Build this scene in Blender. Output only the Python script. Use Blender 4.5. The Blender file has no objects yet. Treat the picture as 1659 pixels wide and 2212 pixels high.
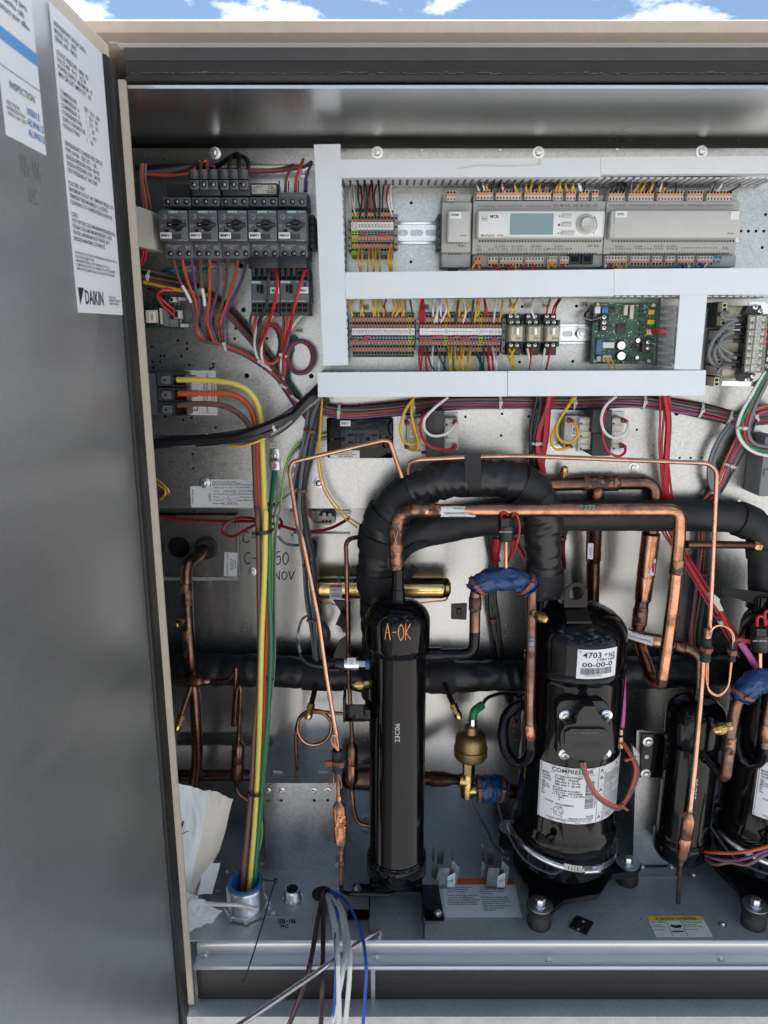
import bpy, bmesh, math, random
from mathutils import Vector, Matrix, noise
from mathutils.geometry import delaunay_2d_cdt
random.seed(7)
R = math.radians
sc = bpy.context.scene
col = sc.collection

# ------------------------------------------------------------------ camera
E = 1.62                      # eye height above the roof, metres
F, CX, CY = 1609.0, 829.5, 1106.0   # focal length and centre, in pixels of a 1659 x 2212 picture
TH = R(13.7)                  # camera looks down by this much
CT, ST = math.cos(TH), math.sin(TH)
cam = bpy.data.cameras.new('camera'); camo = bpy.data.objects.new('camera', cam); col.objects.link(camo)
camo.location = (0, 0, E); camo.rotation_euler = (R(90) - TH, 0, 0)
cam.sensor_fit = 'VERTICAL'; cam.sensor_height = 36; cam.sensor_width = 27
cam.lens = 36 * F / 2212; cam.clip_start = .02; cam.clip_end = 3000
cam.dof.use_dof = True; cam.dof.focus_distance = 1.26; cam.dof.aperture_fstop = 8
sc.camera = camo

# ------------------------------------------------------------------ sky, sun, exposure
SUN_EL, SUN_AZ = R(66), R(-14)          # azimuth from +Y (into the unit), negative = to the left
world = bpy.data.worlds.new('World'); sc.world = world; world.use_nodes = True
wn, wl = world.node_tree.nodes, world.node_tree.links
wn.clear()
def W(t, **k):
    n = wn.new(t)
    for a, b in k.items(): setattr(n, a, b)
    return n
wo = W('ShaderNodeOutputWorld'); bg = W('ShaderNodeBackground')
sky = W('ShaderNodeTexSky', sky_type='NISHITA', sun_disc=False)
sky.sun_elevation = SUN_EL; sky.sun_rotation = SUN_AZ
sky.altitude = 300; sky.air_density = 1.0; sky.dust_density = .3; sky.ozone_density = .8
tc = W('ShaderNodeTexCoord'); sx = W('ShaderNodeSeparateXYZ'); wl.new(tc.outputs['Generated'], sx.inputs[0])
dv = W('ShaderNodeMath', operation='ADD'); dv.inputs[1].default_value = .12; wl.new(sx.outputs['Z'], dv.inputs[0])
mx = W('ShaderNodeMath', operation='MAXIMUM'); mx.inputs[1].default_value = .05; wl.new(dv.outputs[0], mx.inputs[0])
sv = W('ShaderNodeVectorMath', operation='DIVIDE')
cm = W('ShaderNodeCombineXYZ')
for i in range(3): wl.new(mx.outputs[0], cm.inputs[i])
wl.new(tc.outputs['Generated'], sv.inputs[0]); wl.new(cm.outputs[0], sv.inputs[1])
nz = W('ShaderNodeTexNoise'); nz.inputs['Scale'].default_value = 2.6; nz.inputs['Detail'].default_value = 9; nz.inputs['Roughness'].default_value = .58
wl.new(sv.outputs[0], nz.inputs['Vector'])
rp = W('ShaderNodeValToRGB'); rp.color_ramp.elements[0].position = .525; rp.color_ramp.elements[1].position = .72
wl.new(nz.outputs['Fac'], rp.inputs[0])
mixc = W('ShaderNodeMix', data_type='RGBA'); wl.new(rp.outputs[0], mixc.inputs['Factor'])
wl.new(sky.outputs[0], mixc.inputs[6]); mixc.inputs[7].default_value = (34, 34, 34, 1)
wl.new(mixc.outputs[2], bg.inputs[0]); bg.inputs[1].default_value = .074
wl.new(bg.outputs[0], wo.inputs[0])
sun = bpy.data.lights.new('sun', 'SUN'); suno = bpy.data.objects.new('sun', sun); col.objects.link(suno)
sun.energy = 5.0; sun.angle = R(.53); sun.color = (1, .94, .86)
sd = Vector((math.sin(SUN_AZ) * math.cos(SUN_EL), math.cos(SUN_AZ) * math.cos(SUN_EL), math.sin(SUN_EL)))
suno.rotation_euler = sd.to_track_quat('Z', 'Y').to_euler(); suno.location = (-3, 6, 9)
vs = sc.view_settings
vs.view_transform = 'Standard'; vs.look = 'None'; vs.gamma = 1; vs.exposure = .86; vs.use_curve_mapping = False
sc.cycles.max_bounces = 8; sc.cycles.glossy_bounces = 5; sc.cycles.transmission_bounces = 6
sc.cycles.use_denoising = True; sc.cycles.caustics_reflective = False; sc.cycles.caustics_refractive = False

# ------------------------------------------------------------------ pixel -> place
def P(x, y, Y):
    """place on the sight line of picture point (x, y), at distance Y in front of the camera"""
    u, v = (x - CX) / F, (CY - y) / F
    zc = Y / (CT + v * ST)
    return Vector((u * zc, Y, E + zc * (-ST + v * CT)))
def PZ(x, y, z):
    u, v = (x - CX) / F, (CY - y) / F
    zc = (z - E) / (-ST + v * CT)
    return Vector((u * zc, zc * (CT + v * ST), z))
def PX(x, y, X):
    u, v = (x - CX) / F, (CY - y) / F
    zc = X / u
    return Vector((X, zc * (CT + v * ST), E + zc * (-ST + v * CT)))
def mpp(y, Y):                # metres for one pixel at row y, distance Y
    return Y / (CT + (CY - y) / F * ST) / F
class Fr:
    """a magnified window on the photograph: origin and scale"""
    def __init__(s, ox, oy, k): s.ox, s.oy, s.k = ox, oy, k
    def d(s, x, y): return ((s.ox + x / s.k) / 1.85172, (s.oy + y / s.k) / 1.85172)
    def __call__(s, x, y, Y): return P(*s.d(x, y), Y)
    def floor(s, x, y, z): return PZ(*s.d(x, y), z)
    def m(s, n, y, Y): return n / s.k / 1.85172 * mpp(s.d(0, y)[1], Y)
D = Fr(0, 0, 1 / 1.85172)
A2 = Fr(500, 550, 2.07375); A3 = Fr(1200, 550, 1.659); A4 = Fr(2100, 550, 1.7068)
A5 = Fr(1250, 1050, 1.659); A6 = Fr(2200, 1100, 1.9025); A7 = Fr(500, 1250, 2.07375); A8 = Fr(1150, 1500, 1.659)
B1 = Fr(2100, 1500, 1.7068); B2 = Fr(600, 1900, 2.07375); B3 = Fr(1300, 1900, 1.8433); B4 = Fr(2100, 2000, 1.7068)
B5 = Fr(600, 2700, 1.8433); B6 = Fr(1300, 2600, 1.8433); B7 = Fr(2000, 2600, 1.5476); B8 = Fr(600, 3400, 1.5082)
C1 = Fr(2100, 3300, 1.7068); C2 = Fr(2650, 1200, 2.4573); C3 = Fr(2600, 2300, 2.7648); C5 = Fr(1450, 3600, 1.58)
C6 = Fr(550, 1100, 3.688)

YP = 1.32                     # front of the control panel plate
YW = 1.42                     # lower rear wall
ZF = E - 1.047                # floor of the compartment
YD = 1.228                    # front of the wiring ducts

# ------------------------------------------------------------------ mesh building
class MB:
    def __init__(s): s.v, s.f, s.mi = [], [], []
    def face(s, idx, m=0): s.f.append(idx); s.mi.append(m)
    def add(s, vs, fs, m=0):
        o = len(s.v); s.v += [Vector(a) for a in vs]
        for f in fs: s.f.append([o + i for i in f]); s.mi.append(m)
        return s
    def box(s, a, b, m=0, bev=0):
        x0, x1 = sorted((a[0], b[0])); y0, y1 = sorted((a[1], b[1])); z0, z1 = sorted((a[2], b[2]))
        if bev > 0:
            bev = min(bev, (x1 - x0) * .45, (y1 - y0) * .45, (z1 - z0) * .45)
            bm = bmesh.new(); bmesh.ops.create_cube(bm, size=1)
            for v in bm.verts: v.co = Vector(((x0 + x1) / 2 + v.co.x * (x1 - x0), (y0 + y1) / 2 + v.co.y * (y1 - y0), (z0 + z1) / 2 + v.co.z * (z1 - z0)))
            bmesh.ops.bevel(bm, geom=bm.edges[:], offset=bev, segments=2, profile=.5, affect='EDGES')
            bm.verts.index_update()
            s.add([v.co.copy() for v in bm.verts], [[v.index for v in f.verts] for f in bm.faces], m); bm.free()
            return s
        vs = [(x, y, z) for x in (x0, x1) for y in (y0, y1) for z in (z0, z1)]
        return s.add(vs, [(0, 1, 3, 2), (4, 6, 7, 5), (0, 4, 5, 1), (2, 3, 7, 6), (0, 2, 6, 4), (1, 5, 7, 3)], m)
    def r(s, fr, x0, y0, x1, y1, Yf, Yb, m=0, bev=0):
        """box whose front, at distance Yf, covers the window rectangle"""
        ym = (y0 + y1) / 2; xm = (x0 + x1) / 2
        return s.box((fr(x0, ym, Yf).x, Yf, fr(xm, y0, Yf).z), (fr(x1, ym, Yf).x, Yb, fr(xm, y1, Yf).z), m, bev)
    def prism(s, pts, d, m=0):
        d = Vector(d); n = len(pts); o = len(s.v)
        s.v += [Vector(p) for p in pts] + [Vector(p) + d for p in pts]
        s.face([o + i for i in range(n)][::-1], m); s.face([o + n + i for i in range(n)], m)
        for i in range(n):
            j = (i + 1) % n; s.face([o + i, o + j, o + n + j, o + n + i], m)
        return s
    def q(s, fr, pts, Yf, dep, m=0):
        """prism with a front outline given in window points"""
        return s.prism([fr(x, y, Yf) for x, y in pts], (0, dep, 0), m)
    def lathe(s, o, ax, prof, n=24, m=0, caps=True):
        """prof: (distance along ax, radius)"""
        o = Vector(o); ax = Vector(ax).normalized(); e1 = ax.orthogonal().normalized(); e2 = ax.cross(e1)
        b = len(s.v)
        for t, r in prof:
            for i in range(n):
                a = 2 * math.pi * i / n
                s.v.append(o + ax * t + (e1 * math.cos(a) + e2 * math.sin(a)) * r)
        for k in range(len(prof) - 1):
            for i in range(n):
                j = (i + 1) % n
                s.face([b + k * n + i, b + k * n + j, b + (k + 1) * n + j, b + (k + 1) * n + i], m)
        if caps:
            s.face([b + i for i in range(n)][::-1], m); s.face([b + (len(prof) - 1) * n + i for i in range(n)], m)
        return s
    def cyl(s, a, b, r, r2=None, n=16, m=0):
        a, b = Vector(a), Vector(b)
        return s.lathe(a, b - a, [(0, r), ((b - a).length, r if r2 is None else r2)], n, m)
    def disc(s, fr, x, y, rpx, Yf, dep, n=16, m=0):
        c = fr(x, y, Yf); r = fr.m(rpx, y, Yf)
        return s.cyl(c, c + Vector((0, dep, 0)), r, n=n, m=m)
    def tube(s, pts, r, n=8, m=0, rf=None, caps=True):
        pts = [Vector(p) for p in pts]; k = len(pts); b = len(s.v)
        T = []
        for i in range(k):
            t = pts[min(i + 1, k - 1)] - pts[max(i - 1, 0)]
            T.append(t.normalized() if t.length > 1e-9 else Vector((0, 0, 1)))
        e = T[0].orthogonal().normalized(); L = 0
        for i in range(k):
            if i: L += (pts[i] - pts[i - 1]).length
            e = (e - T[i] * e.dot(T[i])); e = e.normalized() if e.length > 1e-6 else T[i].orthogonal().normalized()
            f = T[i].cross(e)
            for j in range(n):
                a = 2 * math.pi * j / n
                rr = rf(L, a, i) if rf else r
                s.v.append(pts[i] + (e * math.cos(a) + f * math.sin(a)) * rr)
        for i in range(k - 1):
            for j in range(n):
                q = (j + 1) % n
                s.face([b + i * n + j, b + i * n + q, b + (i + 1) * n + q, b + (i + 1) * n + j], m)
        if caps:
            s.face([b + j for j in range(n)][::-1], m); s.face([b + (k - 1) * n + j for j in range(n)], m)
        return s
    def mesh(s, name, mats, origin=None, smooth=38):
        me = bpy.data.meshes.new(name)
        if origin is None:
            if not s.v: origin = Vector()
            else: origin = Vector([(min(v[i] for v in s.v) + max(v[i] for v in s.v)) / 2 for i in range(3)])
        me.from_pydata([v - origin for v in s.v], [], s.f)
        for mm in (mats if isinstance(mats, (list, tuple)) else [mats]): me.materials.append(mm)
        me.polygons.foreach_set('material_index', s.mi)
        me.polygons.foreach_set('use_smooth', [True] * len(s.f))
        me.update(); me.set_sharp_from_angle(angle=R(smooth))
        return me, origin

ABS = {}
def _link(o, parent, loc):
    col.objects.link(o)
    if parent is None: o.location = loc
    else:
        o.parent = parent; o.location = Vector(loc) - ABS[parent.name]
    ABS[o.name] = Vector(loc)
    return o
def thing(name, label, cat, loc, group=None, kind=None):
    o = bpy.data.objects.new(name, None); o.empty_display_size = .02
    o['label'] = label; o['category'] = cat
    if group: o['group'] = group
    if kind: o['kind'] = kind
    return _link(o, None, Vector(loc))
def part(name, mb, mats, parent, label=None, smooth=38, kind=None):
    me, og = mb.mesh(name, mats, smooth=smooth)
    o = bpy.data.objects.new(name, me); _link(o, parent, og)
    if label: o['label'] = label
    if kind: o['kind'] = kind
    return o
def solo(name, mb, mats, label, cat, group=None, kind=None, smooth=38):
    o = part(name, mb, mats, None, smooth=smooth); o['label'] = label; o['category'] = cat
    if group: o['group'] = group
    if kind: o['kind'] = kind
    return o
def inst(name, me, parent, loc, rot=None):
    o = bpy.data.objects.new(name, me); _link(o, parent, Vector(loc))
    if rot: o.rotation_euler = rot
    return o
def copy_thing(root, delta, label, keep=None):
    """the thing and each of its parts and sub-parts again, moved by delta"""
    def cp(o, par):
        c = o.copy(); col.objects.link(c); ABS[c.name] = ABS[o.name] + delta
        if par is None: c.location = o.location + delta; c['label'] = label
        else: c.parent = par
        for ch in kids.get(o.name, []): cp(ch, c)
        return c
    kids = {}
    for o in bpy.data.objects:
        if o.parent: kids.setdefault(o.parent.name, []).append(o)
    return cp(root, None)

def catmull(pts, sub=6):
    pts = [Vector(p) for p in pts]
    if len(pts) < 3: return pts
    out = []; q = [pts[0] * 2 - pts[1]] + pts + [pts[-1] * 2 - pts[-2]]
    for i in range(1, len(q) - 2):
        a, b, c, d = q[i - 1:i + 3]
        for k in range(sub):
            t = k / sub
            out.append(.5 * ((2 * b) + (c - a) * t + (2 * a - 5 * b + 4 * c - d) * t * t + (3 * b - a - 3 * c + d) * t ** 3))
    out.append(pts[-1]); return out
def fillet(pts, rad, sub=8):
    pts = [Vector(p) for p in pts]; out = [pts[0]]
    for i in range(1, len(pts) - 1):
        a, b, c = pts[i - 1:i + 2]
        d = min(rad, (a - b).length * .49, (c - b).length * .49)
        p, q = b + (a - b).normalized() * d, b + (c - b).normalized() * d
        for k in range(sub + 1):
            t = k / sub; out.append(p * (1 - t) ** 2 + b * 2 * t * (1 - t) + q * t * t)
    out.append(pts[-1])
    return out
def dense(pts, step):
    out = [pts[0]]
    for a, b in zip(pts, pts[1:]):
        n = max(1, int((b - a).length / step))
        out += [a.lerp(b, (k + 1) / n) for k in range(n)]
    return out
def pts3(fr, seq, Y=None):
    out = []
    for p in seq:
        out.append(fr(p[0], p[1], p[2] if len(p) > 2 else Y))
    return out
def wire_mb(fr, seq, r, Y=None, sub=5, n=6, mb=None):
    return (mb or MB()).tube(catmull(pts3(fr, seq, Y), sub), r, n)

# ------------------------------------------------------------------ text
def text_mesh(body, align='CENTER', spacing=1.0, shear=0, res=2, lsp=1.0):
    cu = bpy.data.curves.new('t', 'FONT'); cu.body = body; cu.resolution_u = res
    cu.offset = .014; cu.align_x = align; cu.shear = shear; cu.space_character = spacing; cu.space_line = lsp
    ob = bpy.data.objects.new('t', cu); me = bpy.data.meshes.new_from_object(ob)
    vs = [v.co.copy() for v in me.vertices]; fs = [list(p.vertices) for p in me.polygons]
    bpy.data.objects.remove(ob); bpy.data.curves.remove(cu); bpy.data.meshes.remove(me)
    if not vs: return [], [], 0, 0
    x0, x1 = min(v.x for v in vs), max(v.x for v in vs); y0, y1 = min(v.y for v in vs), max(v.y for v in vs)
    return [((v.x - x0) / (x1 - x0), (v.y - y0) / (y1 - y0)) for v in vs], fs, x1 - x0, y1 - y0
def text4(name, body, c, mat, parent, align='CENTER', fit=True, off=(0, 0, 0), bold=0, shear=0, lsp=1.0, curve=None):
    """text filling the quad c = top-left, top-right, bottom-right, bottom-left (world points)"""
    vs, fs, w, h = text_mesh(body, align, shear=shear, lsp=lsp)
    c = [Vector(p) for p in c]; off = Vector(off)
    W_, H_ = (c[1] - c[0]).length, (c[3] - c[0]).length
    su = sv = 1; u0 = v0 = 0
    if fit:
        k = min(W_ / w, H_ / h); su, sv = w * k / W_, h * k / H_
        u0 = {'CENTER': (1 - su) / 2, 'LEFT': 0, 'RIGHT': 1 - su}[align]; v0 = (1 - sv) / 2
    mb = MB(); pv = []
    for a, b in vs:
        u, v = u0 + a * su, 1 - (v0 + b * sv)
        p = c[0] * (1 - u) * (1 - v) + c[1] * u * (1 - v) + c[2] * u * v + c[3] * (1 - u) * v + off
        pv.append(curve(u, v) if curve else p)
    mb.add(pv, fs)
    return part(name, mb, mat, parent)
def rtext(fr, x0, y0, x1, y1, Y, body, mat, parent, align='CENTER', rot=0, name='lettering', fit=True, shear=0, lsp=1.0):
    c = [fr(x0, y0, Y), fr(x1, y0, Y), fr(x1, y1, Y), fr(x0, y1, Y)]
    c = c[rot:] + c[:rot]            # rot=3: reads upwards, rot=1: reads downwards
    return text4(name, body, c, mat, parent, align, fit, shear=shear, lsp=lsp)

# hand-drawn letters as strokes
GL = {'A': [(0, 0, .5, 1, 1, 0), (.2, .4, .85, .45)], 'O': [(.5, 1, .1, .75, .05, .3, .45, 0, .9, .25, .95, .7, .5, 1)], '0': [(.5, 1, .1, .7, .1, .25, .5, 0, .9, .3, .85, .75, .5, 1)], 'K': [(.1, 1, .05, 0), (.95, .95, .1, .45, 1, 0)], 'C': [(.95, .85, .5, 1, .1, .6, .15, .15, .6, 0, 1, .15)], '-': [(.1, .5, .9, .52)], '1': [(.35, .8, .6, 1, .5, 0)], '2': [(.05, .8, .5, 1, .9, .7, .1, 0, .95, .05)], '5': [(.9, 1, .25, 1, .15, .55, .7, .6, .9, .25, .5, 0, .05, .1)], '6': [(.8, 1, .3, .65, .1, .25, .5, 0, .9, .25, .5, .48, .15, .3)], '7': [(.05, .95, .95, 1, .4, 0)], '8': [(.5, .52, .15, .8, .5, 1, .85, .78, .5, .52, .1, .2, .5, 0, .9, .22, .5, .52)], 'N': [(.05, 0, .15, 1, .85, 0, .95, 1)], 'V': [(0, 1, .45, 0, 1, 1)], 'H': [(.1, 1, .1, 0), (.9, 1, .9, 0), (.1, .5, .9, .5)], 'S': [(.9, .85, .5, 1, .15, .75, .85, .3, .5, 0, .05, .15)], 'X': [(.05, 1, .9, 0), (.9, 1, .1, 0)]}
def scrawl(body, fn, r, mat, parent, seed=1):
    random.seed(seed); mb = MB(); n = len(body); J = lambda: random.uniform(-.05, .05)
    for i, ch in enumerate(body):
        for st in GL.get(ch, []):
            q = [Vector(((i + .08 + (st[k] + J()) * .8) / n, st[k + 1] + J(), 0)) for k in range(0, len(st), 2)]
            mb.tube([fn(p.x, p.y) for p in (catmull(q, 4) if ch in 'O0C2568S' else dense(q, .04))], r, 5)
    return part('lettering', mb, m_[mat], parent)
def on_quad(fr, x0, y0, x1, y1, Y): return lambda u, v: fr(x0 + (x1 - x0) * u, y1 + (y0 - y1) * v, Y)

# ------------------------------------------------------------------ materials
MT = {}
def M(name, c, rough=.5, metal=0, var=0, vscale=40, bump=0, bscale=200, coat=0, c2=None, c2t=(.45, .6), stretch=None, trans=0, alpha=1, rvar=0, spec=None, emit=0):
    m = bpy.data.materials.new(name); m.use_nodes = True; n = m.node_tree.nodes; l = m.node_tree.links
    b = n['Principled BSDF']; b.inputs['Base Color'].default_value = (*c, 1); b.inputs['Roughness'].default_value = rough; b.inputs['Metallic'].default_value = metal
    if coat: b.inputs['Coat Weight'].default_value = coat; b.inputs['Coat Roughness'].default_value = .06
    if trans: b.inputs['Transmission Weight'].default_value = trans
    if spec is not None: b.inputs['Specular IOR Level'].default_value = spec
    if alpha < 1: b.inputs['Alpha'].default_value = alpha
    if var or bump or c2 or rvar:
        g = n.new('ShaderNodeNewGeometry'); src = g.outputs['Position']
        if stretch:
            mp = n.new('ShaderNodeMapping'); mp.inputs['Scale'].default_value = stretch; l.new(src, mp.inputs[0]); src = mp.outputs[0]
        if var or c2 or rvar:
            t = n.new('ShaderNodeTexNoise'); t.inputs['Scale'].default_value = vscale; t.inputs['Detail'].default_value = 5; t.inputs['Roughness'].default_value = .62; l.new(src, t.inputs['Vector'])
            if c2 or var:
                r = n.new('ShaderNodeValToRGB'); l.new(t.outputs['Fac'], r.inputs[0])
                r.color_ramp.elements[0].position, r.color_ramp.elements[1].position = c2t if c2 else (.3, .7)
                if c2: a, d = c, c2
                else: a, d = [x * (1 - var) for x in c], [min(1, x * (1 + var)) for x in c]
                r.color_ramp.elements[0].color = (*a, 1); r.color_ramp.elements[1].color = (*d, 1)
                l.new(r.outputs[0], b.inputs['Base Color'])
            if rvar:
                q = n.new('ShaderNodeMapRange'); q.inputs['From Min'].default_value = .3; q.inputs['From Max'].default_value = .7
                q.inputs['To Min'].default_value = max(.02, rough - rvar); q.inputs['To Max'].default_value = min(1, rough + rvar)
                l.new(t.outputs['Fac'], q.inputs['Value']); l.new(q.outputs[0], b.inputs['Roughness'])
        if bump:
            t2 = n.new('ShaderNodeTexNoise'); t2.inputs['Scale'].default_value = bscale; t2.inputs['Detail'].default_value = 4; l.new(src, t2.inputs['Vector'])
            bp = n.new('ShaderNodeBump'); bp.inputs['Strength'].default_value = bump; bp.inputs['Distance'].default_value = .002; l.new(t2.outputs['Fac'], bp.inputs['Height']); l.new(bp.outputs[0], b.inputs['Normal'])
    MT[name] = m; return m
def galv(name, c, rough, spangle=.10, scale=150, stretch=None, dirt=.25, speck=0, metal=.92):
    """zinc coated sheet: crystal spangle, smears, fine scratches"""
    m = bpy.data.materials.new(name); m.use_nodes = True; n = m.node_tree.nodes; l = m.node_tree.links
    b = n['Principled BSDF']; b.inputs['Metallic'].default_value = metal
    g = n.new('ShaderNodeNewGeometry')
    v = n.new('ShaderNodeTexVoronoi'); v.inputs['Scale'].default_value = scale; l.new(g.outputs['Position'], v.inputs['Vector'])
    hs = n.new('ShaderNodeSeparateColor'); l.new(v.outputs['Color'], hs.inputs[0])
    t = n.new('ShaderNodeTexNoise'); t.inputs['Scale'].default_value = 9; t.inputs['Detail'].default_value = 8; t.inputs['Roughness'].default_value = .7
    mp = n.new('ShaderNodeMapping'); mp.inputs['Scale'].default_value = stretch or (1, 1, 1); l.new(g.outputs['Position'], mp.inputs[0]); l.new(mp.outputs[0], t.inputs['Vector'])
    sp = n.new('ShaderNodeTexNoise'); sp.inputs['Scale'].default_value = 620; sp.inputs['Detail'].default_value = 2; l.new(g.outputs['Position'], sp.inputs['Vector'])
    def math_(op, a, bb):
        q = n.new('ShaderNodeMath'); q.operation = op
        for i, w in enumerate((a, bb)):
            if isinstance(w, (int, float)): q.inputs[i].default_value = w
            else: l.new(w, q.inputs[i])
        return q.outputs[0]
    k = math_('MULTIPLY', math_('SUBTRACT', hs.outputs[0], .5), spangle * 2)
    k2 = math_('MULTIPLY', math_('SUBTRACT', t.outputs['Fac'], .5), dirt * 2)
    k3 = math_('MULTIPLY', math_('LESS_THAN', sp.outputs['Fac'], .40), -speck)
    f = math_('ADD', math_('ADD', math_('ADD', k, k2), 1.0), k3)
    mc = n.new('ShaderNodeVectorMath'); mc.operation = 'SCALE'; mc.inputs[0].default_value = c; l.new(f, mc.inputs['Scale'])
    l.new(mc.outputs[0], b.inputs['Base Color'])
    rr = math_('ADD', math_('MULTIPLY', k2, .35), math_('ADD', math_('MULTIPLY', k, .25), rough)); l.new(rr, b.inputs['Roughness'])
    w = n.new('ShaderNodeTexNoise'); w.inputs['Scale'].default_value = 5.5; w.inputs['Detail'].default_value = 1; l.new(g.outputs['Position'], w.inputs['Vector'])
    bp = n.new('ShaderNodeBump'); bp.inputs['Strength'].default_value = .25; bp.inputs['Distance'].default_value = .006; l.new(w.outputs['Fac'], bp.inputs['Height']); l.new(bp.outputs[0], b.inputs['Normal'])
    MT[name] = m; return m
galv('galv', (.48, .487, .482), .31, .13, 300, None, .09, .05)
galv('galv_wall', (.47, .478, .474), .25, .05, 300, (6, 1, .6), .14)
galv('galv_floor', (.56, .585, .60), .36, .06, 220, None, .20, .05, .50)
galv('galv_rail', (.72, .74, .75), .30, .012, 240, (.3, 1, 1), .12, 0, .62)
galv('galv_ceil', (.62, .63, .63), .25, .03, 240, (.2, 1, 1), .16)
galv('galv_door', (.44, .46, .47), .36, .04, 300, (1, .5, 2.5), .20, .04, .80)
galv('galv_dark', (.34, .37, .40), .34, .05, 240)
M('header_paint', (.035, .037, .042), .45, 0, var=.2, vscale=20)
M('flashing', (.58, .58, .56), .6, 0, var=.12, vscale=30, bump=.1, bscale=120)
M('zinc', (.76, .77, .78), .32, 1, var=.12, vscale=300)
M('dull_screw', (.33, .33, .34), .38, 1)
M('steel', (.75, .75, .74), .18, 1, var=.1, vscale=300)
M('steel_band', (.72, .71, .68), .22, 1, var=.1, vscale=200)
M('beige', (.46, .41, .34), .55, 0, var=.07, vscale=60, bump=.1, bscale=900)
M('rubber', (.018, .018, .02), .62, 0, var=.3, vscale=90, bump=.25, bscale=500)
M('gasket', (.013, .0125, .0125), .5, 0, var=.35, vscale=30, bump=.2, bscale=260, stretch=(.15, 1, 1))
M('insul', (.020, .021, .024), .58, 0, var=.3, vscale=40, bump=.25, bscale=420)
M('vinyl', (.018, .019, .021), .36, 0, var=.2, vscale=30, bump=.3, bscale=70)
M('tape', (.013, .014, .016), .62, 0, bump=.3, bscale=700)
M('black_paint', (.004, .0042, .005), .08, 0, rvar=.06, vscale=14, bump=.10, bscale=45, spec=.30)
M('black_cast', (.008, .008, .009), .27, 0, var=.3, vscale=60, bump=.25, bscale=260)
M('black_plastic', (.012, .012, .014), .38, 0, bump=.08, bscale=600)
M('hole', (.004, .004, .005), .9)
M('dark_grey', (.112, .119, .134), .48, 0, var=.08, vscale=120)
M('dark_grey2', (.042, .046, .054), .5)
M('mid_grey', (.20, .21, .21), .5, 0, var=.05)
M('term_grey', (.25, .255, .255), .5)
M('lgrey', (.56, .56, .535), .45, 0, var=.03)
M('lgrey2', (.47, .47, .45), .5)
M('panel_white', (.80, .81, .80), .35)
M('duct', (.78, .825, .86), .42, 0, var=.025, vscale=25, bump=.04, bscale=300)
M('duct_side', (.70, .73, .75), .5)
M('cream', (.62, .57, .44), .5, 0, var=.08)
M('cream2', (.66, .64, .57), .5)
M('lam', (.05, .05, .05), .55, .3, var=.25, vscale=400, stretch=(1, 1, .05), bump=.3, bscale=500)
M('orange_p', (.76, .24, .10), .5)
M('gy', (.42, .55, .06), .5)
M('jumper', (.42, .02, .035), .4)
M('lcd', (.235, .33, .33), .2, coat=.2)
M('paper', (.82, .83, .84), .5, 0)
M('sticker', (.80, .81, .82), .42)
M('sheet_paper', (.84, .85, .86), .6, 0, var=.03, vscale=30, bump=.2, bscale=60)
M('envelope', (.74, .70, .62), .6, 0, var=.05, vscale=25, bump=.2, bscale=60)
M('poly_bag', (.8, .82, .84), .15, 0, alpha=.42)
M('ink', (.010, .010, .012), .6)
M('ink_grey', (.17, .17, .18), .6)
M('ink_white', (.55, .56, .57), .6)
M('ink_blue', (.05, .16, .42), .6)
M('ink_teal', (.16, .40, .42), .5)
M('ink_red', (.55, .03, .08), .5)
M('marker', (.012, .012, .016), .5)
M('paint_orange', (.85, .34, .10), .5)
M('paint_green', (.10, .42, .36), .5)
M('paint_blue', (.18, .48, .78), .5)
M('teal', (.08, .33, .34), .45)
M('label_orange', (.62, .18, .05), .45)
M('label_yellow', (.80, .55, .03), .45)
M('label_blue', (.10, .33, .66), .45)
M('pcb', (.030, .105, .062), .42, 0, var=.4, vscale=150, c2=None)
M('pcb_dark', (.03, .075, .06), .4, 0, var=.3, vscale=120)
M('trace', (.45, .58, .48), .5)
M('ic', (.02, .021, .025), .35)
M('alu', (.80, .80, .79), .3, 1)
M('blue_p', (.06, .20, .48), .35)
M('blue_comp', (.07, .16, .34), .3)
M('yellow_p', (.75, .45, .03), .45)
M('green_p', (.03, .26, .10), .42)
M('clear_cap', (.86, .84, .70), .12, 0, alpha=.13)
M('copper', (.64, .32, .195), .26, 1, c2=(.21, .105, .07), c2t=(.46, .70), vscale=26, rvar=.08, bump=.05, bscale=150)
M('copper_bright', (.68, .39, .27), .27, 1, c2=(.46, .24, .16), c2t=(.45, .75), vscale=30, rvar=.06)  # bright pinkish copper, less oxidized than the other pipes
M('copper_dark', (.29, .165, .12), .33, 1, c2=(.12, .08, .068), c2t=(.38, .66), vscale=32, rvar=.1, bump=.08, bscale=180)
M('copper_braze', (.085, .06, .052), .42, .85, c2=(.46, .23, .135), c2t=(.47, .56), vscale=52, rvar=.12, bump=.4, bscale=160)
M('verdigris', (.25, .37, .38), .7, .1, c2=(.30, .20, .14), c2t=(.4, .6), vscale=160, bump=.4, bscale=300)
M('brass', (.62, .44, .17), .26, 1, c2=(.42, .29, .11), c2t=(.4, .7), vscale=70, rvar=.07)
M('brass_bright', (.78, .58, .25), .2, 1, c2=(.50, .35, .13), c2t=(.45, .75), vscale=40, rvar=.06)
M('bronze', (.34, .24, .11), .42, .85, var=.15, vscale=220, bump=.15, bscale=700)
M('tie_white', (.62, .62, .58), .45); M('tie_black', (.012, .012, .014), .4); M('tie_brown', (.24, .075, .045), .45)
M('wrap_blue', (.016, .055, .165), .36, 0, var=.2, vscale=60, bump=.5, bscale=70)
M('foam', (.36, .35, .32), .85, 0, var=.2, vscale=200, bump=.6, bscale=300)
M('roof', (.56, .545, .53), .85, 0, var=.14, vscale=1.6, bump=.2, bscale=60)
M('heat_red', (.45, .015, .03), .38)
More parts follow.
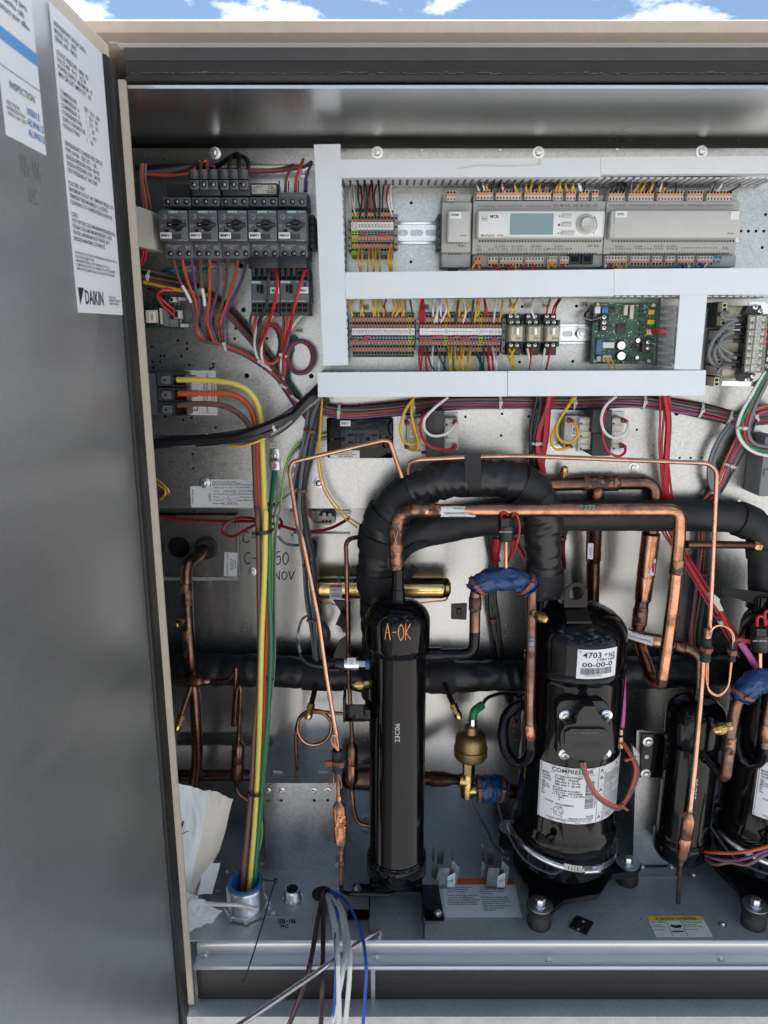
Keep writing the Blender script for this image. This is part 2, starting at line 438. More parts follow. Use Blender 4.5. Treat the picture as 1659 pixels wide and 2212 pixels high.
M('pink', (.70, .14, .38), .4)
M('amp_red', (.22, .02, .025), .35)
M('residue', (.13, .125, .12), .8, 0, var=.4, vscale=240, bump=.5, bscale=400)
for k_, c_ in dict(yellow=(.74, .47, .03), orange=(.66, .105, .06), red=(.50, .018, .035), redd=(.27, .012, .022), brown=(.19, .105, .085), purple=(.155, .085, .205), black=(.014, .014, .016),
                   white=(.80, .80, .78), grey=(.20, .21, .22), green=(.012, .20, .10), dkgreen=(.010, .10, .075), blue=(.03, .12, .52), lime=(.26, .50, .09), maroon=(.055, .018, .025), pyellow=(.86, .72, .14), porange=(.72, .12, .05), dgrey=(.055, .058, .062), clear=(.45, .44, .42)).items():
    M('w_' + k_, c_, .36, 0, var=.06, vscale=90)
m_ = MT

def holed_plate(x0, x1, z0, z1, Y, th, holes, seg=14):
    """upright sheet with real round or oblong holes (cx, cz, r[, half length])"""
    pts = [Vector((x0, z0)), Vector((x1, z0)), Vector((x1, z1)), Vector((x0, z1))]
    faces = [[0, 1, 2, 3]]; hs = []
    for h in holes:
        cx, cz, r = h[:3]; hl = h[3] if len(h) > 3 else 0
        b = len(pts); lp = []
        for i in range(seg):
            a = 2 * math.pi * i / seg; ox = hl if math.cos(a) > 1e-6 else -hl
            lp.append(b + i); pts.append(Vector((cx + ox + r * math.cos(a), cz + r * math.sin(a))))
        faces.append(lp); hs.append((cx, cz, r, hl))
    v, e, f, *_ = delaunay_2d_cdt(pts, [], faces, 1, 1e-7)
    mb = MB(); keep = []
    for t in f:
        c = sum((v[i] for i in t), Vector((0, 0))) / len(t)
        if any(abs(c.y - h[1]) < h[2] and math.hypot(max(0, abs(c.x - h[0]) - h[3]), c.y - h[1]) < h[2] * .985 for h in hs): continue
        keep.append(list(t))
    ori = []
    for t in keep:
        a, b_, c = (v[i] for i in t[:3])
        ori.append(t if (b_ - a).cross(c - a) > 0 else t[::-1])
    n = len(v)
    mb.v = [Vector((p.x, Y, p.y)) for p in v] + [Vector((p.x, Y + th, p.y)) for p in v]
    for t in ori: mb.face(list(t)); mb.face([i + n for i in t][::-1])
    cnt = {}
    for t in ori:
        for a, b_ in zip(t, list(t[1:]) + [t[0]]): cnt[(a, b_)] = 1
    for a, b_ in cnt:
        if (b_, a) not in cnt: mb.face([b_, a, a + n, b_ + n])
    return mb

def hexbolt(mb, c, d, r, h=.005, washer=1.75, m=0):
    """washer-head hex screw standing on point c, pointing along d"""
    c, d = Vector(c), Vector(d).normalized()
    if washer: mb.lathe(c, d, [(0, r * washer), (.0012, r * washer), (.0016, r * washer * .8)], 18, m)
    mb.lathe(c, d, [(0, r), (h * .85, r), (h, r * .86)], 6, m)
    mb.lathe(c + d * h, d, [(0, r * .62), (.0004, r * .5)], 12, m)
def crossscrew(mb, c, d, r, m=0, m2=1):
    c, d = Vector(c), Vector(d).normalized(); e = d.orthogonal().normalized(); f = d.cross(e)
    mb.lathe(c, d, [(0, r), (r * .45, r * .95), (r * .7, r * .6)], 14, m)
    for a, b in ((e, f), (f, e)):
        p = c + d * (r * .72)
        mb.add([p + a * r * .6 + b * r * .13, p - a * r * .6 + b * r * .13, p - a * r * .6 - b * r * .13, p + a * r * .6 - b * r * .13], [(0, 1, 2, 3)], m2)
TOWARD = Vector((0, -1, 0)); UP = Vector((0, 0, 1))
# ================================================================== the roof
def sheet(name, x0, x1, y0, y1, z, mat, label):
    mb = MB(); mb.box((x0, y0, z - .02), (x1, y1, z))
    o = part(name, mb, mat, None); o['kind'] = 'structure'; o['label'] = label; return o
sheet('roof_surface', -400, 400, -400, 400, 0, m_['roof'], 'pale flat roof the unit stands on')

# ================================================================== cabinet
XL, XR = -.72, 1.12
CAB = thing('equipment_cabinet', 'open galvanized sheet metal cabinet of the rooftop unit', 'cabinet', (.2, 1.3, 0))
def strip(prof, x0=-.326, x1=XR, mb=None):
    """profile (Y, z) swept along X"""
    return (mb or MB()).prism([(x0, y, z) for y, z in prof], (x1 - x0, 0, 0))
def zy(y, Y): return P(CX, y, Y).z
CEIL = E + .300
part('back_wall', MB().box((XL, YW, .3), (XR, YW + .02, CEIL + .06)), m_['galv_wall'], CAB)
part('side_wall', MB().box((XL - .02, 1.03, .3), (XL, YW + .02, CEIL + .06)), m_['galv_wall'], CAB)
part('side_wall', MB().box((XR, 1.03, .3), (XR + .02, YW + .02, CEIL + .06)), m_['galv_wall'], CAB)
part('ceiling_panel', MB().box((XL, 1.052, CEIL), (XR, YW, CEIL + .004)), m_['galv_ceil'], CAB)
# header over the opening
t_ = [zy(178, 1.05), zy(164, 1.048), zy(131, 1.045), zy(95, 1.04)]
part('header_gasket', strip([(1.050, t_[0]), (1.0455, t_[0] + .001), (1.044, t_[1]), (1.052, t_[1])]), m_['gasket'], CAB)
part('header_seal', strip([(1.0475, t_[1] + .0005), (1.0468, t_[2]), (1.056, t_[2]), (1.056, t_[1] + .0005)]), m_['gasket'], CAB)
mb = MB()
random.seed(3)
x = -.32
while x < .75:            # pale torn foam left along the seal
    w = random.uniform(.002, .010); h = random.uniform(.0004, .0016)
    z = t_[1] + random.uniform(.001, .0035)
    mb.box((x, 1.0462, z), (x + w, 1.0475, z + h), bev=.0006); x += w * random.uniform(.6, 1.25)
part('foam_residue', mb, m_['residue'], CAB, kind='stuff')
part('header_plate', strip([(1.046, t_[2] + .0004), (1.042, t_[3]), (1.06, t_[3]), (1.06, t_[2] + .0004)]), m_['header_paint'], CAB)
a, b = zy(94, 1.034), zy(77, 1.03)
part('header_lip', strip([(1.034, a), (1.030, b), (1.06, b), (1.06, a)], -.34), m_['beige'], CAB)
part('header_edge', strip([(1.0345, a - .0015), (1.031, a - .0004), (1.05, a - .0004), (1.05, a - .0015)], -.33), m_['lgrey'], CAB)
a, b, c = zy(76, 1.012), zy(70, 1.006), zy(45, 1.002)
part('roof_lid', strip([(1.03, a), (1.012, a), (1.006, b), (1.002, c), (1.010, c + .004), (1.9, c + .010), (1.9, a)], XL - .05, XR + .05), m_['beige'], CAB)
part('upper_side', MB().box((XL - .02, 1.5, .2), (XR + .02, 1.86, CEIL + .05)), m_['beige'], CAB)
# left post
part('post', MB().box((-.362, 1.048, E - 1.132), (-.3275, 1.053, CEIL + .01), bev=.002), m_['beige'], CAB)
part('post_liner', MB().box((XL, 1.0755, ZF), (-.350, 1.078, CEIL)), m_['galv_wall'], CAB)
# floor and front rail
mb = MB(); mb.box((XL, 1.10, ZF - .003), (XR, YW, ZF)); fl = part('floor_pan', mb, m_['galv_floor'], CAB)
za = zy(2061, 1.095); zb = za
Yl = PZ(CX, 2087, za).y
prof = [(1.101, ZF), (1.0975, ZF - .0008), (1.0952, ZF - .003), (1.0945, ZF - .006), (1.0945, za), (Yl + .003, za), (Yl + .001, za + .0022), (Yl - .003, za + .0022), (Yl - .005, za - .001), (Yl - .004, za - .006), (1.10, za - .006)]
part('front_rail', strip(prof, -.33), m_['galv_rail'], CAB)
mb = MB(); mb.box((-.33, Yl - .001, za - .07), (1.2, Yl + .01, za - .006)); part('rail_backing', mb, m_['galv_rail'], CAB)
zg0, zg1 = zy(2097, Yl - .006), zy(2159, Yl - .006)
xj = B8(1347, 780, Yl).x
part('base_gasket', MB().box((-.325, Yl - .006, zg1), (xj - .004, Yl + .004, zg0), bev=.002), m_['gasket'], CAB)
part('base_gasket', MB().box((xj + .0035, Yl - .006, zg1), (XR, Yl + .004, zg0 - .001), bev=.002), m_['gasket'], CAB)
Yc_ = PZ(CX, 2197, zg1 - .001).y
part('base_ledge', MB().box((-.6, Yc_, zg1 - .004), (XR, Yl + .02, zg1 - .0008), bev=.0015), m_['galv_floor'], CAB)
part('base_curb', MB().box((-.6, Yc_ + .002, .02), (XR, 1.9, zg1 - .0042)), m_['flashing'], CAB)
bm_rail = MB(); hexbolt(bm_rail, (0, 0, 0), UP, .0043, .0045, 1.5); me_rail, _ = bm_rail.mesh('rail_screw', m_['zinc'], Vector())
for fr, x, y in ((B8, 330, 640), (B8, 1366, 652), (C5, 86, 366), (C5, 1176, 376), (C1, 160, 915), (C1, 1337, 915)):
    if (fr, x) in ((C5, 86), (C1, 160)): continue
    p = fr.floor(x, y, za); inst('rail_screw', me_rail, CAB, (p.x, p.y, za))
# floor plates, seams and screws
def floor_plate(pts, fr, h, name='floor_plate', mat='galv_floor'):
    return part(name, MB().prism([(*fr.floor(x, y, ZF + .0005).xy, ZF + .0006) for x, y in pts], (0, 0, h)), m_[mat], CAB)
floor_plate([(500, 1780), (1400, 1786), (1392, 1442), (560, 1440)], B5, .0015)
floor_plate([(1440, 1360), (1540, 1360), (1550, 1190), (1450, 1186)], B5, .0008)
for fr, x, y in ((B5, 500, 1590), (B5, 905, 1760), (B5, 1385, 1592), (B5, 1525, 1580), (B5, 1583, 1142), (B5, 1493, 1215), (B5, 1382, 1405), (B6, 835, 1945), (C1, 1150, 345), (C1, 1350, 680), (C1, 803, 292), (C1, 1000, 293), (B5, 820, 1395), (B5, 560, 1452)):
    p = fr.floor(x, y, ZF + .002); inst('floor_screw', me_rail, CAB, (p.x, p.y, ZF + .0021))
# white box-bracket under the header pipe
BR = MB(); yb = 1.30
c = [B5(840, 797, yb), B5(1390, 797, yb)]; zt = c[0].z
mb = holed_plate(B5(842, 1080, yb).x, B5(1392, 1080, yb).x, ZF + .0002, zt, yb, .0015, [(B5(x, 925, yb).x, B5(x, 925, yb).z, B5.m(12, 925, yb)) for x in (867, 967, 1210, 1310)])
x0, x1 = B5(842, 1080, yb).x, B5(1392, 1080, yb).x
mb.box((x0, yb + .0016, zt - .0015), (x1, YW, zt)); mb.box((x0, 1.272, ZF + .0003), (x1, yb - .0002, ZF + .002))
brk = thing('pipe_support_bracket', 'bent galvanized support box standing under the horizontal header pipe', 'bracket', ((x0 + x1) / 2, yb, ZF))
part('bracket_body', mb, m_['galv'], brk)
for x in (868, 970, 1207, 1310): mb = MB(); hexbolt(mb, B5(x, 853, yb), TOWARD, .0042, .0045, 1.5); part('bracket_screw', mb, m_['zinc'], brk)
for x0_, x1_ in ((858, 1002), (1196, 1342)):
    mb = MB(); mb.q(B5, [(x0_, 795), (x0_ + 6, 765), (x0_ + 45, 712), (x1_ - 45, 708), (x1_ - 5, 730), (x1_, 795)], 1.335, .002)
    st = part('strap', mb, m_['galv'], brk)
    part('tag', MB().r(B5, x0_ + 48, 708, x0_ + 118, 738, 1.3335, 1.3349), m_['sticker'], st)
    mb = MB(); hexbolt(mb, B5((x0_ + x1_) / 2 + 5, 750, 1.3345), TOWARD, .004, .005, 1.5); part('strap_screw', mb, m_['zinc'], st)

# ------------------------------------------------------------------ control panel plate (with real holes)
holes = []
def H(fr, r, *pp):
    for x, y in pp:
        p = fr(x, y, YP); holes.append((p.x, p.z, r * .56))
H(A7, .0042, (437, 232), (513, 258), (516, 300), (220, 282), (297, 360), (325, 358), (466, 360), (230, 410), (291, 408), (232, 460), (535, 436), (733, 428), (731, 455), (708, 465), (752, 955), (560, 1173), (567, 1292), (553, 875), (482, 892), (910, 217), (1178, 217))
H(A7, .0075, (1010, 525), (1545, 528)); H(A7, .005, (617, 110), (700, 113), (920, 130), (332, 860))
H(A2, .0075, (963, 1065), (983, 1430)); H(A2, .004, (915, 1448), (838, 1097))
H(A3, .0045, (738, 434), (736, 826)); H(A5, .0045, (1391, 293), (1374, 660)); H(A6, .0048, (202, 236), (174, 657))
H(A4, .0045, (1643, 526), (1525, 639), (1577, 639), (1631, 639), (1475, 639), (1619, 751))
H(B1, .0040, (1056, 566), (1131, 566), (1206, 566), (1292, 566), (1368, 566), (764, 374), (25, 283), (13, 576)); H(B1, .009, (1036, 258)); H(B1, .006, (1465, 862))
H(A8, .0042, (1181, 278), (1424, 258), (1418, 402), (1601, 275), (1588, 560))
zpt, zpb = P(CX, 321, YP).z, P(CX, 1098, YP).z
PANEL = thing('mounting_board', 'large galvanized mounting plate carrying the electrical controls', 'panel', (.1, YP, zpb))
part('plate', holed_plate(-.6, XR - .02, zpb, zpt, YP, .002, holes), m_['galv'], PANEL)
part('bottom_flange', MB().box((-.6, YP + .0022, zpb), (XR - .02, YP + .03, zpb + .002)), m_['galv'], PANEL)
xs = P(690, 340, YP).x
part('top_flange', MB().box((-.6, YP - .004, P(CX, 357, YP).z), (XR - .02, YP - .0002, zpt), bev=.001), m_['galv'], PANEL)
bb = MB(); hexbolt(bb, (0, 0, 0), TOWARD, .0062, .0055, 1.55); me_bolt, _ = bb.mesh('bolt', m_['zinc'], Vector())
for x, y in ((464, 331), (815, 330), (1163, 330), (1515, 328)): inst('bolt', me_bolt, PANEL, P(x, y, YP - .0042))
for fr, x, y in ((A2, 1480, 282), (A7, 660, 1412), (A7, 1608, 1412), (B1, 740, 632), (B1, 212, 487), (A8, 208, 715)): inst('bolt', me_bolt, PANEL, fr(x, y, YP - .0002))
rv = MB(); rv.lathe((0, 0, 0), TOWARD, [(0, .0026), (.001, .0022), (.0015, .001)], 10); me_rv, _ = rv.mesh('rivet', m_['zinc'], Vector())
for fr, x, y in ((A3, 806, 84), (A3, 1325, 82), (A4, 629, 81)): inst('rivet', me_rv, PANEL, fr(x, y, YP - .0042))
# lower wall: recessed plate with pipe holes, foam edge
yw = YW - .012
rp_ = thing('knockout_plate', 'dark plate with round pipe openings low on the rear wall', 'plate', B2(400, 600, yw))
hs_ = [(B2(x, y, yw).x, B2(x, y, yw).z, B2.m(r_, y, yw)) for x, y, r_ in ((240, 600, 91), (20, 600, 91), (470, 603, 80))]
mb = holed_plate(B2(-260, 600, yw).x, B2(718, 600, yw).x, B2(300, 842, yw).z, B2(300, 335, yw).z, yw, .0015, hs_, 28)
part('plate', mb, m_['galv_wall'], rp_)
part('foam_edge', MB().r(B2, -250, 845, 735, 878, yw + .001, YW - .0005, bev=.002), m_['foam'], rp_)
part('foam_edge', MB().r(B2, 720, 330, 736, 842, yw + .001, YW - .0005, bev=.001), m_['foam'], rp_)
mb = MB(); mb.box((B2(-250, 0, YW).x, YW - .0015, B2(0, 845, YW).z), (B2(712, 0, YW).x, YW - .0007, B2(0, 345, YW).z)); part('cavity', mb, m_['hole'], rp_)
g_ = B2(470, 603, yw - .002); mb = MB(); mb.lathe(g_ + Vector((0, .004, 0)), TOWARD, [(0, B2.m(80, 600, yw)), (.004, B2.m(96, 600, yw)), (.008, B2.m(96, 600, yw)), (.011, B2.m(72, 600, yw)), (.009, B2.m(52, 600, yw))], 36)
part('grommet', mb, m_['rubber'], rp_)
sk = part('sticker', MB().q(B2, [(618, 640), (727, 645), (722, 842), (612, 840)], yw - .0006, .0005), m_['sticker'], rp_)
rtext(B2, 622, 650, 660, 835, yw - .0009, 'AH1013NOV-C  C1035', m_['ink'], sk, rot=3); rtext(B2, 664, 650, 715, 835, yw - .0009, 'No Serial  36\n910723137\n6511248', m_['ink'], sk, rot=3)
# marker writing on the rear wall
yw = YW - .0004
wr = thing('wall_writing', 'black marker handwriting on the rear wall ending in NOV', 'writing', B2(900, 700, yw))
for body, x0, y0, x1, y1 in (('C-1', 762, 470, 980, 560), ('C-1050', 778, 640, 1160, 740), ('NOV', 1026, 800, 1205, 866)):
    scrawl(body, on_quad(B2, x0, y0, x1, y1, yw), .0011, 'marker', wr, len(body))
mb = MB(); hexbolt(mb, B2(850, 802, YW - .0002), TOWARD, .0058, .005, 1.5); part('wall_screw', mb, m_['zinc'], CAB)
# rear wall seams
mb = MB(); x = B5(1400, 500, YW).x; mb.box((x, YW - .002, ZF), (x + .12, YW - .0002, zpb + .05)); part('wall_seam', mb, m_['galv_wall'], CAB)
mb = MB(); x = B3(1190, 900, YW).x; mb.box((x, YW - .0024, ZF), (x + .14, YW - .0002, zpb + .05)); part('wall_seam', mb, m_['galv_wall'], CAB)
# grey box on the right
mb = MB(); mb.r(B1, 1618, 420, 1720, 830, 1.262, YP - .0003, bev=.003); gb = solo('junction_box', mb, m_['mid_grey'], 'grey plastic box on the panel beside the curved cable bundle', 'box')
part('lid_ridge', MB().r(B1, 1634, 645, 1720, 695, 1.2585, 1.2618, bev=.001), m_['mid_grey'], gb)

# ================================================================== door
XD = -.315
DOOR = thing('cabinet_door', 'open grey metal cabinet door with stickers on its inside', 'door', (XD - .03, .6, .5))
dz0, dz1 = E - 1.078, E + .328
part('outer_skin', MB().box((XD - .05, .20, dz0), (XD - .010, .986, dz1), bev=.003), m_['beige'], DOOR)
part('inner_liner', MB().box((XD - .0098, .235, dz0 + .012), (XD, .928, E + .302), bev=.0015), m_['galv_door'], DOOR)
part('edge_gasket', MB().box((XD - .0098, .930, dz0 + .004), (XD + .004, .956, E + .302), bev=.003), m_['gasket'], DOOR)
part('edge_gasket', MB().box((XD - .0098, .9565, dz0 + .004), (XD - .001, .984, E + .305), bev=.003), m_['gasket'], DOOR)
part('edge_gasket', MB().box((XD - .0098, .235, dz0 + .001), (XD + .003, .9298, dz0 + .0115), bev=.003), m_['gasket'], DOOR)
def dp(y, z, o=0.0): return Vector((XD + o, y, E + z))
def dsheet(name, y0, y1, z0, z1, mat, off=.0004, th=.0004, parent=DOOR):
    return part(name, MB().box((XD + off, y0, E + z0), (XD + off + th, y1, E + z1)), m_[mat], parent)
def dtext(body, y0, y1, z0, z1, mat, parent, align='LEFT', off=.0012, fit=True, shear=0):
    return text4('lettering', body, [dp(y0, z1, off), dp(y1, z1, off), dp(y1, z0, off), dp(y0, z0, off)], m_[mat], parent, align, fit, shear=shear)
s1 = dsheet('data_sticker', .792, .927, .018, .300, 'sticker')
blocks = [(.287, 'REFRIGERANT R410A DATA\nMODEL NO.  UNIT\nSERIAL NO.  FBOU', .0), (.262, 'STATIC PRESSURE   MAX  PSI\nVOLTS 460   PH 3    HZ 60\nPOWER SUPPLY  MAXIMUM   93\nMIN CIRCUIT AMPACITY   101', 0), (.228, 'COMPRESSORS           QTY   RLA   LRA\nCOMPRESSOR  A          1    23.1   162\nCOMPRESSOR  B          1    23.1   162\nCONDENSER FAN         2     2.8\nSUPPLY FAN MOTOR      1    14.0\nEXHAUST FAN           1     4.8', 0),
          (.182, 'REFRIGERANT CHARGE PER CIRCUIT\nTYPE: R410A   CIRCUIT 1   LBS\nDESIGN PRESSURE HIGH  500 PSI\nDESIGN PRESSURE LOW   300 PSI\nTEST PRESSURE AT FACTORY', 0), (.146, 'ELECTRIC HEAT\nMAXIMUM OUTLET AIR TEMPERATURE (F): 150\nTEMPERATURE MAXIMALE A LA SORTIE\nCLEARANCE TO COMBUSTIBLES: 0.0 INCHES', 0),
          (.117, 'COILS\nHOT WATER COILS MAXIMUM PRESSURE (PSIG)\nSTEAM COILS: MAXIMUM PRESSURE 15 PSIG\nWATER: MAXIMUM INLET WATER 200 F\nPRESSION MAXIMALE DE SERVICE', 0), (.084, 'SUITABLE FOR OUTDOOR NON-RESIDENTIAL INSTALLATION ONLY\nENCLOSURE: NEMA TYPE 3R\nMAXIMUM EXTERNAL STATIC PRESSURE (IN WC): 2.0\nCOMPRESSORS PROTECTED THERMALLY ON OR BY INVERTER\nAPPROUVE SEULEMENT POUR UNE UTILISATION EXTERIEURE', 0)]
for z, body, _ in blocks:
    n = body.count('\n') + 1
    dtext(body, .798, .921 if n > 3 else .90, z - n * .0058, z, 'ink_grey', s1)
dtext('DAIKIN',   .814, .866, .027, .0415, 'ink', s1, fit=False)
part('logo', MB().prism([dp(.797, .043, .0011), dp(.812, .043, .0011), dp(.799, .026, .0011)], (.0002, 0, 0)), m_['ink'], s1)
dtext('Patent Pending\nASSEMBLED IN MEXICO\nITEM NO 900502005', .884, .922, .024, .043, 'ink_grey', s1)
s2 = dsheet('inspection_sticker', .676, .752, .158, .300, 'sticker')
dsheet('blue_band', .676, .752, .232, .2425, 'label_blue', .0009, .0003, s2)
dtext('800-377-2707', .684, .744, .288, .297, 'ink_grey', s2); dtext('for warranty parts\nand service calls\ncontact your office', .686, .742, .249, .283, 'ink_grey', s2)
part('divider', MB().box((XD + .0009, .676, E + .2115), (XD + .0011, .752, E + .2123)), m_['ink_grey'], s2)
dtext('INSPECTION', .692, .738, .196, .206, 'ink_grey', s2); dtext('ELECTRICAL\nREFRIGERATION\nFINAL LEAK TEST', .683, .716, .170, .192, 'ink_grey', s2); dtext('105013\nALW613\nALW613', .718, .750, .166, .192, 'ink_blue', s2)
scrawl('105-106', lambda u, v: dp(.694 + .043 * u, .132 + .016 * v, .0004), .0006, 'ink_grey', DOOR); scrawl('NC', lambda u, v: dp(.708 + .018 * u, .110 + .014 * v, .0004), .0006, 'ink_grey', DOOR)
# ================================================================== wiring ducts
def cover(fr_pts, name, parent, th=.0018, Y=YD, dep=.014):
    """lid of a duct: front sheet with two short lips"""
    mb = MB(); p = [D(x, y, Y) for x, y in fr_pts]
    mb.prism(p, (0, th, 0))
    n = len(p)
    for a, b in ((0, 1), (2, 3)):
        c = sum(p, Vector()) / n
        A, B = p[a] + Vector((0, th, 0)), p[b] + Vector((0, th, 0))
        inn = (c - (p[a] + p[b]) / 2).normalized() * .0016
        mb.prism([A, B, B + Vector((0, dep, 0)), A + Vector((0, dep, 0))], inn)
    return part(name, mb, m_['duct'], parent)
def fing_mesh(w, l, t, vertical):
    mb = MB()
    if vertical: mb.box((-t / 2, 0, -w / 2), (t / 2, l, w / 2))
    else: mb.box((-w / 2, 0, -t / 2), (w / 2, l, t / 2))
    return mb.mesh('finger', m_['duct_side'], Vector())[0]
FH = fing_mesh(.0072, YP - YD - .018, .0016, False)
FV = fing_mesh(.0072, YP - YD - .018, .0016, True)
PITCH = .0113
def finger_row(parent, x0, x1, z):
    n = int((x1 - x0) / PITCH)
    for i in range(n): inst('finger', FH, parent, (x0 + (i + .5) * PITCH, YD + .016, z))
    mb = MB(); mb.box((x0, YP - .012, z - .0008), (x1, YP - .0005, z + .0008)); part('base_wall', mb, m_['duct_side'], parent)
def finger_col(parent, z0, z1, xa, xb):
    n = int((z1 - z0) / PITCH)
    for i in range(n):
        t = (i + .5) / n; inst('finger', FV, parent, (xa + (xb - xa) * t, YD + .016, z0 + (i + .5) * PITCH))
    mb = MB(); mb.prism([(xa - .0008, YP - .012, z0), (xa + .0008, YP - .012, z0), (xb + .0008, YP - .012, z1), (xb - .0008, YP - .012, z1)], (0, .0115, 0)); part('base_wall', mb, m_['duct_side'], parent)
def duct(label, covers, rows=(), cols=()):
    p = D(*covers[0][0], YD)
    t = thing('wiring_duct', label, 'cable duct', (p.x, YP, p.z), 'white slotted wiring ducts')
    for c in covers: cover(c, 'cover', t)
    for r in rows: finger_row(t, *r)
    for c in cols: finger_col(t, *c)
    return t
zz = lambda y: P(CX, y, YD).z
xx = lambda x, y: P(x, y, YD).x
duct('tall white vertical duct cover beside the row of motor breakers', [[(678, 312), (735, 311), (752, 788.5), (698.5, 790)]],
     cols=[(zz(786), zz(385), xx(750, 786), xx(737, 385)), (zz(786), zz(315), xx(700, 786), xx(680, 315))])
duct('long white duct running above the controllers with torn tape on its lid', [[(736.5, 344.5), (1297, 340), (1297, 382), (737, 384)], [(1297.6, 339), (1690, 337), (1690, 374.5), (1297.6, 377)]],
     rows=[(xx(738, 380), xx(1700, 380), zz(380)), (xx(738, 347), xx(1700, 343), zz(345))])
duct('long white duct between the controllers and the terminal strips', [[(745.7, 588.3), (1326, 582), (1326, 639.5), (746, 645.8)], [(1326.8, 581), (1700, 578.5), (1700, 636), (1326.8, 637.5)]],
     rows=[(xx(748, 640), xx(1700, 640), zz(639)), (xx(748, 590), xx(1700, 590), zz(589))])
duct('white duct along the bottom under the terminal strips and relays', [[(685.8, 804.7), (1096, 802), (1096, 856.4), (687, 857.7)], [(1097.2, 801.6), (1525.3, 800), (1522.4, 854.4), (1097.2, 856)]],
     rows=[(xx(688, 808), xx(1523, 803), zz(806)), (xx(690, 850), xx(1520, 850), zz(852))])
duct('short white vertical duct beside the green circuit board', [[(1469, 637.2), (1528, 637), (1512.6, 798.4), (1456.5, 798)]],
     cols=[(zz(796), zz(640), xx(1459, 796), xx(1470, 640)), (zz(796), zz(640), xx(1510, 796), xx(1525, 640))])
# torn tape left on the top duct
mb = MB(); mb.q(A3, [(1040, 205), (1180, 178), (1320, 186), (1570, 180), (1588, 146), (1602, 150), (1598, 182), (1400, 196), (1200, 190), (1050, 212)], YD - .0006, .0004)
solo('tape_scrap', mb, m_['cream2'], 'torn scrap of pale tape stuck on the top white duct', 'tape')

# ================================================================== DIN rails
def din(label, fr, x0, x1, yt, yb, slots):
    Yr = YP - .0075
    t = thing('din_rail', label, 'rail', fr((x0 + x1) / 2, (yt + yb) / 2, YP), 'steel mounting rails')
    zt, zb = fr(x0, yt, Yr).z, fr(x0, yb, Yr).z; xa, xb = fr(x0, yt, Yr).x, fr(x1, yt, Yr).x; h = (zt - zb)
    for z0, z1 in ((zt - h * .14, zt), (zb, zb + h * .14)): part('rail_lip', MB().box((xa, Yr, z0), (xb, YP - .003, z1), bev=.0006), m_['zinc'], t)
    hs = [(fr(a, (yt + yb) / 2, YP).x, (zt + zb) / 2, h * .135, fr.m(w, yt, YP)) for a, w in slots]
    part('rail_web', holed_plate(xa, xb, zb + h * .15, zt - h * .15, YP - .0028, .0012, hs), m_['zinc'], t)
din('zinc rail section with oblong slots right of the numbered terminal strip 301', A3, 640, 935, 555, 706, [(683, 15), (774, 24), (874, 24)])
din('zinc rail section between the relays and the green circuit board', A6, 60, 345, 368, 526, [(128, 18), (228, 26), (325, 14)])
din('short zinc rail stub at the right end of the blank controller', A4, 1400, 1470, 630, 712, [])

# ================================================================== terminal strips
def terminal_mesh(w, rows, h0, h1, ground):
    """rows: list of (kind, z0, z1); local origin on the panel rail, -Y toward the viewer"""
    mb = MB(); g = w * .47; dpt = .046
    zc = (h0 + h1) / 2; H_ = (h1 - h0) / 2
    prof = [(-.004, h0), (-dpt * .55, h0), (-dpt * .72, h0 + .004), (-dpt * .80, h0 + H_ * .55), (-dpt, h0 + H_ * .72), (-dpt, h1 - H_ * .72), (-dpt * .80, h1 - H_ * .55), (-dpt * .72, h1 - .004), (-dpt * .55, h1), (-.004, h1)]
    mb.prism([(-g, y, z) for y, z in prof], (2 * g, 0, 0), 4 if ground else 0)
    def yat(z):
        pp = prof[2:8]
        for (ya, za), (yb, zb) in zip(pp, pp[1:]):
            if za <= z <= zb: return ya + (yb - ya) * (z - za) / max(1e-9, zb - za)
        return prof[2][0]
    for kind, z0, z1 in rows:
        y = yat((z0 + z1) / 2)
        if kind == 'o': mb.box((-g * .66, y - .0018, z0), (g * .66, y + .004, z1), 1)
        elif kind == 'h': mb.lathe((0, y + .004, (z0 + z1) / 2), TOWARD, [(0, min(g * .8, (z1 - z0) * .46)), (.0052, min(g * .8, (z1 - z0) * .46))], 10, 2)
        elif kind == 'w': mb.box((-g * .97, y - .0035, z0), (g * .97, y + .004, z1), 3)
        elif kind == 's': mb.box((-g * .7, y - .0006, z0), (g * .7, y + .004, z1), 2)
    return mb.mesh('terminal', [m_['term_grey'], m_['orange_p'], m_['hole'], m_['paper'], m_['gy']], Vector())[0]
YT = YP - .046
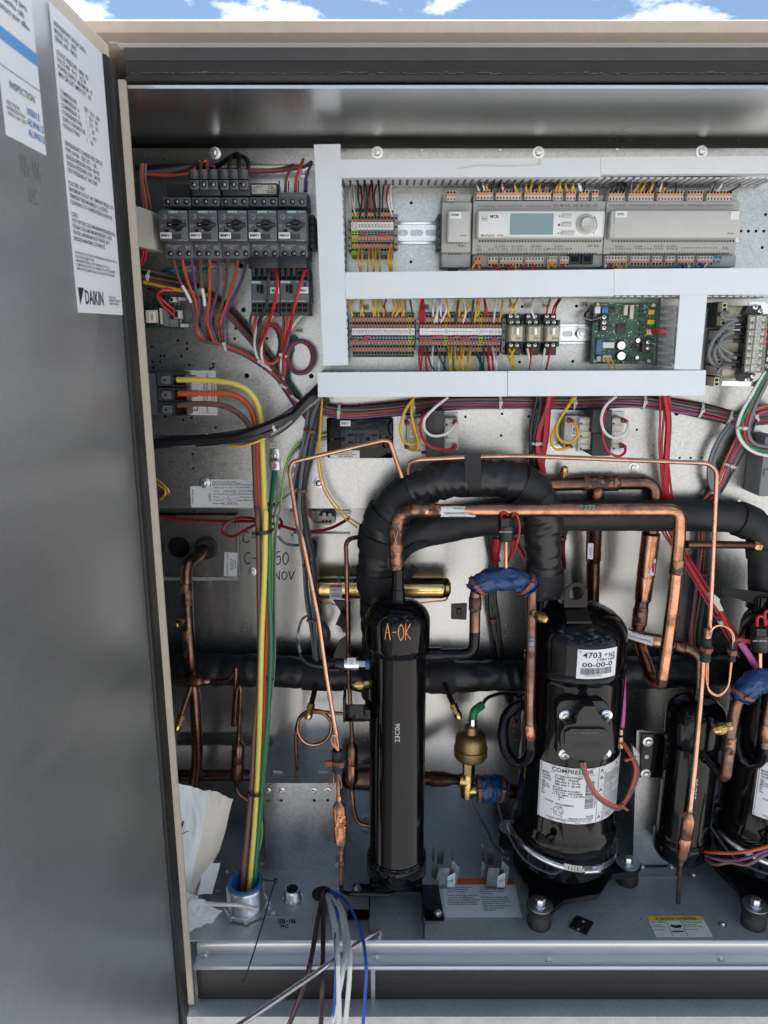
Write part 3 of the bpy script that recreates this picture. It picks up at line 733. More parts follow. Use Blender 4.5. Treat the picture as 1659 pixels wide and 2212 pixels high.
def tstrip(label, fr, x0, x1, marks, ytop, ybot, rows, ground, jumpers, jy, clamps):
    n = len(marks); ym = (ytop + ybot) / 2
    o = fr((x0 + x1) / 2, ym, YT)
    t = thing('terminal_strip', label, 'terminal strip', (o.x, YP, o.z), 'terminal strips of numbered clamps')
    xa, xb = fr(x0, ym, YT).x, fr(x1, ym, YT).x; w = (xb - xa) / (n - 1)
    rr = [(k, fr(x0, b, YT).z - o.z, fr(x0, a, YT).z - o.z) for k, a, b in rows]
    h0, h1 = fr(x0, ybot, YT).z - o.z, fr(x0, ytop, YT).z - o.z
    mA, mG = terminal_mesh(w, rr, h0, h1, False), terminal_mesh(w, rr, h0, h1, True)
    wz = [r for r in rr if r[0] == 'w'][0]
    for i, s in enumerate(marks):
        x = xa + w * i
        ob = inst('terminal', mG if i in ground else mA, t, (x, YP, o.z))
        y = YT - .0038; q = w * .30; za, zb = o.z + wz[1] + .001, o.z + wz[2] - .001
        text4('number', s, [(x - q, y, za), (x - q, y, zb), (x + q, y, zb), (x + q, y, za)], m_['ink'], ob)
    for a, b, y in jumpers:
        part('jumper', MB().r(fr, a, y - 7, b, y + 7, YT - .004, YT + .004, bev=.0006), m_['jumper'], t)
    for a, b, c, d in clamps:
        mb = MB(); mb.r(fr, a, b, c, d, YT + .004, YP - .001, bev=.001)
        for k in range(4):
            yy = b + (d - b) * (k + .5) / 4; mb.r(fr, a + (c - a) * .3, yy - 6, c - (c - a) * .25, yy + 6, YT + .0034, YT + .006, 1)
        part('end_clamp', mb, [m_['term_grey'], m_['hole']], t)
    return t
rows3 = [('h', 468, 492), ('o', 496, 514), ('h', 515, 539), ('o', 542, 560), ('w', 564, 612), ('s', 624, 632), ('s', 640, 650), ('o', 663, 681), ('h', 683, 707), ('o', 709, 726), ('h', 728, 752)]
tstrip('short terminal strip marked 301 to 311 beside the vertical duct', A3, 350.5, 610.5, ['301G', '301G', '302', '303', '303', '304', '305', '306', '307', '307', '307', '310', '311'], 455, 790, rows3, (0, 1),
       [(405, 442, 645), (517, 573, 645)], 645, [(317, 535, 339, 745), (624, 507, 650, 737)])
rows2 = [('h', 346, 366), ('o', 372, 389), ('h', 392, 412), ('o', 416, 433), ('w', 437, 480), ('s', 485, 495), ('s', 505, 516), ('o', 525, 543), ('h', 547, 568), ('o', 571, 588), ('h', 590, 612)]
tstrip('terminal strip marked 101 to 133 between two white ducts', A5, 272, 668, '101 101 102 103 104 105 106 115 116 117 120 121 122 123 126 127 131 132 132G 133'.split(), 328, 630, rows2, (18,),
       [(268, 302, 512), (330, 366, 512), (348, 386, 490)], 512, [(243, 378, 263, 586)])
tstrip('terminal strip marked 1 to 12 beside the three relays', A5, 720, 1243, '1 1 1 1 3 3 3 3 3G 4 4 5 5 6 6 6 7 7 7 7G 8 9 10 11 11 12'.split(), 326, 622, rows2, (8, 19),
       [(710, 788, 512), (793, 871, 490), (938, 975, 490), (1043, 1099, 490), (897, 932, 510), (980, 1037, 510), (1190, 1226, 508)], 510, [(684, 380, 707, 582), (1257, 372, 1281, 600)])
# ================================================================== motor breakers
YB = 1.215
def breaker_at(name, label, dx):
    t = thing(name, label, 'circuit breaker', A2(400 + dx, 730, YP), 'motor protection breakers in a row')
    mb = MB(); mb.r(A2, 282 + dx, 602, 521 + dx, 858, YB, YP - .01, bev=.0012); part('body', mb, m_['dark_grey'], t)
    up = MB(); up.r(A2, 312 + dx * .977, 495, 546 + dx * .977, 572, YB + .030, YP - .008, bev=.001); u = part('upper_terminal_block', up, m_['dark_grey'], t)
    lo = MB(); lo.r(A2, 331 + dx * .965, 872, 566 + dx * .965, 1002, YB + .024, YP - .008, bev=.001); l = part('lower_terminal_block', lo, m_['dark_grey'], t)
    for i in range(3):
        for o, bx, by, Y in ((u, 351 + dx * .977 + i * 77, 532, YB + .030), (l, 375 + dx * .965 + i * 76, 962, YB + .024)):
            s = MB(); s.disc(A2, bx, by, 22, Y - .0006, .003, 16, 1); crossscrew(s, A2(bx, by, Y - .0008), TOWARD, A2.m(15, by, Y), 0, 1); part('screw', s, [m_['dull_screw'], m_['hole']], o)
    # faceplate details
    part('inset', MB().r(A2, 390 + dx, 800, 468 + dx, 845, YB - .0005, YB + .002), m_['dark_grey2'], t)
    k = MB(); c = A2(436 + dx, 730, YB); k.lathe(c, TOWARD, [(0, A2.m(48, 730, YB)), (.004, A2.m(46, 730, YB)), (.005, A2.m(43, 730, YB))], 28)
    k.box(c + Vector((-A2.m(79, 730, YB), -.011, -A2.m(17, 730, YB))), c + Vector((A2.m(79, 730, YB), -.003, A2.m(17, 730, YB))), bev=.0022)
    k.lathe(c + Vector((0, -.005, 0)), TOWARD, [(0, A2.m(40, 730, YB)), (.004, A2.m(36, 730, YB)), (.006, A2.m(26, 730, YB))], 24)
    kn = part('rotary_knob', k, m_['black_plastic'], t)
    part('pointer', MB().r(A2, 362 + dx, 719, 383 + dx, 723, YB - .0114, YB - .0109), m_['ink_white'], kn)
    d = MB(); d.disc(A2, 325 + dx, 657, 24, YB - .0012, .003, 20); crossscrew(d, A2(325 + dx, 657, YB - .0012), TOWARD, A2.m(14, 657, YB), 0, 1); part('setting_dial', d, [m_['mid_grey'], m_['ink']], t)
    part('test_slot', MB().r(A2, 330 + dx, 763, 363 + dx, 781, YB - .0003, YB + .002), m_['hole'], t)
    part('brand_plate', MB().r(A2, 358 + dx, 606, 441 + dx, 628, YB - .0005, YB + .001), m_['teal'], t)
    return t
def breaker_text(t, dx, tag):
    rtext(A2, 362 + dx, 609, 437 + dx, 625, YB - .0008, 'SIEMENS', m_['panel_white'], t, fit=False)
    rtext(A2, 452 + dx, 609, 510 + dx, 624, YB - .0003, 'SIRIUS', m_['ink_white'], t, fit=False)
    rtext(A2, 292 + dx, 716, 345 + dx, 752, YB - .0003, 'CLASS 10\n10A', m_['ink_white'], t, 'LEFT')
    rtext(A2, 472 + dx, 656, 496 + dx, 678, YB - .0003, '| ON', m_['ink_white'], t); rtext(A2, 370 + dx, 764, 412 + dx, 781, YB - .0003, 'O OFF', m_['ink_white'], t)
    rtext(A2, 366 + dx, 645, 410 + dx, 680, YB - .0003, 'TRIPPED', m_['ink_white'], t)
    rtext(A2, 436 + dx, 848, 518 + dx, 857, YB - .0003, '3RV2011-4EA10', m_['ink_white'], t)
    sx_ = 345 + dx * .965; rtext(A2, sx_, 888, sx_ + 28, 908, YB + .0236, 'CE', m_['ink_white'], t); rtext(A2, sx_ + 34, 885, sx_ + 120, 935, YB + .0236, 'SWITZERLAND\nEN 60947-4\n3~  690V', m_['ink_white'], t, 'LEFT'); rtext(A2, sx_ + 155, 886, sx_ + 205, 935, YB + .0236, 'Siemens AG\nMADE IN\n0.8-1.2Nm', m_['ink_white'], t, 'LEFT')
    s = part('tag_sticker', MB().r(A2, 290 + dx, 786, 386 + dx, 838, YB - .0012, YB - .0002, bev=.0004), m_['sticker'], t)
    rtext(A2, 300 + dx, 800, 376 + dx, 824, YB - .0016, tag, m_['ink'], s)
B = []
for i, tag in enumerate(('MMP61', 'MMP10', 'MMP1', 'MMP3', 'MMP60')):
    dx = i * 245.8
    t = breaker_at('motor_breaker', f'dark grey motor breaker with rotary knob and white tag {tag}', dx)
    breaker_text(t, dx, tag); B.append(t)
# feeder lugs on the second and third breaker, notice plate on the fourth, fins on the fifth
for i, dx in ((1, 540), (2, 790)):
    t = B[i]; mb = MB(); mb.r(A2, dx + 18, 430, dx + 250, 482, YB + .034, YP - .02, bev=.001); f = part('feeder_base', mb, m_['dark_grey2'], t)
    for k in range(3):
        x = dx + k * 79; mb = MB(); mb.r(A2, x, 352, x + 70, 432, YB + .024, YP - .02, bev=.001); mb.lathe(A2(x + 38, 352, YB + .045), UP, [(0, .0085), (.014, .0085), (.0142, .006)], 14)
        mb.disc(A2, x + 30, 388, 24, YB + .0235, .002, 18, 1); crossscrew(mb, A2(x + 30, 388, YB + .0232), TOWARD, A2.m(17, 388, YB), 2, 1); part('feeder_lug', mb, [m_['dark_grey'], m_['hole'], m_['dull_screw']], f)
part('rear_plate', MB().r(A2, 345, 388, 540, 490, YB + .075, YP - .01), m_['dark_grey2'], B[0])
mb = MB(); mb.r(A2, 1048, 378, 1268, 486, YB + .05, YP - .02, bev=.001); f = part('top_cover', mb, m_['dark_grey2'], B[3])
s = part('notice_sticker', MB().r(A2, 1052, 393, 1254, 468, YB + .0493, YB + .0499), m_['cream2'], f)
rtext(A2, 1056, 398, 1120, 462, YB + .049, 'LISTED 3RV\nIND CONT EQ\nClass 10\n50/60 Hz\nTORQUE', m_['ink'], s, 'LEFT'); rtext(A2, 1186, 398, 1232, 428, YB + .049, 'CE', m_['ink'], s); rtext(A2, 1088, 396, 1140, 420, YB + .049, '(R) UK', m_['ink'], s); rtext(A2, 1172, 434, 1246, 462, YB + .049, '(UL) LISTED\nMADE IN', m_['ink'], s)
mb = MB(); mb.r(A2, 1275, 455, 1512, 496, YB + .030, YP - .02, bev=.001)
for x in (1275, 1352, 1432, 1505): mb.prism([A2(x, 455, YB + .03), A2(x, 360, YB + .06), A2(x, 455, YB + .09)], (.002, 0, 0))
part('terminal_fins', mb, m_['dark_grey'], B[4])
# side clamps of the breaker row
for x0, y0, x1, y1, lb in ((230, 640, 270, 905, 'dark grey end clamp of the breaker row beside the cream box'), (1532, 640, 1572, 918, 'dark grey end clamp of the breaker row beside the tall duct')):
    mb = MB(); mb.r(A2, x0, y0, x1, y1, 1.262, YP - .001, bev=.0015)
    for k in range(5): mb.r(A2, x0 + 10, y0 + 25 + k * 50, x1 - 12, y0 + 42 + k * 50, 1.2612, 1.265, 1)
    solo('end_clamp', mb, [m_['dark_grey2'], m_['hole']], lb, 'clamp', 'end clamps of the breaker row')
# contactors
def contactor(x0, y0, tag, label):
    Y = 1.235; t = thing('contactor', label, 'contactor', A2(x0 + 120, y0 + 200, YP), 'contactors under the breakers')
    mb = MB(); mb.r(A2, x0, y0 + 95, x0 + 238, y0 + 280, Y, YP - .01, bev=.0012); part('body', mb, m_['dark_grey'], t)
    mb = MB(); mb.r(A2, x0 - 22, y0 - 100, x0 + 222, y0 - 4, Y - .006, YP - .03, bev=.001)
    for k in range(3): mb.r(A2, x0 + 12 + k * 47, y0 - 20, x0 + 34 + k * 47, y0 + 62, Y - .004, YP - .05)
    part('link_module', mb, m_['black_plastic'], t)
    for ya, yb, yc in ((-2, 94, 22), (282, 388, 290)):
        mb = MB(); mb.r(A2, x0 + 5, y0 + ya, x0 + 237, y0 + yb, Y + .012, YP - .012)
        for r_ in range(2):
            for k in range(5): mb.r(A2, x0 + 12 + k * 45, y0 + yc + r_ * 40, x0 + 46 + k * 45, y0 + yc + 28 + r_ * 40, Y + .0112, Y + .014, 1)
        part('clamp_row', mb, [m_['dark_grey2'], m_['hole']], t)
    for a, b, c, d in ((48, 130, 68, 195), (72, 130, 106, 205), (200, 118, 214, 145)): part('slot', MB().r(A2, x0 + a, y0 + b, x0 + c, y0 + d, Y - .0004, Y + .003), m_['hole'], t)
    part('blank_tag', MB().r(A2, x0 + 18, y0 + 215, x0 + 130, y0 + 250, Y - .001, Y), m_['dark_grey'], t)
    p = part('brand_plate', MB().r(A2, x0 + 2, y0 + 100, x0 + 84, y0 + 122, Y - .0006, Y + .001), m_['teal'], t); rtext(A2, x0 + 5, y0 + 103, x0 + 80, y0 + 119, Y - .001, 'SIEMENS', m_['panel_white'], p, fit=False)
    rtext(A2, x0 + 130, y0 + 104, x0 + 190, y0 + 120, Y - .0003, 'SIRIUS', m_['ink_white'], t); rtext(A2, x0 + 8, y0 + 260, x0 + 215, y0 + 276, Y - .0003, '3RT2015-2AK62   120V 60Hz', m_['ink_white'], t)
    s = part('tag_sticker', MB().r(A2, x0 + 152, y0 + 152, x0 + 234, y0 + 204, Y - .0014, Y - .0003, bev=.0004), m_['sticker'], t)
    rtext(A2, x0 + 166, y0 + 166, x0 + 222, y0 + 192, Y - .0018, tag, m_['ink'], s)
contactor(1044, 1090, 'M3', 'dark grey contactor with white tag M3 under breaker MMP3')
contactor(1286, 1088, 'M60', 'dark grey contactor with white tag M60 under breaker MMP60')

# cream cover box beside the breakers
mb = MB(); mb.q(A2, [(60, 560), (118, 574), (222, 612), (246, 930), (130, 908), (60, 900)], 1.235, .08)
solo('relay_box', mb, m_['cream2'], 'cream plastic box at the left end of the breaker row', 'box', smooth=20)
# ground studs
for x0, lb in ((448, 'one'), (663, 'two')):
    t = thing('ground_stud', f'white GND tag and green ground screw under breaker {("MMP61", "MMP10")[lb == "two"]}', 'ground tag', A2(x0, 1100, YP), 'ground tags under the breakers')
    mb = MB(); hexbolt(mb, A2(x0 + 28, 1105, YP - .0005), TOWARD, .0055, .005, 1.3); part('ground_screw', mb, m_['green_p'], t)
    s = part('tag_sticker', MB().r(A2, x0 + 52, 1066, x0 + 138, 1112, YP - .001, YP - .0003), m_['cream2'], t); rtext(A2, x0 + 60, 1076, x0 + 128, 1098, YP - .0014, 'GND', m_['ink'], s)
    mb = MB(); mb.cyl(A2(x0 - 60, 1100, YP - .006), A2(x0 + 6, 1106, YP - .004), .0035, .004, 10); part('crimp_lug', mb, m_['blue_p'], t)
t = thing('ground_stud', 'green ground screw with white GND60 tag beside the coiled purple wires', 'ground tag', A7(1400, 225, YP), 'ground tags under the breakers')
mb = MB(); hexbolt(mb, A7(1402, 225, YP - .004), TOWARD, .006, .005, 1.3); part('ground_screw', mb, m_['green_p'], t)
part('crimp_lug', MB().cyl(A7(1384, 262, YP - .005), A7(1384, 325, YP - .006), .0042, n=10), m_['blue_p'], t)
s = part('tag_sticker', MB().r(A7, 1405, 128, 1475, 164, YP - .001, YP - .0003), m_['cream2'], t); rtext(A7, 1412, 138, 1468, 154, YP - .0014, 'GND60', m_['ink'], s)

# relay board GFR1 behind the door edge
t = thing('fault_relay_board', 'small dark circuit board with white tag GFR1 by the door', 'circuit board', C6(350, 550, YP))
Yb = YP - .012
part('board', MB().r(C6, 60, 330, 665, 785, Yb, Yb + .0016), m_['pcb_dark'], t)
mb = MB(); mb.r(C6, 112, 480, 300, 750, Yb - .026, Yb - .0002, bev=.001); part('transformer_core', mb, m_['black_plastic'], t)
mb = MB(); mb.r(C6, 118, 520, 168, 705, Yb - .030, Yb - .0262, bev=.001); part('winding', mb, m_['cream'], t)
s = part('tag_sticker', MB().r(C6, 172, 535, 268, 705, Yb - .0285, Yb - .0262, bev=.0005), m_['sticker'], t); rtext(C6, 198, 580, 240, 670, Yb - .029, 'GFR1', m_['ink'], s, rot=3)
part('winding', MB().r(C6, 165, 518, 300, 705, Yb - .028, Yb - .0262), m_['cream'], t)
mb = MB(); mb.r(C6, 380, 490, 440, 752, Yb - .02, Yb - .0002); part('relay', mb, m_['mid_grey'], t); part('relay', MB().r(C6, 300, 480, 378, 750, Yb - .018, Yb - .0002), m_['black_plastic'], t); part('relay_tag', MB().r(C6, 333, 490, 372, 728, Yb - .0186, Yb - .0181), m_['cream2'], t)
for a, b, c, d in ((470, 325, 572, 402), (535, 520, 655, 640)):
    mb = MB(); mb.r(C6, a, b, c, d, Yb - .010, Yb - .0002, bev=.0006); mb.r(C6, a + 12, b + 12, a + (c - a) * .5, d - 12, Yb - .0104, Yb - .006, 1); part('connector', mb, [m_['cream2'], m_['hole']], t)
part('connector', MB().r(C6, 482, 652, 585, 765, Yb - .008, Yb - .0002), m_['mid_grey'], t)
rtext(C6, 605, 380, 632, 450, Yb - .0005, 'X1A', m_['ink_white'], t, rot=1); rtext(C6, 625, 650, 652, 720, Yb - .0005, 'X3A', m_['ink_white'], t, rot=1)
random.seed(5)
mb = MB()
for k in range(40):
    x, y = random.uniform(95, 560), random.uniform(338, 465); w, h = random.choice(((14, 8), (8, 14), (22, 14), (30, 22))); mb.r(C6, x, y, x + w, y + h, Yb - random.uniform(.001, .002), Yb - .0002, random.choice((0, 0, 1)))
part('chip_parts', mb, [m_['alu'], m_['ic']], t, kind='stuff')
for x, y in ((600, 350), (635, 740)): mb = MB(); mb.r(C6, x, y - 20, x + 120, y + 30, Yb - .003, YP - .0003); part('standoff', mb, m_['cream2'], t)
# ================================================================== controllers
def connector(parent, fr, x0, y0, x1, y1, n, top, Y, body='lgrey', oband='orange_p'):
    """pluggable terminal: orange release bars, wire funnels on the outer side"""
    mb = MB(); h = y1 - y0; dy = lambda t: y0 + h * t if top else y1 - h * t
    mb.r(fr, x0, y0, x1, y1, Y, Y + .02, 0, .0006)
    a, b = sorted((dy(.33), dy(.50))); mb.r(fr, x0 + 1, a, x1 - 1, b, Y - .001, Y + .004, 1)
    w = (x1 - x0) / n
    for i in range(n):
        cx = x0 + w * (i + .5)
        mb.disc(fr, cx, dy(.17), min(w * .38, 9), Y - .0006, .004, 10, 2)
        c, d = sorted((dy(.70), dy(.9))); mb.r(fr, cx - w * .17, c, cx + w * .17, d, Y - .0004, Y + .003, 2)
    return part('connector', mb, [m_[body], m_[oband], m_['hole']], parent)
def vents(parent, fr, x0, x1, y0, y1, Y, step=21, w=8, slant=5):
    mb = MB(); x = x0
    while x < x1 - w:
        mb.q(fr, [(x + slant, y0), (x + w + slant, y0), (x + w, y1), (x, y1)], Y, .003); x += step
    return part('vent_slots', mb, m_['hole'], parent, kind='stuff')
YC, YL = 1.243, 1.268
# BNMS
t = thing('communication_module', 'narrow light grey control module with white tag BNMS', 'controller', A3(1035, 860, YP))
part('body', MB().r(A3, 940, 430, 1137, 765, YL - .004, YP - .002, bev=.002), m_['lgrey2'], t)
part('upper_body', MB().r(A3, 946, 374, 1135, 438, YL + .008, YP - .002, bev=.002), m_['lgrey2'], t)
part('lower_body', MB().r(A3, 938, 766, 1133, 862, YL + .006, YP - .002, bev=.002), m_['lgrey2'], t)
f = part('front_cap', MB().r(A3, 976, 481, 1131, 698, YC, YL, bev=.004), m_['lgrey'], t)
part('front_face', MB().r(A3, 988, 493, 1120, 668, YC - .0012, YC + .001, bev=.0008), m_['lgrey'], f)
s = part('tag_sticker', MB().r(A3, 995, 492, 1070, 536, YC - .0022, YC - .0013, bev=.0004), m_['sticker'], t); rtext(A3, 1006, 504, 1056, 524, YC - .0026, 'BNMS', m_['ink'], s); rtext(A3, 1062, 646, 1106, 657, YC - .0016, 'MT3042', m_['ink_grey'], f)
vents(t, A3, 990, 1096, 686, 700, YC - .0006 + .002, 20); vents(t, A3, 982, 1086, 766, 778, YL + .0054, 20)
connector(t, A3, 972, 352, 1036, 424, 3, True, YL - .002)
mb = MB(); mb.r(A3, 990, 858, 1050, 884, YL + .02, YP - .004, bev=.001); part('foot_clip', mb, m_['black_plastic'], t)
mb = MB(); mb.r(A3, 914, 506, 938, 738, YL - .002, YP - .002, bev=.001)
for k in range(4): mb.r(A3, 921, 540 + 55 * k, 932, 556 + 55 * k, YL - .0026, YL, 1)
part('end_clamp', mb, [m_['dark_grey2'], m_['hole']], t)
mb = MB(); mb.q(A3, [(1040, 716), (1068, 716), (1068, 726)], YL - .0046, .0004); mb.q(A3, [(1072, 726), (1072, 716), (1100, 716)], YL - .0046, .0004); part('status_mark', mb, m_['ink_grey'], t)
def big_controller(name, label, xa, xb, fa, fb):
    """xa..xb body, fa..fb raised front, in full picture columns"""
    t = thing(name, label, 'controller', D((xa + xb) / 2, 575, YP))
    part('body', MB().r(D, xa, 434, xb, 549, YL - .004, YP - .002, bev=.002), m_['lgrey2'], t)
    part('upper_body', MB().r(D, xa + 1, 421, xb - 1, 438, YL + .010, YP - .002, bev=.002), m_['lgrey2'], t)
    part('lower_body', MB().r(D, xa, 550, xb - 3, 577, YL + .006, YP - .002, bev=.003), m_['lgrey2'], t)
    f = part('front_cap', MB().r(D, fa, 452.5, fb, 516, YC, YL, bev=.005), m_['lgrey'], t)
    vents(t, D, fa + 4, fb - 8, 518.5, 523, YL - .0046, 6.2, 2.6, 1.5); vents(t, D, xa + 10, xb - 15, 545.5, 549, YL - .0046, 6.2, 2.6, 1.5)
    return t, f
t, f = big_controller('main_controller', 'light grey main controller with blank screen, buttons and rotary knob', 1021, 1305, 1030, 1308)
fp = part('face_plate', MB().r(D, 1034, 456.5, 1302, 511, YC - .0012, YC + .001, bev=.0006), m_['panel_white'], f)
part('screen', MB().r(D, 1102, 461, 1195.5, 507, YC - .0018, YC), m_['lcd'], fp)
for a, b, c, d in ((255, 520, 322, 550), (250, 578, 320, 608), (248, 636, 341, 667)): part('button', MB().r(A4, a, b, c, d, YC - .0036, YC, bev=.0016), m_['lgrey'], fp)
k = MB(); c = D(1265.4, 484.5, YC - .001); q = mpp(484, YC); k.lathe(c, TOWARD, [(0, 21 * q), (.002, 21 * q), (.0035, 18 * q), (.003, 15.5 * q), (.009, 14 * q), (.0105, 12 * q), (.0098, 8 * q), (.0090, 4 * q)], 36); part('rotary_knob', k, m_['lgrey'], fp)
s = part('tag_sticker', MB().r(D, 1055.3, 460.4, 1081, 474.5, YC - .0022, YC - .0013), m_['sticker'], fp); rtext(D, 1059, 464, 1077, 471, YC - .0026, 'MCB', m_['ink'], s)
s = part('tag_sticker', MB().r(D, 1039.5, 466, 1053.5, 478.5, YC - .0022, YC - .0013), m_['cream2'], fp); rtext(D, 1041.5, 469, 1052, 475.5, YC - .0026, 'Rev N', m_['ink'], s)
rtext(D, 1039, 506, 1067, 510.8, YC - .0016, 'MicroTech III', m_['ink'], fp); rtext(D, 1074, 506.3, 1088, 510.2, YC - .0016, 'MT3006', m_['ink_grey'], fp)
mb = MB(); mb.tube([A4(430 + 62 * math.cos(a), 594 + 62 * math.sin(a), YC - .0016) for a in [R(-50 + 10 * i) for i in range(11)]], .0004, 4); mb.q(A4, [(472, 536), (485, 548), (472, 550)], YC - .0016, .0003); mb.q(A4, [(466, 644), (474, 655), (464, 655)], YC - .0016, .0003); part('dial_arrow', mb, m_['ink'], fp)
mb = MB(); mb.q(A4, [(233, 543), (238, 526), (243, 543)], YC - .0016, .0003); mb.r(A4, 226, 590, 238, 604, YC - .0016, YC - .0013); mb.q(A4, [(222, 654), (226, 644), (230, 654)], YC - .0016, .0003); mb.r(A4, 226, 655, 244, 657, YC - .0016, YC - .0013); part('button_symbols', mb, m_['ink'], fp)
YK = YL - .003
for fr, a, b, n in ((A3, 1172, 1280, 5), (A3, 1300, 1470, 8), (A3, 1491, 1668, 8), (A4, 193, 257, 3), (A4, 281, 347, 3), (A4, 368, 435, 3), (A4, 458, 500, 2)):
    ya, yb_ = (346, 414) if fr is A3 else (358, 430)
    connector(t, fr, a, ya, b, yb_, n, True, YK)
connector(t, A3, 1157, 792, 1202, 860, 2, False, YK, 'orange_p', 'orange_p')
for fr, a, b, n in ((A3, 1247, 1312, 3), (A3, 1327, 1475, 7), (A3, 1495, 1619, 6), (A4, 151, 217, 3), (A4, 237, 300, 3)):
    ya, yb_ = (792, 858) if fr is A3 else (811, 880)
    connector(t, fr, a, ya, b, yb_, n, False, YK)
for a, b in ((300, 380), (388, 466)):
    mb = MB(); mb.r(A4, a, 800, b, 864, YK, YK + .015, 0, .0006); mb.r(A4, a + 14, 812, b - 14, 848, YK - .0004, YK + .004, 1); part('network_socket', mb, [m_['black_plastic'], m_['hole']], t)
yl_ = YL - .0046
rtext(A3, 1180, 440, 1290, 470, yl_, 'A1  X1  M  X2  A3', m_['ink_grey'], t); rtext(A3, 1310, 440, 1470, 470, yl_, 'X3  M  X4 +5V X5  M  X6  M', m_['ink_grey'], t); rtext(A3, 1500, 440, 1660, 470, yl_, 'X7  M  X8 +24 X9  M  X10 M', m_['ink_grey'], t); rtext(A4, 195, 450, 500, 478, yl_, 'DI1  M  DI2   DI3  M  CE+  CE-', m_['ink_grey'], t)
rtext(A3, 1160, 712, 1215, 755, yl_, 'T1\n24V', m_['ink_grey'], t); rtext(A3, 1250, 708, 1655, 756, yl_, '24..230V~      24..230V~        24..230V~\nDO1  C1  DO2    C2  DO3 C3   C4  DO4  DO5', m_['ink_grey'], t); rtext(A4, 150, 725, 320, 778, yl_, '24..230V~\nC9 DO9 DO10  DI5 M', m_['ink_grey'], t); rtext(A4, 430, 732, 505, 748, yl_, 'BSP  BUS', m_['ink_grey'], t)
t, f = big_controller('expansion_controller', 'light grey expansion controller with blank front and white tag EXPD', 1306.5, 1594, 1318, 1597)
fp = part('face_plate', MB().r(A4, 610, 499, 1470, 683, YC - .0012, YC + .001, bev=.0006), m_['lgrey'], f)
s = part('tag_sticker', MB().r(A4, 617, 502, 698, 546, YC - .0022, YC - .0013), m_['sticker'], fp); rtext(A4, 632, 513, 676, 533, YC - .0026, 'EXPD', m_['ink'], s)
part('tag_sticker', MB().r(A4, 1404, 504, 1462, 560, YC - .0022, YC - .0013), m_['sticker'], fp); rtext(A4, 1382, 648, 1428, 662, YC - .0016, 'MT3026', m_['ink_grey'], fp)
mb = MB()
for k in range(9): mb.q(A4, [(566, 522 + k * 18), (596, 514 + k * 18), (596, 521 + k * 18), (566, 529 + k * 18)], YC + .011, .002)
part('side_vents', mb, m_['hole'], t, kind='stuff')
for a, b, n in ((572, 681, 5), (707, 881, 8), (904, 1081, 8), (1109, 1216, 5), (1241, 1418, 8)): connector(t, A4, a, 361, b, 432, n, True, YK)
for a, b, n in ((545, 694, 7), (720, 849, 6), (869, 934, 3), (957, 1022, 3), (1044, 1151, 5), (1177, 1283, 5)): connector(t, A4, a, 808, b, 874, n, False, YK)
mb = MB(); mb.r(A4, 1284, 810, 1342, 850, YK, YK + .01, 0, .0005)
for k in range(4): mb.r(A4, 1291 + k * 12, 824 + (k % 2) * 8, 1299 + k * 12, 834 + (k % 2) * 8, YK - .0012, YK + .001, 1)
part('dip_switch', mb, [m_['blue_comp'], m_['panel_white']], t)
for a, b, s in ((572, 682, 'AI1  M  AI2  M  AI3'), (710, 882, 'X1  M  X2 +5V X3  M  X4  M'), (905, 1082, 'X5  M  X6 +24V X7  M  X8 M'), (1108, 1216, 'DI1 M DI2 M DI3'), (1240, 1420, 'X9 M X10 +5V X11 M X12 M')): rtext(A4, a, 448, b, 478, yl_, s, m_['ink_grey'], t)
rtext(A4, 552, 725, 868, 778, yl_, '24..230V~              24..230V~\nC1 DO1 C2 DO2 C3 DO3   C4 DO5 C5 DO6', m_['ink_grey'], t); rtext(A4, 880, 725, 1045, 778, yl_, '24..230V~  24..230V~\nC9 DO9    DI4 M DI5', m_['ink_grey'], t); rtext(A4, 1062, 730, 1310, 775, yl_, '0 .. MC+ MC- A+ B- COM   0 .. MC+ A+ B- COM', m_['ink_grey'], t); rtext(A4, 1340, 740, 1390, 772, yl_, 'BSP BUS\nAOKTERM', m_['ink_grey'], t)

# ================================================================== relays
YR = 1.268
RT = None
for i, (dx, lb) in enumerate(((0, 'plug-in relay with clear amber cover next to the terminal strip marked 1 to 12'), (119, 'middle plug-in relay of three with clear amber cover'), (240, 'plug-in relay with clear amber cover next to the bare zinc rail'))):
    t = thing('relay', lb, 'relay', A5(1340 + dx, 600, YP), 'plug-in relays on the rail')
    part('socket', MB().r(A5, 1284 + dx, 400, 1392 + dx, 560, YR + .012, YP - .003, bev=.001), m_['black_plastic'], t)
    for y0, y1 in ((338, 404), (536, 616)):
        a = part('terminal_block', MB().r(A5, 1294 + dx, y0, 1378 + dx, y1, YR - .004, YP - .003, bev=.001), m_['black_plastic'], t)
    for x, y in ((1314, 356), (1356, 356), (1320, 397), (1362, 397), (1316, 548), (1356, 548)):
        s = MB(); crossscrew(s, A5(x + dx, y, YR - .0044), TOWARD, .0032); part('screw', s, [m_['steel'], m_['hole']], t)
    part('card', MB().r(A5, 1320 + dx, 425, 1394 + dx, 520, YR - .022, YR + .012, bev=.001), m_['cream'], t)
    mb = MB(); mb.cyl(A5(1360 + dx, 480, YR - .024), A5(1360 + dx, 435, YR - .024), .0045, n=12); part('coil', mb, m_['alu'], t)
    rtext(A5, 1350 + dx, 494, 1392 + dx, 512, YR - .0232, 'IDEC', m_['ink'], t); part('cover', MB().r(A5, 1304 + dx, 411, 1410 + dx, 530, YR - .034, YR + .0115, bev=.002), m_['clear_cap'], t)
    part('side_tab', MB().r(A5, 1384 + dx, 380, 1400 + dx, 560, YR + .008, YP - .003), m_['dark_grey2'], t)
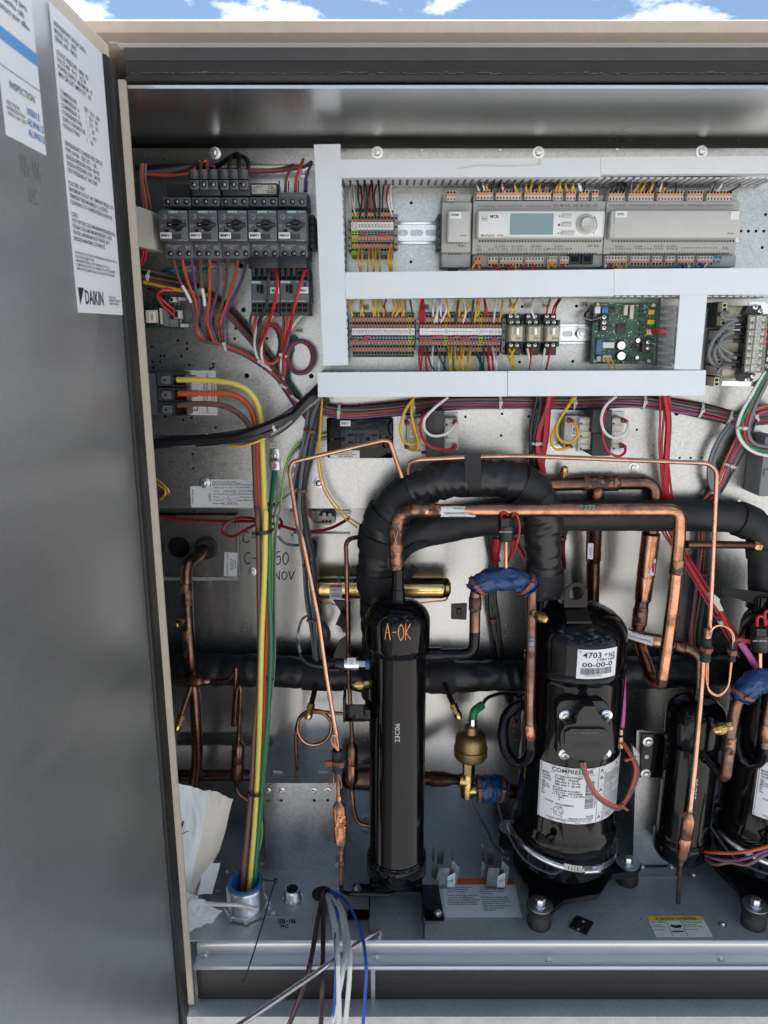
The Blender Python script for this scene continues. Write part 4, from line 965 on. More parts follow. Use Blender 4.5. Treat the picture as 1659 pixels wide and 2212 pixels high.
for x0, x1, s in ((1300, 1345, 'R-1'), (1406, 1458, 'R-CCH'), (1525, 1582, 'R-HP')):
    q = part('tag_sticker', MB().r(A5, x0, 264, x1, 304, YP - .0012, YP - .0003), m_['cream2'], PANEL); rtext(A5, x0 + 6, 276, x1 - 5, 292, YP - .0016, s, m_['ink'], q)
for fr, x0, y0, x1, y1, s in ((A5, 310, 275, 376, 314, 'TB2'), (A5, 718, 275, 776, 314, 'TB1'), (A3, 372, 348, 418, 388, 'TB3'), (A6, 226, 200, 300, 246, 'IFB')):
    q = part('tag_sticker', MB().r(fr, x0, y0, x1, y1, YP - .0012, YP - .0003), m_['cream2'], PANEL); rtext(fr, x0 + 8, y0 + 9, x1 - 8, y1 - 10, YP - .0016, s, m_['ink'], q)
mb = MB(); hexbolt(mb, A6(243, 443, YP - .0075), TOWARD, .0062, .005, 1.4); part('bolt', mb, m_['zinc'], PANEL)

# ================================================================== green circuit board
t = thing('circuit_board', 'green circuit board with round capacitors and screw terminals', 'circuit board', A6(560, 677, YP))
Yb = 1.292
mb = MB(); mb.r(A6, 322, 208, 806, 676, Yb, Yb + .0016); part('board', mb, m_['pcb'], t)
def comp(name, a, b, c, d, h, mat, bev=.0004): return part(name, MB().r(A6, a, b, c, d, Yb - h, Yb - .0002, bev=bev), m_[mat], t)
comp('processor', 507, 372, 576, 446, .003, 'ic'); comp('film_capacitor', 352, 486, 402, 611, .012, 'blue_comp', .003); comp('resistor_block', 402, 512, 490, 556, .010, 'panel_white'); comp('trimmer', 396, 243, 444, 290, .008, 'blue_p'); comp('dip_switch', 446, 246, 498, 286, .004, 'ic')
comp('pin_header', 565, 228, 592, 306, .008, 'cream2'); comp('pin_header', 610, 228, 638, 336, .008, 'cream2'); comp('white_socket', 345, 240, 384, 292, .01, 'panel_white'); comp('white_socket', 358, 618, 388, 660, .010, 'cream2'); comp('white_socket', 402, 612, 466, 662, .01, 'cream2')
for b in (265, 340): comp('yellow_socket', 750 - (b - 265) * .1, b, 795, b + 36, .008, 'yellow_p')
comp('yellow_socket', 735, 415, 772, 456, .008, 'yellow_p'); comp('white_plug', 760, 415, 780, 450, .012, 'panel_white')
for x, y, r_ in ((532, 536, 37), (532, 615, 37), (664, 498, 21), (658, 628, 16)):
    mb = MB(); p = A6(x, y, Yb); q = A6.m(r_, y, Yb); mb.lathe(p, TOWARD, [(0, q), (q * .9, q), (q * 1.0, q * .9)], 22, 0); mb.lathe(p + TOWARD * (q * 1.001), TOWARD, [(0, q * .84), (.0004, q * .82)], 20, 1); part('capacitor', mb, [m_['ic'], m_['alu']], t)
for x, y, r_ in ((641, 546, 22), (604, 632, 25)): mb = MB(); p = A6(x, y, Yb); q = A6.m(r_, y, Yb); mb.lathe(p, TOWARD, [(0, q), (q * .7, q), (q * .72, q * .4), (q * .3, q * .3)], 20); part('inductor', mb, m_['black_cast'], t)
for a, b, c, d, ys in ((384, 300, 446, 426, (320, 360, 402)), (700, 487, 770, 590, (512, 558))):
    tb = comp('screw_terminal', a, b, c, d, .012, 'black_plastic')
    for y in ys: s = MB(); crossscrew(s, A6(a + (27 if a < 500 else 46), y, Yb - .0122), TOWARD, A6.m(18, y, Yb)); part('screw', s, [m_['steel'], m_['hole']], tb)
random.seed(11)
mb = MB()
for y in (228, 262, 300, 345, 372, 405, 440): mb.r(A6, 682, y, 700 + random.random() * 26, y + 22, Yb - .003, Yb - .0002, 1)
for k in range(330):
    x, y = random.uniform(335, 795), random.uniform(218, 665)
    if 495 < x < 590 and 360 < y < 455: continue
    w, h = random.choice(((10, 5), (5, 10), (7, 4), (12, 8), (4, 4))); mb.r(A6, x, y, x + w, y + h, Yb - random.uniform(.0008, .0016), Yb - .0002, random.choice((0, 0, 1, 2)))
part('chip_parts', mb, [m_['trace'], m_['ic'], m_['cream2']], t, kind='stuff')
rtext(A6, 386, 216, 438, 232, Yb - .0005, 'Address', m_['ink_white'], t); rtext(A6, 442, 209, 496, 222, Yb - .0005, 'Setting', m_['ink_white'], t); rtext(A6, 664, 656, 728, 674, Yb - .0005, 'VU01', m_['ink_white'], t); rtext(A6, 323, 490, 343, 640, Yb - .0005, 'PART# 2506912051D', m_['ink_white'], t, rot=3)
for x, y in ((365, 226), (788, 230), (342, 655), (752, 655)): mb = MB(); mb.disc(A6, x, y, 13, Yb - .003, .003, 12); mb.disc(A6, x, y, 6, Yb + .002, YP - Yb - .002, 8); part('standoff', mb, m_['cream2'], t)

# ================================================================== control transformer with terminal block
t = thing('power_transformer', 'cream wound transformer with black screw terminal block and clear cover', 'transformer', C2(700, 840, YP))
part('base_plate', MB().r(C2, 372, 72, 590, 800, YP - .012, YP - .0005, bev=.001), m_['galv'], t)
for x, y in ((498, 143), (445, 716)): mb = MB(); mb.disc(C2, x, y, 40, YP - .014, .002, 24); mb.disc(C2, x, y, 30, YP - .017, .004, 20); crossscrew(mb, C2(x, y, YP - .017), TOWARD, .0042); part('screw', mb, [m_['steel'], m_['hole']], t)
for y0, y1 in ((18, 270), (285, 560), (578, 800)):
    mb = MB(); p0, p1 = C2(720, y0, 1.27), C2(720, y1, 1.27); xa, xb = C2(600, y0, 1.27).x, C2(900, y0, 1.27).x; r_ = (p0.z - p1.z) / 2
    mb.lathe(Vector((xa, 1.282, (p0.z + p1.z) / 2)), (1, 0, 0), [(0, r_ * .6), (.004, r_ * .72), (.05, r_ * .74), (xb - xa, r_ * .72)], 28); part('winding', mb, m_['cream'], t)
    mb = MB(); mb.r(C2, 530, y0, 580, y1, 1.272, YP - .001, bev=.001); part('core_edge', mb, m_['lam'], t)
for k, y0 in enumerate((25, 160, 300, 430, 540, 650, 760)):
    x = 606 - k * 13; mb = MB(); mb.r(C2, x - 22, y0, x + 30, y0 + 92, 1.258, 1.30, 0, .0008)
    for j in range(2): mb.r(C2, x - 10, y0 + 14 + 40 * j, x + 20, y0 + 40 + 40 * j, 1.2576, 1.262, 1)
    part('tap_holder', mb, [m_['cream'], m_['hole']], t)
part('tray', MB().q(C2, [(848, 20), (1000, 20), (1037, 50), (1037, 140), (860, 150)], 1.262, .002), m_['zinc'], t); part('tray', MB().q(C2, [(582, 842), (590, 796), (915, 800), (1037, 700), (1037, 850), (960, 850)], 1.262, .002), m_['zinc'], t)
Yt = 1.243
tb = part('terminal_body', MB().q(C2, [(838, 140), (1100, 140), (1000, 715), (770, 715)], Yt, .02), m_['black_plastic'], t)
part('end_bracket', MB().q(C2, [(838, 60), (965, 50), (985, 110), (985, 138), (800, 138)], Yt + .006, .016), m_['black_plastic'], t); part('end_bracket', MB().q(C2, [(748, 722), (912, 722), (905, 760), (880, 800), (765, 800)], Yt + .006, .016), m_['black_plastic'], t)
st = part('marker_strip', MB().q(C2, [(933, 158), (983, 158), (925, 708), (868, 708)], Yt - .0012, .001), m_['sticker'], tb)
for i, s in enumerate(('N', 'T3', 'T2', 'T1', '', 'L3', 'L2', 'L1')):
    y = 188 + i * 70; xo = -7.3 * i
    for x, mm in ((886, 'steel'), (992, 'steel')):
        mb = MB(); mb.disc(C2, x + xo, y, 27, Yt - .0012, .003, 4, 0); crossscrew(mb, C2(x + xo, y, Yt - .0012), TOWARD, C2.m(18, y, Yt)); part('screw', mb, [m_[mm], m_['hole']], tb)
    mb = MB(); mb.q(C2, [(850 + xo, y + 33), (1040 + xo, y + 33), (1040 + xo, y + 37), (850 + xo, y + 37)], Yt - .007, .008); part('barrier', mb, m_['black_plastic'], tb)
    if s: rtext(C2, 943 + xo, y - 18, 970 + xo, y + 14, Yt - .0018, s, m_['ink'], st, rot=3)
for x, y in ((910, 68), (957, 108), (886, 745), (828, 783)): mb = MB(); crossscrew(mb, C2(x, y, Yt + .006), TOWARD, .0045); part('screw', mb, [m_['steel'], m_['hole']], t)
part('clear_cover', MB().q(C2, [(850, 150), (1037, 150), (1000, 712), (800, 712)], Yt - .010, .0008), m_['clear_cap'], t)
for i, seq in enumerate(([(835, 188), (725, 186), (600, 180), (585, 130), (640, 120)], [(835, 190), (740, 196), (610, 260), (500, 400), (455, 520), (480, 610), (560, 660)], [(825, 262), (705, 268), (610, 280), (560, 340), (590, 380)], [(815, 325), (700, 322), (610, 350), (560, 430), (560, 520), (590, 590)], [(805, 400), (685, 398), (590, 410), (520, 480), (515, 560), (560, 680)], [(800, 538), (690, 530), (600, 480), (555, 420), (580, 360)], [(790, 610), (670, 598), (590, 550), (560, 480), (570, 420)], [(780, 680), (670, 662), (580, 670), (530, 720), (570, 740)])):
    sq = [(x, y, Yt + .008 if k == 0 else Yt + .004 if k < 2 else Yt - .002 if k < len(seq) - 1 else 1.262) for k, (x, y) in enumerate(seq)]
    w_ = part('lead', wire_mb(C2, sq, .0028, n=8), m_['w_grey'], t); mb = MB(); mb.cyl(C2(*sq[0]), C2(*sq[1]), .0034, n=8); part('sleeve', mb, m_['black_plastic'], w_)
for k, c_ in ((1, 'red'), (2, 'red'), (3, 'red'), (0, 'green'), (5, 'black'), (6, 'black'), (7, 'black')):
    y = 188 + k * 70; solo('branch_wire', wire_mb(C2, [(1000 - 7 * k, y, Yt - .001), (1040, y + 12, Yt - .002), (1090, y + 20, Yt)], .0024), m_['w_' + c_], f'short {dict(red="red", green="green and white", black="black")[c_]} wire leaving the black screw terminal block', 'wire', 'wires leaving the screw terminal block')
# ================================================================== service outlet
Yo = 1.302
t = thing('service_outlet', 'black service power outlet with tag REC1', 'outlet', A8(480, 556, YP))
part('cover_plate', MB().r(A8, 259, 286, 703, 555, Yo, YP - .0004, bev=.004), m_['black_paint'], t)
f = part('receptacle', MB().r(A8, 355, 361, 610, 487, Yo - .003, Yo + .002, bev=.0012), m_['dark_grey2'], t)
for a, b, c, d in ((400, 392, 438, 405), (402, 442, 434, 454), (560, 394, 598, 406), (560, 444, 594, 456)): part('slot', MB().r(A8, a, b, c, d, Yo - .0034, Yo - .001), m_['hole'], f)
for x in (370, 534): part('slot', MB().disc(A8, x, 424, 14, Yo - .0034, .002, 14), m_['hole'], f)
for a in (449, 484): part('test_button', MB().r(A8, a, 392, a + 29, 454, Yo - .0048, Yo - .002, bev=.001), m_['black_plastic'], f)
for x, y in ((291, 425), (664, 420)): mb = MB(); crossscrew(mb, A8(x, y, Yo), TOWARD, .0040); part('screw', mb, [m_['black_cast'], m_['hole']], t)
s = part('tag_sticker', MB().r(A8, 349, 303, 419, 340, Yo - .0008, Yo, bev=.0003), m_['sticker'], t); rtext(A8, 362, 313, 402, 328, Yo - .0012, 'REC1', m_['ink'], s)
s = part('notice_sticker', MB().r(A8, 281, 501, 478, 550, Yo - .0008, Yo), m_['sticker'], t); rtext(A8, 320, 508, 450, 547, Yo - .0012, 'SERVICE OUTLET\nPOWER CONNECTION\n120V 15AMP MAX', m_['ink'], s)

# ================================================================== small control transformers
def small_tx(fr, core, left, plate, right, lugs, tag, txt, label):
    t = thing('control_transformer', label, 'transformer', fr((core[0] + core[2]) / 2, core[3], YP), 'small control transformers')
    ym = (core[1] + core[3]) / 2
    part('core', MB().r(fr, core[0], core[1], core[2], ym - 2, 1.258, YP - .0005, bev=.0006), m_['lam'], t)
    part('core', MB().r(fr, core[0] + 1, ym + 2, core[2] - 2, core[3], 1.262, YP - .0005, bev=.0006), m_['lam'], t)
    part('core_back', MB().r(fr, core[0] - 30, core[1] + 2, core[0] - 1, core[3] - 20, 1.29, YP - .0005), m_['lam'], t)
    part('base', MB().r(fr, left[0], core[1] + 14, right[2] - 4, core[3] - 30, YP - .006, YP - .0005), m_['galv_dark'], t)
    for i, (a, b, c, d) in enumerate((left, right)):
        bo = part('bobbin', MB().r(fr, a, b, c, d, 1.276, YP - .007, bev=.001), m_['cream2'], t)
        for k in range(5):
            yy = b + (d - b) * (k + .5) / 5; part('rib', MB().r(fr, a + 6, yy - 13, c - 14, yy + 13, 1.2735, 1.2762, bev=.0006), m_['cream2'], bo)
            if k % 2 == 0: part('notch', MB().r(fr, a + 10, yy + 14, a + 22, yy + 24, 1.2754, 1.278), m_['hole'], bo)
    pl = part('terminal_plate', MB().r(fr, *plate, 1.284, YP - .007, bev=.001), m_['lgrey'], t)
    for x, y, dx in lugs:
        mb = MB(); mb.box(fr(x - 13, y - 16, 1.268), fr(x + 13, y + 16, 1.268) + Vector((0, .012, 0)), bev=.0015); mb.cyl(fr(x + dx * .4, y, 1.27), fr(x + dx, y + 6, 1.264), .0032, .0028, 10); part('crimp_terminal', mb, m_['amp_red'], t)
    s = part('tag_sticker', MB().r(fr, *tag, 1.2832, 1.2839), m_['sticker'], t); rtext(fr, tag[0] + 7, tag[1] + 12, tag[2] - 7, tag[3] - 10, 1.2828, txt, m_['ink'], s, rot=3)
    return t
small_tx(A8, (922, 236, 1040, 545), (854, 288, 922, 503), (790, 290, 854, 494), (1040, 288, 1132, 497), [(788, 314, 14), (788, 476, 14), (1116, 312, -14), (1112, 474, -14)], (812, 345, 850, 413), 'T2A', 'small cream and dark iron transformer tagged T2A beside the outlet')
small_tx(B1, (460, 238, 590, 553), (366, 290, 458, 508), (268, 280, 366, 500), (590, 292, 672, 505), [(308, 312, 22), (300, 485, 20), (676, 312, 22), (664, 484, 22)], (320, 346, 358, 417), 'T2B', 'small cream and dark iron transformer tagged T2B above the copper pipes')

# ================================================================== power distribution block and lug
Yk = 1.268
t = thing('distribution_block', 'grey three pole power block holding the thick cables', 'power block', A7(390, 850, YP))
part('side_plate', MB().r(A7, 130, 505, 268, 850, Yk + .02, YP - .0005, bev=.001), m_['dark_grey'], t)
for i, (x, y) in enumerate(((300, 497), (306, 622), (312, 742))):
    b = part('pole', MB().r(A7, x - 34, y, x + 205, y + 112, Yk + .014, YP - .0005, bev=.001), m_['dark_grey'], t)
    part('cap', MB().r(A7, x, y + 26, x + 76, y + 98, Yk, Yk + .014, bev=.001), m_['dark_grey'], b)
    mb = MB(); c = A7(x + 28, y + 62, Yk); mb.lathe(c + Vector((0, .004, 0)), TOWARD, [(0, .0060), (.0048, .0060), (.0048, .0042), (.001, .0040)], 20, 0); mb.disc(A7, x + 28, y + 62, 9, Yk - .0003, .001, 6, 1); part('clamp_screw', mb, [m_['mid_grey'], m_['hole']], b)
    part('mouth', MB().r(A7, x + 106, y + 24, x + 200, y + 106, Yk + .0134, Yk + .02), m_['hole'], b)
    part('lip', MB().r(A7, x + 80, y + 4, x + 210, y + 20, Yk + .002, Yk + .014), m_['dark_grey2'], b); part('lip', MB().r(A7, x + 80, y + 106, x + 210, y + 116, Yk + .002, Yk + .014), m_['dark_grey2'], b)
    mb = MB(); random.seed(i)
    for k in range(9): yy = y + 38 + k * 5.2; mb.tube([A7(x + 108, yy + 3, Yk + .010), A7(x + 140, yy, Yk + .006 + .002 * (k % 2))], .0006, 5)
    part('strands', mb, m_['copper_bright'], b, kind='stuff')
lb = thing('line_sticker', 'white sticker reading L1 L2 L3 behind the thick cables', 'sticker', A7(565, 850, YP))
a = part('sheet', MB().q(A7, [(503, 478), (628, 482), (645, 852), (524, 850)], YP - .0009, .0005), m_['sticker'], lb)
for s, y0, y1, dx in (('L3', 508, 580, 0), ('L2', 632, 705, 8), ('L1', 748, 830, 14)): rtext(A7, 545 + dx, y0, 592 + dx, y1, YP - .0012, s, m_['ink'], a, rot=3)
lb = thing('conductor_sticker', 'white sticker about copper conductors behind the thick cables', 'sticker', A7(700, 850, YP))
a = part('sheet', MB().q(A7, [(630, 480), (752, 484), (769, 853), (647, 852)], YP - .0009, .0005), m_['sticker'], lb)
rtext(A7, 640, 500, 700, 835, YP - .0012, 'USE 75 C OR HIGHER\nCOPPER CONDUCTORS ONLY', m_['ink'], a, rot=3); rtext(A7, 712, 520, 748, 820, YP - .0012, 'Utiliser des conducteurs\nde cuivre seulement', m_['ink'], a, rot=3)
t = thing('ground_lug', 'silver ground lug with tag GLG1 holding the green cable', 'ground lug', A7(1240, 1310, YP))
part('lug_plate', MB().r(A7, 1204, 1128, 1281, 1240, YP - .004, YP - .0005, bev=.0008), m_['zinc'], t); part('lug_box', MB().r(A7, 1197, 1234, 1281, 1311, YP - .018, YP - .0005, bev=.001), m_['zinc'], t)
mb = MB(); hexbolt(mb, A7(1241, 1184, YP - .0042), TOWARD, .0058, .005, 1.3); part('bolt', mb, m_['zinc'], t)
mb = MB(); c = A7(1237, 1272, YP - .0182); mb.lathe(c, TOWARD, [(0, .0056), (.002, .0056), (.002, .0034), (.0004, .003)], 20); part('clamp_screw', mb, m_['steel'], t)
mb = MB()
for k in range(6): mb.tube([A7(1226 + k * 6, 1236, YP - .010), A7(1228 + k * 6, 1212, YP - .008)], .0006, 5)
part('strands', mb, m_['copper_bright'], t, kind='stuff')
s = part('tag_sticker', MB().r(A7, 1200, 1083, 1283, 1127, YP - .0016, YP - .0008, bev=.0003), m_['sticker'], t); rtext(A7, 1216, 1095, 1260, 1112, YP - .002, 'GLG1', m_['ink'], s)
s = solo('earth_sticker', MB().disc(A7, 1373, 1302, 37, YP - .0009, .0006, 24), m_['sticker'], 'round white earth symbol sticker behind the bent copper tube', 'sticker')
mb = MB(); mb.lathe(A7(1373, 1302, YP - .0012), TOWARD, [(0, A7.m(35, 1300, YP)), (.0002, A7.m(35, 1300, YP)), (.0002, A7.m(32, 1300, YP))], 28, caps=False)
for a, y in ((26, 1300), (16, 1309), (7, 1318)): mb.r(A7, 1373 - a, y, 1373 + a, y + 3, YP - .0014, YP - .0011)
mb.r(A7, 1371, 1276, 1375, 1300, YP - .0014, YP - .0011); part('symbol', mb, m_['ink'], s)

# ================================================================== maker's labels on the panel
lb = thing('panel_sticker', 'white industrial control panel data sticker behind the cables', 'sticker', A7(950, 1615, YP))
a = part('sheet', MB().r(A7, 715, 1385, 1192, 1616, YP - .0008, YP - .0003), m_['sticker'], lb)
y = YP - .0011
rtext(A7, 726, 1393, 1066, 1441, y, 'INDUSTRIAL CONTROL PANEL\nFOR AIR CONDITIONING EQUIPMENT\nMANUFACTURED BY DESIGN READY CONTROLS INC', m_['ink'], a, 'LEFT')
rtext(A7, 736, 1447, 1046, 1461, y, 'Oklahoma City, OK - Plant 6   FOR DAIKIN APPLIED', m_['ink'], a, 'LEFT', fit=False)
for i, s in enumerate(('Job No.        DAIKIN-122948      QCI-Seq.  H0333852', 'Short Circuit Current   5 KAIC   RMS Symmetrical  480', 'Phase            3               Frequency  60', 'Total FLA       93A        Largest Motor FLA', 'Date of Mfg   09/08/2023')):
    yy = 1474 + i * 25.5; rtext(A7, 734, yy, 1074 if i < 4 else 930, yy + 15, y, s, m_['ink'], a, 'LEFT', fit=False)
mb = MB()
for i in range(5): mb.r(A7, 806 if i != 1 else 860, 1491 + i * 25.5, 940, 1492.5 + i * 25.5, y, y + .0002); 
part('rule_lines', mb, m_['ink'], a, kind='stuff')
lb = thing('code_sticker', 'white job number sticker beside the control panel data sticker', 'sticker', A7(630, 1615, YP))
a = part('sheet', MB().q(A7, [(540, 1441), (716, 1441), (722, 1615), (548, 1615)], YP - .0008, .0005), m_['sticker'], lb)
rtext(A7, 553, 1468, 571, 1586, y, 'DAIKIN-122948', m_['ink'], a, rot=3); rtext(A7, 692, 1500, 711, 1562, y, '958271', m_['ink'], a, rot=1)
# plug bracket under the panel
t = thing('plug_bracket', 'galvanized bracket under the panel holding a white three way plug', 'bracket', B2(1390, 500, YW))
mb = MB(); mb.r(B2, 1168, 300, 1186, 505, YW - .010, YW - .001); mb.r(B2, 1168, 488, 1659, 506, YW - .010, YW - .001); mb.r(B2, 1186, 300, 1659, 312, YW - .010, YW - .001); part('frame', mb, m_['galv'], t)
mb = MB(); mb.r(B2, 1400, 340, 1536, 398, 1.375, 1.40, 0, .001); mb.r(B2, 1428, 312, 1460, 362, 1.37, 1.40, 0, .001); mb.r(B2, 1478, 316, 1508, 362, 1.37, 1.40, 0, .001); mb.r(B2, 1410, 376, 1512, 416, 1.372, 1.40, 0, .001)
p = part('plug', mb, m_['cream2'], t)
for x in (1435, 1465, 1494): part('socket_hole', MB().disc(B2, x, 386, 11, 1.3715, .003, 12), m_['hole'], p)
# ================================================================== single wires
CN = dict(yellow='yellow', red='red', black='black', white='white', clear='bare grey', green='green', dkgreen='dark green', grey='grey', blue='blue', orange='orange', brown='brown', purple='purple', dgrey='dark grey', redd='dark red', lime='green and yellow')
def W_(fr, seq, c, label, group, r=.0015, Y=None, sub=5):
    return solo('wire', wire_mb(fr, seq, r, Y, sub), m_['w_' + c], label, 'wire', group)
random.seed(21)
def drops(fr, items, y0, Y0, Y1, where, group, r=.0015, bow=.006):
    """short loose wires: (x at duct, x in the middle, x at clamp, y at clamp, colour)"""
    for xa, xm, xb, yb, c in items:
        ya = y0 + random.uniform(-3, 3); ym = (ya + yb) / 2 + random.uniform(-10, 10)
        W_(fr, [(xa, ya, Y0), (xm, ym, min(Y0, Y1) - bow), (xb, yb, Y1)], c, f'{CN[c]} {where}', group, r)
YH = YP - .036
drops(A3, [(352, 328, 340, 480, 'clear'), (350, 362, 360, 482, 'clear'), (348, 345, 372, 528, 'clear'), (390, 384, 402, 480, 'black'), (392, 412, 395, 528, 'black'), (430, 424, 434, 480, 'redd'), (434, 446, 437, 528, 'black'), (436, 440, 437, 480, 'dkgreen'), (472, 456, 458, 480, 'black'), (474, 462, 480, 482, 'red'), (478, 484, 502, 528, 'black'), (518, 492, 503, 482, 'black'), (520, 528, 524, 526, 'black'), (562, 548, 546, 482, 'black'), (602, 574, 590, 480, 'redd'), (604, 586, 612, 526, 'white'), (606, 602, 612, 482, 'white')],
      287, YP - .02, YH, 'wire entering the top of the short terminal strip', 'wires above the short terminal strip', .0014)
drops(A3, [(402, 386, 392, 742, 'yellow'), (404, 412, 412, 742, 'yellow'), (448, 455, 458, 742, 'yellow'), (488, 484, 480, 742, 'yellow'), (490, 497, 500, 742, 'yellow'), (532, 530, 525, 742, 'yellow'), (598, 584, 606, 697, 'yellow'), (608, 596, 597, 742, 'yellow'), (612, 607, 610, 742, 'yellow')],
      896, YD + .03, YH, 'wire hanging below the short terminal strip', 'wires below the short terminal strip')
YG = YL - .004
drops(A3, [(1165, 1178, 1186, 352, 'white'), (1206, 1214, 1224, 352, 'white'), (1202, 1206, 1206, 352, 'black'), (1268, 1238, 1246, 352, 'yellow'), (1294, 1284, 1270, 352, 'black'), (1330, 1312, 1312, 362, 'black'), (1342, 1330, 1334, 362, 'black'), (1344, 1356, 1350, 362, 'redd'), (1340, 1342, 1354, 362, 'white'), (1425, 1416, 1418, 362, 'black'), (1434, 1424, 1438, 362, 'yellow'), (1470, 1466, 1460, 362, 'grey'), (1505, 1500, 1502, 360, 'yellow'), (1550, 1538, 1526, 360, 'yellow'), (1600, 1590, 1588, 360, 'yellow'), (1545, 1542, 1548, 360, 'black'), (1640, 1632, 1628, 360, 'grey')],
      285, YP - .02, YG, 'wire into the upper plugs of the controller with the screen', 'wires above the main controller', .0015, .003)
drops(A4, [(150, 158, 148, 366, 'grey'), (194, 186, 164, 368, 'black'), (248, 222, 206, 368, 'yellow'), (242, 240, 226, 368, 'yellow'), (240, 238, 248, 368, 'yellow'), (298, 276, 290, 368, 'yellow'), (350, 324, 320, 368, 'yellow'), (336, 330, 336, 368, 'yellow'), (360, 364, 380, 366, 'white'), (366, 376, 384, 366, 'white'), (402, 408, 402, 366, 'black')],
      290, YP - .02, YG, 'wire looping into a small upper plug of the controller with the screen', 'wires above the main controller', .0015, .003)
drops(A4, [(594, 606, 588, 372, 'black'), (632, 636, 608, 372, 'black'), (634, 632, 626, 372, 'black'), (680, 672, 646, 372, 'black'), (684, 688, 672, 372, 'black'), (674, 662, 668, 372, 'black'), (806, 770, 742, 372, 'yellow'), (840, 812, 786, 372, 'yellow'), (852, 846, 828, 372, 'black'), (892, 872, 850, 372, 'yellow'), (900, 896, 876, 374, 'black'), (720, 728, 722, 368, 'grey'), (760, 762, 766, 368, 'grey'), (942, 932, 918, 368, 'white'), (982, 962, 940, 374, 'yellow'), (980, 966, 960, 374, 'black'), (1028, 1032, 1028, 374, 'black'), (1306, 1288, 1258, 366, 'grey'), (1300, 1294, 1278, 372, 'black'), (1350, 1342, 1314, 366, 'white')],
      285, YP - .02, YG, 'wire into the upper plugs of the blank controller', 'wires above the expansion controller', .0015, .003)
W_(A4, [(1468, 275, YP - .02), (1470, 318, YP - .03), (1430, 352, YG - .004), (1388, 372, YG)], 'black', 'long black wire curving over the corner of the blank controller', 'wires above the expansion controller')
drops(A3, [(1146, 1145, 1172, 828, 'yellow'), (1188, 1190, 1186, 848, 'yellow'), (1318, 1302, 1276, 846, 'red'), (1326, 1312, 1292, 846, 'red'), (1366, 1372, 1362, 848, 'redd'), (1376, 1372, 1384, 848, 'redd'), (1398, 1400, 1396, 848, 'red'), (1440, 1434, 1418, 848, 'yellow'), (1484, 1486, 1504, 842, 'red'), (1560, 1552, 1542, 842, 'red'), (1644, 1646, 1650, 844, 'yellow')],
      884, YD + .03, YG, 'wire under the lower plugs of the controller with the screen', 'wires below the main controller', .0016, .003)
drops(A4, [(70, 62, 52, 868, 'red'), (158, 160, 160, 868, 'yellow'), (192, 186, 178, 868, 'yellow'), (208, 206, 200, 868, 'yellow'), (266, 264, 248, 868, 'red'), (548, 548, 554, 866, 'white'), (602, 594, 574, 866, 'red'), (598, 604, 594, 866, 'yellow'), (650, 640, 618, 866, 'yellow'), (662, 660, 640, 866, 'yellow'), (690, 692, 684, 866, 'yellow'), (1046, 1046, 1050, 862, 'blue'), (1078, 1076, 1072, 862, 'black'), (1118, 1118, 1112, 862, 'white'), (1210, 1206, 1188, 860, 'blue'), (1206, 1216, 1204, 860, 'black'), (1224, 1232, 1246, 860, 'white')],
      888, YD + .03, YG, 'wire dropping from the lower plugs behind the middle duct', 'wires below the expansion controller', .0016, .003)
YT2 = YP - .036
drops(A5, [(270, 252, 267, 356, 'yellow'), (318, 326, 318, 356, 'yellow'), (330, 330, 336, 356, 'yellow'), (402, 404, 404, 356, 'yellow'), (408, 414, 418, 356, 'yellow'), (440, 434, 438, 356, 'yellow'), (452, 470, 472, 356, 'yellow'), (488, 476, 500, 356, 'redd'), (532, 544, 528, 356, 'yellow'), (562, 566, 548, 356, 'yellow'), (578, 584, 552, 356, 'yellow'), (612, 606, 592, 356, 'yellow'), (610, 606, 606, 356, 'yellow'), (614, 618, 626, 356, 'grey'), (648, 658, 666, 356, 'dkgreen')],
      248, YP - .03, YT2, 'wire going up from the terminal strip whose lower side is empty', 'wires above the terminal strip marked 101')
drops(A5, [(726, 712, 716, 400, 'red'), (732, 724, 726, 400, 'red'), (734, 740, 738, 400, 'red'), (808, 798, 802, 358, 'white'), (822, 830, 806, 402, 'white'), (860, 830, 824, 402, 'white'), (866, 888, 848, 400, 'white'), (858, 850, 852, 358, 'white'), (892, 898, 908, 358, 'yellow'), (968, 958, 948, 402, 'dgrey'), (978, 976, 972, 358, 'yellow'), (1028, 1048, 992, 358, 'yellow'), (1000, 1016, 998, 402, 'white'), (1068, 1062, 1056, 400, 'dkgreen'), (1094, 1086, 1074, 402, 'yellow'), (1100, 1108, 1090, 358, 'yellow'), (1140, 1144, 1140, 358, 'red'), (1142, 1154, 1162, 358, 'red'), (1222, 1210, 1202, 402, 'white'), (1264, 1252, 1244, 400, 'yellow')],
      246, YP - .03, YT2, 'wire going up from the terminal strip next to the relays', 'wires above the terminal strip marked 1', .0017)
